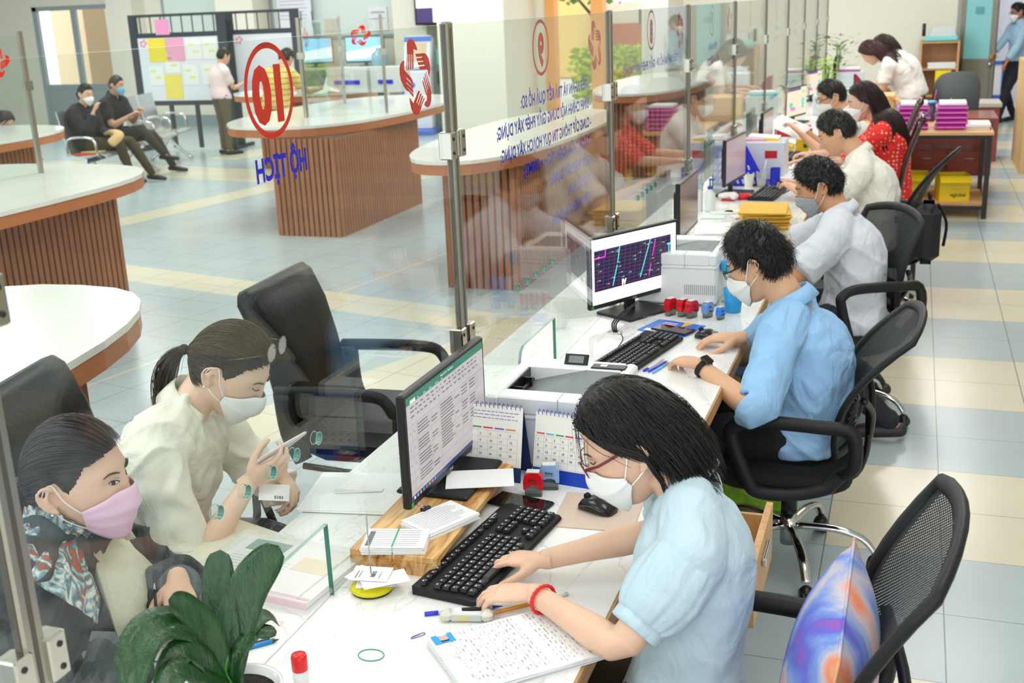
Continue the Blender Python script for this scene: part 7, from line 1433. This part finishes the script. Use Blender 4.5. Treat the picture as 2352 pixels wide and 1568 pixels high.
for (x, y, a, c, lab) in ((-1.0, 6.5, 20, (226, 236, 226), 'pale green printed leaflet beside the pump bottle'), (-.92, 6.55, -12, (240, 236, 190), 'pale yellow leaflet near the tan envelopes'), (-1.03, 6.36, 5, (222, 240, 236), 'clear folder with a green edge by the pump bottle'), (-.87, 6.40, 30, (240, 222, 236), 'crumpled pink and white wrapper by the tan envelopes')):
    MB().use(mat('leaf%d_%d' % (c[0], c[2]), c, .5)).box((x, y, DZ + .004), (.13, .10, .005), Matrix.Rotation(R(a), 4, 'Z').to_euler()).build('leaflet', label=lab, cat='leaflet')
# desk four
t = thing('cloth_bundle', 'crumpled white cloth beside the red pouch', 'cloth', (-1.03, 6.93, DZ)); b = MB().use(mat('cloth_white', (232, 226, 226), .9)); 
for i in range(9): b.ell((random.uniform(-.04, .04), random.uniform(-.04, .04), .02 + random.uniform(0, .018)), (random.uniform(.02, .04), random.uniform(.015, .035), .018), 12, 8, Matrix.Rotation(random.uniform(0, 3), 3, 'Z'))
c_, f_ = remesh(b, .006, 1); b2 = MB().use(MATS['cloth_white']); b2.add([tuple(p) for p in c_], f_, True); b2.build('cloth', t); MB().use(mat('cloth_red', (190, 40, 50), .8)).box((0, -.02, .006), (.08, .03, .012), bev=.004).build('trim', t)
MB().use(mat('pouch_red', (214, 30, 36), .4)).box((-.94, 6.98, DZ + .018), (.09, .06, .036), Matrix.Rotation(R(20), 4, 'Z').to_euler(), bev=.012).build('pouch', label='small bright red pouch beside the white cloth', cat='pouch')
MB().use(mat('pouch_black', (56, 58, 60), .7)).box((-.90, 7.05, DZ + .012), (.12, .14, .022), Matrix.Rotation(R(-20), 4, 'Z').to_euler(), bev=.008).build('pouch', label='flat black pouch behind the red pouch', cat='pouch')
t = thing('file_rack', 'royal blue slanted file rack with slots beside the grey pink monitor', 'file rack', (-1.02, 7.62, DZ)); rbm = mat('rack_blue', (34, 44, 200), .35); b = MB().use(rbm); b.prism([(-.06, 0), (.16, 0), (.02, .26), (-.06, .26)], -.13, -.125, (V((0, 0, 0)), V((1, 0, 0)), V((0, 0, 1)), V((0, 1, 0)))).prism([(-.06, 0), (.16, 0), (.02, .26), (-.06, .26)], .125, .13, (V((0, 0, 0)), V((1, 0, 0)), V((0, 0, 1)), V((0, 1, 0)))).bb(-.06, .16, -.13, .13, 0, .006).bb(-.065, -.06, -.13, .13, 0, .26); b.build('body', t)
s_ = MB().use(mat('slot_light', (200, 210, 240), .5))
for i in range(5):
    for j in range(5 - i): s_.box((-.035 + j * .035 , -.1305, .03 + i * .045), (.012, .002, .03), Matrix.Rotation(R(-20), 4, 'Y').to_euler(), bev=.004)
s_.build('slots', t)
t = thing('file_box', 'translucent white plastic box with a red label behind the blue rack', 'box', (-.93, 7.85, DZ)); MB().use(mat('box_frost', (232, 234, 242), .3, alpha=.92)).box((0, 0, .13), (.30, .26, .26), bev=.01).build('body', t); MB().use(mat('label_red', (204, 24, 34), .5)).bb(.02, .10, -.132, -.131, .15, .20).use(mat('label_yellow', (250, 210, 60), .5)).bb(.0, .1, -.09, .0, .255, .275).use(mat('label_pink', (240, 150, 190), .5)).bb(-.12, .02, -.1, .02, .255, .27).build('labels', t); MB().use(wp).box((0, 0, .27), (.2, .16, .03), Matrix.Rotation(R(4), 4, 'Y').to_euler()).build('papers', t)
cup('white paper cup beside the glass of orange drink', (-.98, 7.47, DZ), .036, .085, mat('paper_cup', (240, 236, 220), .6)); cup('clear cup of orange drink with a white straw', (-.90, 7.47, DZ), .036, .10, cpl, None, mat('white_straw', (240, 238, 226), .4), (mat('orange_drink', (230, 160, 30), .2), .35))
MB().use(mat('coaster', (206, 170, 110), .7)).box((-.90, 7.47, DZ - .0005 + .001), (.09, .09, .002)).build('coaster', label='small tan coaster under the orange drink', cat='coaster')
t = thing('pen_holder', 'blue plastic pen holder beside the orange drink', 'pen holder', (-.82, 7.56, DZ)); MB().use(mat('holder_blue', (36, 50, 210), .35)).bb(-.03, .03, -.03, -.026, 0, .11).bb(-.03, .03, .026, .03, 0, .11).bb(-.03, -.026, -.03, .03, 0, .11).bb(.026, .03, -.03, .03, 0, .11).bb(-.03, .03, -.03, .03, 0, .004).build('body', t)
pages('paper_stack', 'stack of white documents beside the blue pen holder', (-.72, 7.75, DZ), .16, .22, .03, R(4), 6, scr_l, 5, jit=.008)
# desk five and beyond
t = thing('tape_dispenser', 'yellow tape box lying open on the papers', 'box', (-.80, 9.25, DZ)); MB().use(mat('tape_yellow', (246, 206, 20), .4)).bb(-.05, .05, -.04, .04, 0, .09).use(mat('green_print', (30, 100, 50))).bb(.01, .04, -.0405, -.04, .03, .06).build('body', t)
MB().use(mat('bag_yellow', (240, 214, 80), .5)).box((-.93, 9.2, DZ + .035), (.14, .12, .07), bev=.02).build('snack_bag', label='yellow plastic wrapped bundle beside the tape box', cat='bag')
MB().use(mat('gadget_grey', (110, 108, 110), .5)).box((-.98, 8.9, DZ + .04), (.1, .14, .08), Matrix.Rotation(R(30), 4, 'Z').to_euler(), bev=.02).build('hole_punch', label='grey hole punch beside the yellow bundle', cat='hole punch')
MB().use(mat('orange_wood', (190, 110, 60), .5)).lathe([(.03, 0), (.032, .03), (.028, .05)], (-.97, 8.72, DZ), n=16).build('wooden_stamp', label='small brown round stamp beside the grey hole punch', cat='stamp')
for i, (x, y, a, lab) in enumerate(((-.70, 9.0, 8, 'white papers under the hands of the man in the plain cream shirt'), (-.85, 8.35, -12, 'white papers beside the orange drink'), (-.98, 9.75, 30, 'white papers by the edge on monitor'), (-.70, 9.7, 4, 'white papers before the man in glasses'))): pages('paper_stack', lab, (x, y, DZ), .21, .29, .012 + .006 * (i % 2), R(a), 4, scr_l, 6, jit=.01)
t = thing('paper_sheet', 'white sheet held up by the man in glasses', 'paper', (-.92, 9.38, .93)); t.rotation_euler = (R(20), R(-18), R(60)); MB().use(wp).box((0, 0, 0), (.21, .29, .0015)).build('sheet', t)
MB().use(mat('file_red', (176, 26, 44), .5)).box((-1.0, 10.25, DZ + .03), (.22, .08, .06), bev=.006).build('red_file', label='dark red file lying before the beige screened monitor', cat='file')
for x, c, lab in ((-.90, (120, 210, 40), 'lime green ink bottle beside the dark red file'), (-.84, (214, 40, 50), 'small red ink bottle beside the lime green one'), (-.96, (50, 130, 220), 'small blue ink bottle beside the lime green one')): MB().use(mat('ink%d' % c[0], c, .35)).lathe([(.024, 0), (.026, .05), (.012, .07), (.012, .085)], (x, 10.35, DZ), n=14).build('ink_bottle', label=lab, cat='bottle')
def drawers(lab, x, y):
    t = thing('organiser', lab, 'drawer box', (x, y, DZ), 0, 'white wire organisers'); wm = mat('organiser_white', (226, 234, 238), .35)
    MB().use(wm).bb(-.17, .17, -.13, .13, 0, .2).build('body', t)
    for k in range(3): MB().use(mat('organiser_shade', (206, 218, 224), .4)).bb(-.16, .16, -.135, -.13, .012 + k * .063, .065 + k * .063).build('drawer', t)
drawers('white plastic organiser with drawers behind the beige screened monitor', -.78, 12.1); drawers('white plastic organiser with drawers at the far end by the wall', -.78, 15.6)
for x, y, c, lab in ((-.80, 15.6, (176, 90, 160), 'mauve folders on the far organiser'), (-.78, 12.1, (110, 206, 214), 'turquoise folder on the organiser behind the beige screen')):
    MB().use(mat('fold%d' % c[0], c, .5)).box((x, y, DZ + .215), (.28, .22, .03), bev=.004).use(wp).box((x + .02, y, DZ + .238), (.24, .2, .016)).build('folder', label=lab, cat='folder')
MB().use(mat('pink_box', (236, 120, 170), .5)).box((-.60, 13.1, DZ + .05), (.14, .16, .1), bev=.01).use(mat('blue_grey_box', (110, 150, 190), .5)).box((-.60, 13.1, DZ + .01), (.16, .17, .02)).build('tissue_box', label='pink tissue box before the bending person', cat='box')
def leafy(lab, x, y, h, n, c, s=.03):
    t = thing('potted_plant', lab, 'plant', (x, y, DZ)); MB().use(mat('white_ceramic', (240, 240, 238))).lathe([(.05, 0), (.06, .1), (.055, .1)], n=16).build('pot', t); m = mat('leafg%d' % c[0], c, .5); b = MB().use(m); rnd = random.Random(int(x * 100) + int(y * 10))
    for i in range(n):
        a = rnd.uniform(0, 6.28); r = rnd.uniform(.02, .16) * h / .3; z = .1 + h * rnd.random(); c_ = V((r * math.cos(a), r * math.sin(a), z)); d = V((math.cos(a), math.sin(a), rnd.uniform(-.2, .7))).normalized(); q = d.cross(V((0, 0, 1))).normalized(); n_ = q.cross(d); b.add([c_ - d * s, c_ + q * s * .6 + n_ * .004, c_ + d * s * 1.4, c_ - q * s * .6 + n_ * .004], [(0, 1, 2, 3)])
    b.build('foliage', t); b = MB().use(mat('stem_green', (90, 130, 50), .6))
    for i in range(6): a = i; b.tube([(0, 0, .08), (.04 * math.cos(a), .04 * math.sin(a), .1 + h * .8)], .004, n=5)
    b.build('stems', t)
leafy('bright green bushy plant between the far monitors', -1.0, 14.6, .32, 150, (170, 206, 40)); leafy('bright green plant behind the glass near the far monitor', -1.3, 13.2, .28, 120, (150, 190, 60)); leafy('thin dark green plant at the far end of the counter', -.97, 16.2, .55, 110, (110, 130, 90), .04)
# loose things around the staff chairs
t = thing('cushion', 'square tie dye cushion in blue, orange and pink on the empty chair', 'cushion', (-.09, 1.92, .70)); cu_m = mat('tie_dye', (200, 120, 160), .85); nt, b = nodes(cu_m); tc = nt.nodes.new('ShaderNodeTexCoord'); nz1 = nt.nodes.new('ShaderNodeTexNoise'); nz1.inputs['Scale'].default_value = 3.8; nz1.inputs['Detail'].default_value = 5; nz1.inputs['Distortion'].default_value = .5; nt.links.new(tc.outputs['Object'], nz1.inputs['Vector']); rp = nt.nodes.new('ShaderNodeValToRGB'); nt.links.new(nz1.outputs[0], rp.inputs[0]); e = rp.color_ramp.elements
e[0].position = .30; e[0].color = lin((196, 70, 140)) + (1,); e[1].position = .72; e[1].color = lin((226, 160, 70)) + (1,)
for p_, c in ((.40, (96, 100, 205)), (.47, (120, 150, 215)), (.53, (200, 190, 200)), (.58, (240, 140, 100)), (.64, (214, 190, 150))): k = e.new(p_); k.color = lin(c) + (1,)
nt.links.new(rp.outputs[0], b.inputs['Base Color']); b_ = MB(Matrix.Rotation(R(8), 4, 'Y') @ Matrix.Rotation(R(3), 4, 'X')).use(cu_m); n = 20; vs = []; 
for sg in (1, -1):
    for i in range(n + 1):
        for j in range(n + 1):
            u, v = -1 + 2 * i / n, -1 + 2 * j / n; th = .085 * max(0, (1 - abs(u) ** 2.6)) ** .55 * max(0, (1 - abs(v) ** 2.6)) ** .55; pin = 1 - .10 * (1 - abs(u) ** 2) * abs(v) ** 3; pin2 = 1 - .10 * (1 - abs(v) ** 2) * abs(u) ** 3; vs.append((sg * (th + .001), u * .21 * pin, v * .21 * pin2))
fs = []
for s2 in (0, 1):
    o_ = s2 * (n + 1) ** 2
    for i in range(n):
        for j in range(n): f = (o_ + i * (n + 1) + j, o_ + (i + 1) * (n + 1) + j, o_ + (i + 1) * (n + 1) + j + 1, o_ + i * (n + 1) + j + 1); fs.append(f if s2 == 0 else f[::-1])
b_.add(vs, fs, True); b_.build('pillow', t); rim = [(0, u * .21 * (1 - .10 * (1 - abs(u) ** 2) * abs(v) ** 3), v * .21 * (1 - .10 * (1 - abs(v) ** 2) * abs(u) ** 3)) for u, v in [(-1 + 2 * i / 10, -1) for i in range(10)] + [(1, -1 + 2 * i / 10) for i in range(10)] + [(1 - 2 * i / 10, 1) for i in range(10)] + [(-1, 1 - 2 * i / 10) for i in range(10)]]
MB(Matrix.Rotation(R(8), 4, 'Y') @ Matrix.Rotation(R(3), 4, 'X')).use(cu_m).tube(rim, .0035, n=6, closed=True).build('piping', t)
t = thing('shopping_bag', 'lime green patterned bag standing on the floor by the drawer unit', 'bag', (-.52, 4.2, 0), R(5)); MB().use(mat('bag_lime', (150, 205, 40), .5, vary=.3, vscale=20)).box((0, 0, .12), (.30, .14, .24), bev=.02).build('body', t); MB().use(mat('bag_print', (226, 236, 190), .5)).tube([(-.14, -.0705, .04), (-.05, -.0705, .1), (.05, -.0705, .05), (.14, -.0705, .12)], .002, n=4).tube([(-.14, -.0705, .16), (-.02, -.0705, .12), (.06, -.0705, .18), (.14, -.0705, .15)], .002, n=4).use(mat('dot_orange', (240, 150, 90), .5)).ell((.03, -.0705, .17), (.03, .002, .02), 10, 6).build('print', t)
t = thing('backpack', 'black backpack hung on the chair of the man in the cream shirt', 'bag', (.12, 6.75, .62)); MB().use(mat('bag_black', (24, 25, 28), .7)).box((0, 0, 0), (.14, .26, .34), bev=.05).build('body', t); MB().use(mat('bag_black', (24, 25, 28))).tube(smoothpts([(.05, 0, .16), (.10, .02, .05), (.09, 0, -.08)], 4), [(.018, .006)] * 9, n=6).build('strap', t)
t = thing('straw_basket', 'tan straw basket with a red white cloth beside the red blouse', 'basket', (-.05, 7.75, .40)); MB().use(mat('straw_tan', (206, 170, 110), .8)).lathe([(.09, 0), (.12, .18), (.11, .18)], n=16).build('body', t); MB().use(mat('towel_stripe', (236, 226, 214), .9)).box((.06, -.02, .14), (.12, .14, .12), bev=.03).use(mat('towel_red', (176, 40, 60), .9)).box((.02, -.02, .2), (.1, .12, .03), bev=.01).build('cloth', t)
MB().use(mat('stool_seat', (60, 50, 48), .6)).bb(-.2, .1, 7.62, 7.9, .36, .4).bb(-.18, -.15, 7.64, 7.67, 0, .36).bb(.05, .08, 7.64, 7.67, 0, .36).bb(-.18, -.15, 7.85, 7.88, 0, .36).bb(.05, .08, 7.85, 7.88, 0, .36).build('stool', label='dark low stool under the straw basket', cat='stool')
t = thing('sunglasses', 'thin framed glasses pushed up on the hair of the girl in ivory', 'glasses', (0, 0, 0)); Hm = p2h = v2[1]; g_ = MB().use(mat('thin_metal', (120, 110, 100), .2, .9)); ln = MB().use(glassmat('lens_hair', (.85, .87, .87), 2.5))
for sg in (1, -1):
    c = V((sg * .034, .072, .122)); ax = V((1, 0, 0)); ay = V((0, -.55, .83)); pts = [c + ax * (.026 * math.cos(a)) + ay * (.022 * math.sin(a)) for a in [2 * PI * i / 22 for i in range(22)]]; g_.tube([Hm @ p for p in pts], .0011, n=6, closed=True); ln.add([Hm @ p for p in pts], [tuple(range(22))]); g_.tube([Hm @ V((sg * .06, .07, .125)), Hm @ V((sg * .085, .03, .09)), Hm @ V((sg * .083, -.01, .05))], .001, n=5)
g_.tube([Hm @ V((-.009, .074, .128)), Hm @ V((.009, .074, .128))], .0012, n=5); g_.build('frame', t); ln.build('lenses', t)
# earrings, blouse frill
for Hm, nm in ((v1[1], 'crystal stud earring in the ear of the woman in denim'), (v2[1], 'crystal stud earring in the ear of the girl in ivory')): MB().use(mat('crystal', (236, 240, 244), .05, 1)).ell(Hm @ V((.086, -.010, -.034)), (.004, .004, .004), 8, 6).build('earring', label=nm, cat='earring')
Hm = v1[1]; fr_ = mat('floral_blouse', (150, 176, 186), .7, bump=.6, bscale=60); nt, b = nodes(fr_); tc = nt.nodes.new('ShaderNodeTexCoord'); nz1 = nt.nodes.new('ShaderNodeTexNoise'); nz1.inputs['Scale'].default_value = 28; nz1.inputs['Distortion'].default_value = 2; nt.links.new(tc.outputs['Object'], nz1.inputs['Vector']); rp = nt.nodes.new('ShaderNodeValToRGB'); nt.links.new(nz1.outputs[0], rp.inputs[0]); e = rp.color_ramp.elements; e[0].position = .34; e[0].color = lin((200, 84, 44)) + (1,); e[1].position = .62; e[1].color = lin((226, 224, 214)) + (1,)
for p_, c in ((.42, (96, 100, 96)), (.5, (120, 160, 176))): k = e.new(p_); k.color = lin(c) + (1,)
nt.links.new(rp.outputs[0], b.inputs['Base Color']); NBv = V((-1.585, 1.60, .93)); nd = ((Hm @ V((0, -.028, -.055))) - NBv).normalized(); fx = (V((1, .22, 0)) - nd * V((1, .22, 0)).dot(nd)).normalized(); fy = nd.cross(fx)
secs = []
for h, r0, am in ((.088, .066, .007), (.062, .062, .003), (.035, .082, .004), (-.005, .112, .006), (-.055, .132, .004)): secs.append([NBv + nd * (h - .02 * max(0, math.cos(a)) * (1 if h < .03 else .3)) + fx * ((r0 * 1.02 + am * math.sin(a * 17)) * math.cos(a) + (.02 if h < 0 else 0)) + fy * ((r0 + am * math.sin(a * 17)) * math.sin(a)) for a in [2 * PI * j / 80 for j in range(80)]])
o = MB().use(fr_).loft(secs, cap=False).build('frilled_blouse', v1[0])
t = thing('cloth_hat', 'tan folded cloth in the hands of the person in the black coat', 'cloth', (-9.08, 11.5, .64)); b = MB().use(mat('cloth_tan', (206, 176, 120), .9)); b.tube(smoothpts([(-.16, .08, 0), (0, 0, .03), (.14, -.1, .0), (.1, -.2, -.08)], 4), [(.06, .03)] * 13, n=10, round_=True); b.build('cloth', t)
t = thing('paper_sheet', 'white sheet held by the person in the yellow striped shirt', 'paper', (-6.85, 12.95, 1.08)); t.rotation_euler = (R(30), R(10), R(20)); MB().use(wp).box((0, 0, 0), (.21, .29, .0015)).build('sheet', t)

# jacket details of the visitor in denim
hood = MB().use(den); pts = [NBv + nd * (-.012 + .012 * math.cos(a)) + fx * (.105 * math.cos(a) - .035) + fy * (.118 * math.sin(a)) for a in [R(70) + R(220) * i / 20 for i in range(21)]]
hood.tube(pts, [(.016 + .022 * math.sin(PI * i / 20), .022 + .02 * math.sin(PI * i / 20)) for i in range(21)], n=14, round_=True); hood.build('hood', v1[0])
for k in (0, 1):
    E_, W_ = v1[2][k]; q = lambda t: E_.lerp(W_, t); cf = MB().use(mat('rib_cuff', (112, 116, 122), .9)); secs = []; d_ = (W_ - E_).normalized(); x_, y_, _ = frame(d_)
    for t, r_ in ((.80, .043), (.82, .046), (.90, .044), (.965, .037), (.97, .033)): secs.append([q(t) + (x_ * math.cos(a) + y_ * math.sin(a)) * (r_ + .0008 * (-1) ** j) for j, a in enumerate([2 * PI * j / 80 for j in range(80)])])
    cf.loft(secs, smooth=False).build('cuff', v1[0])
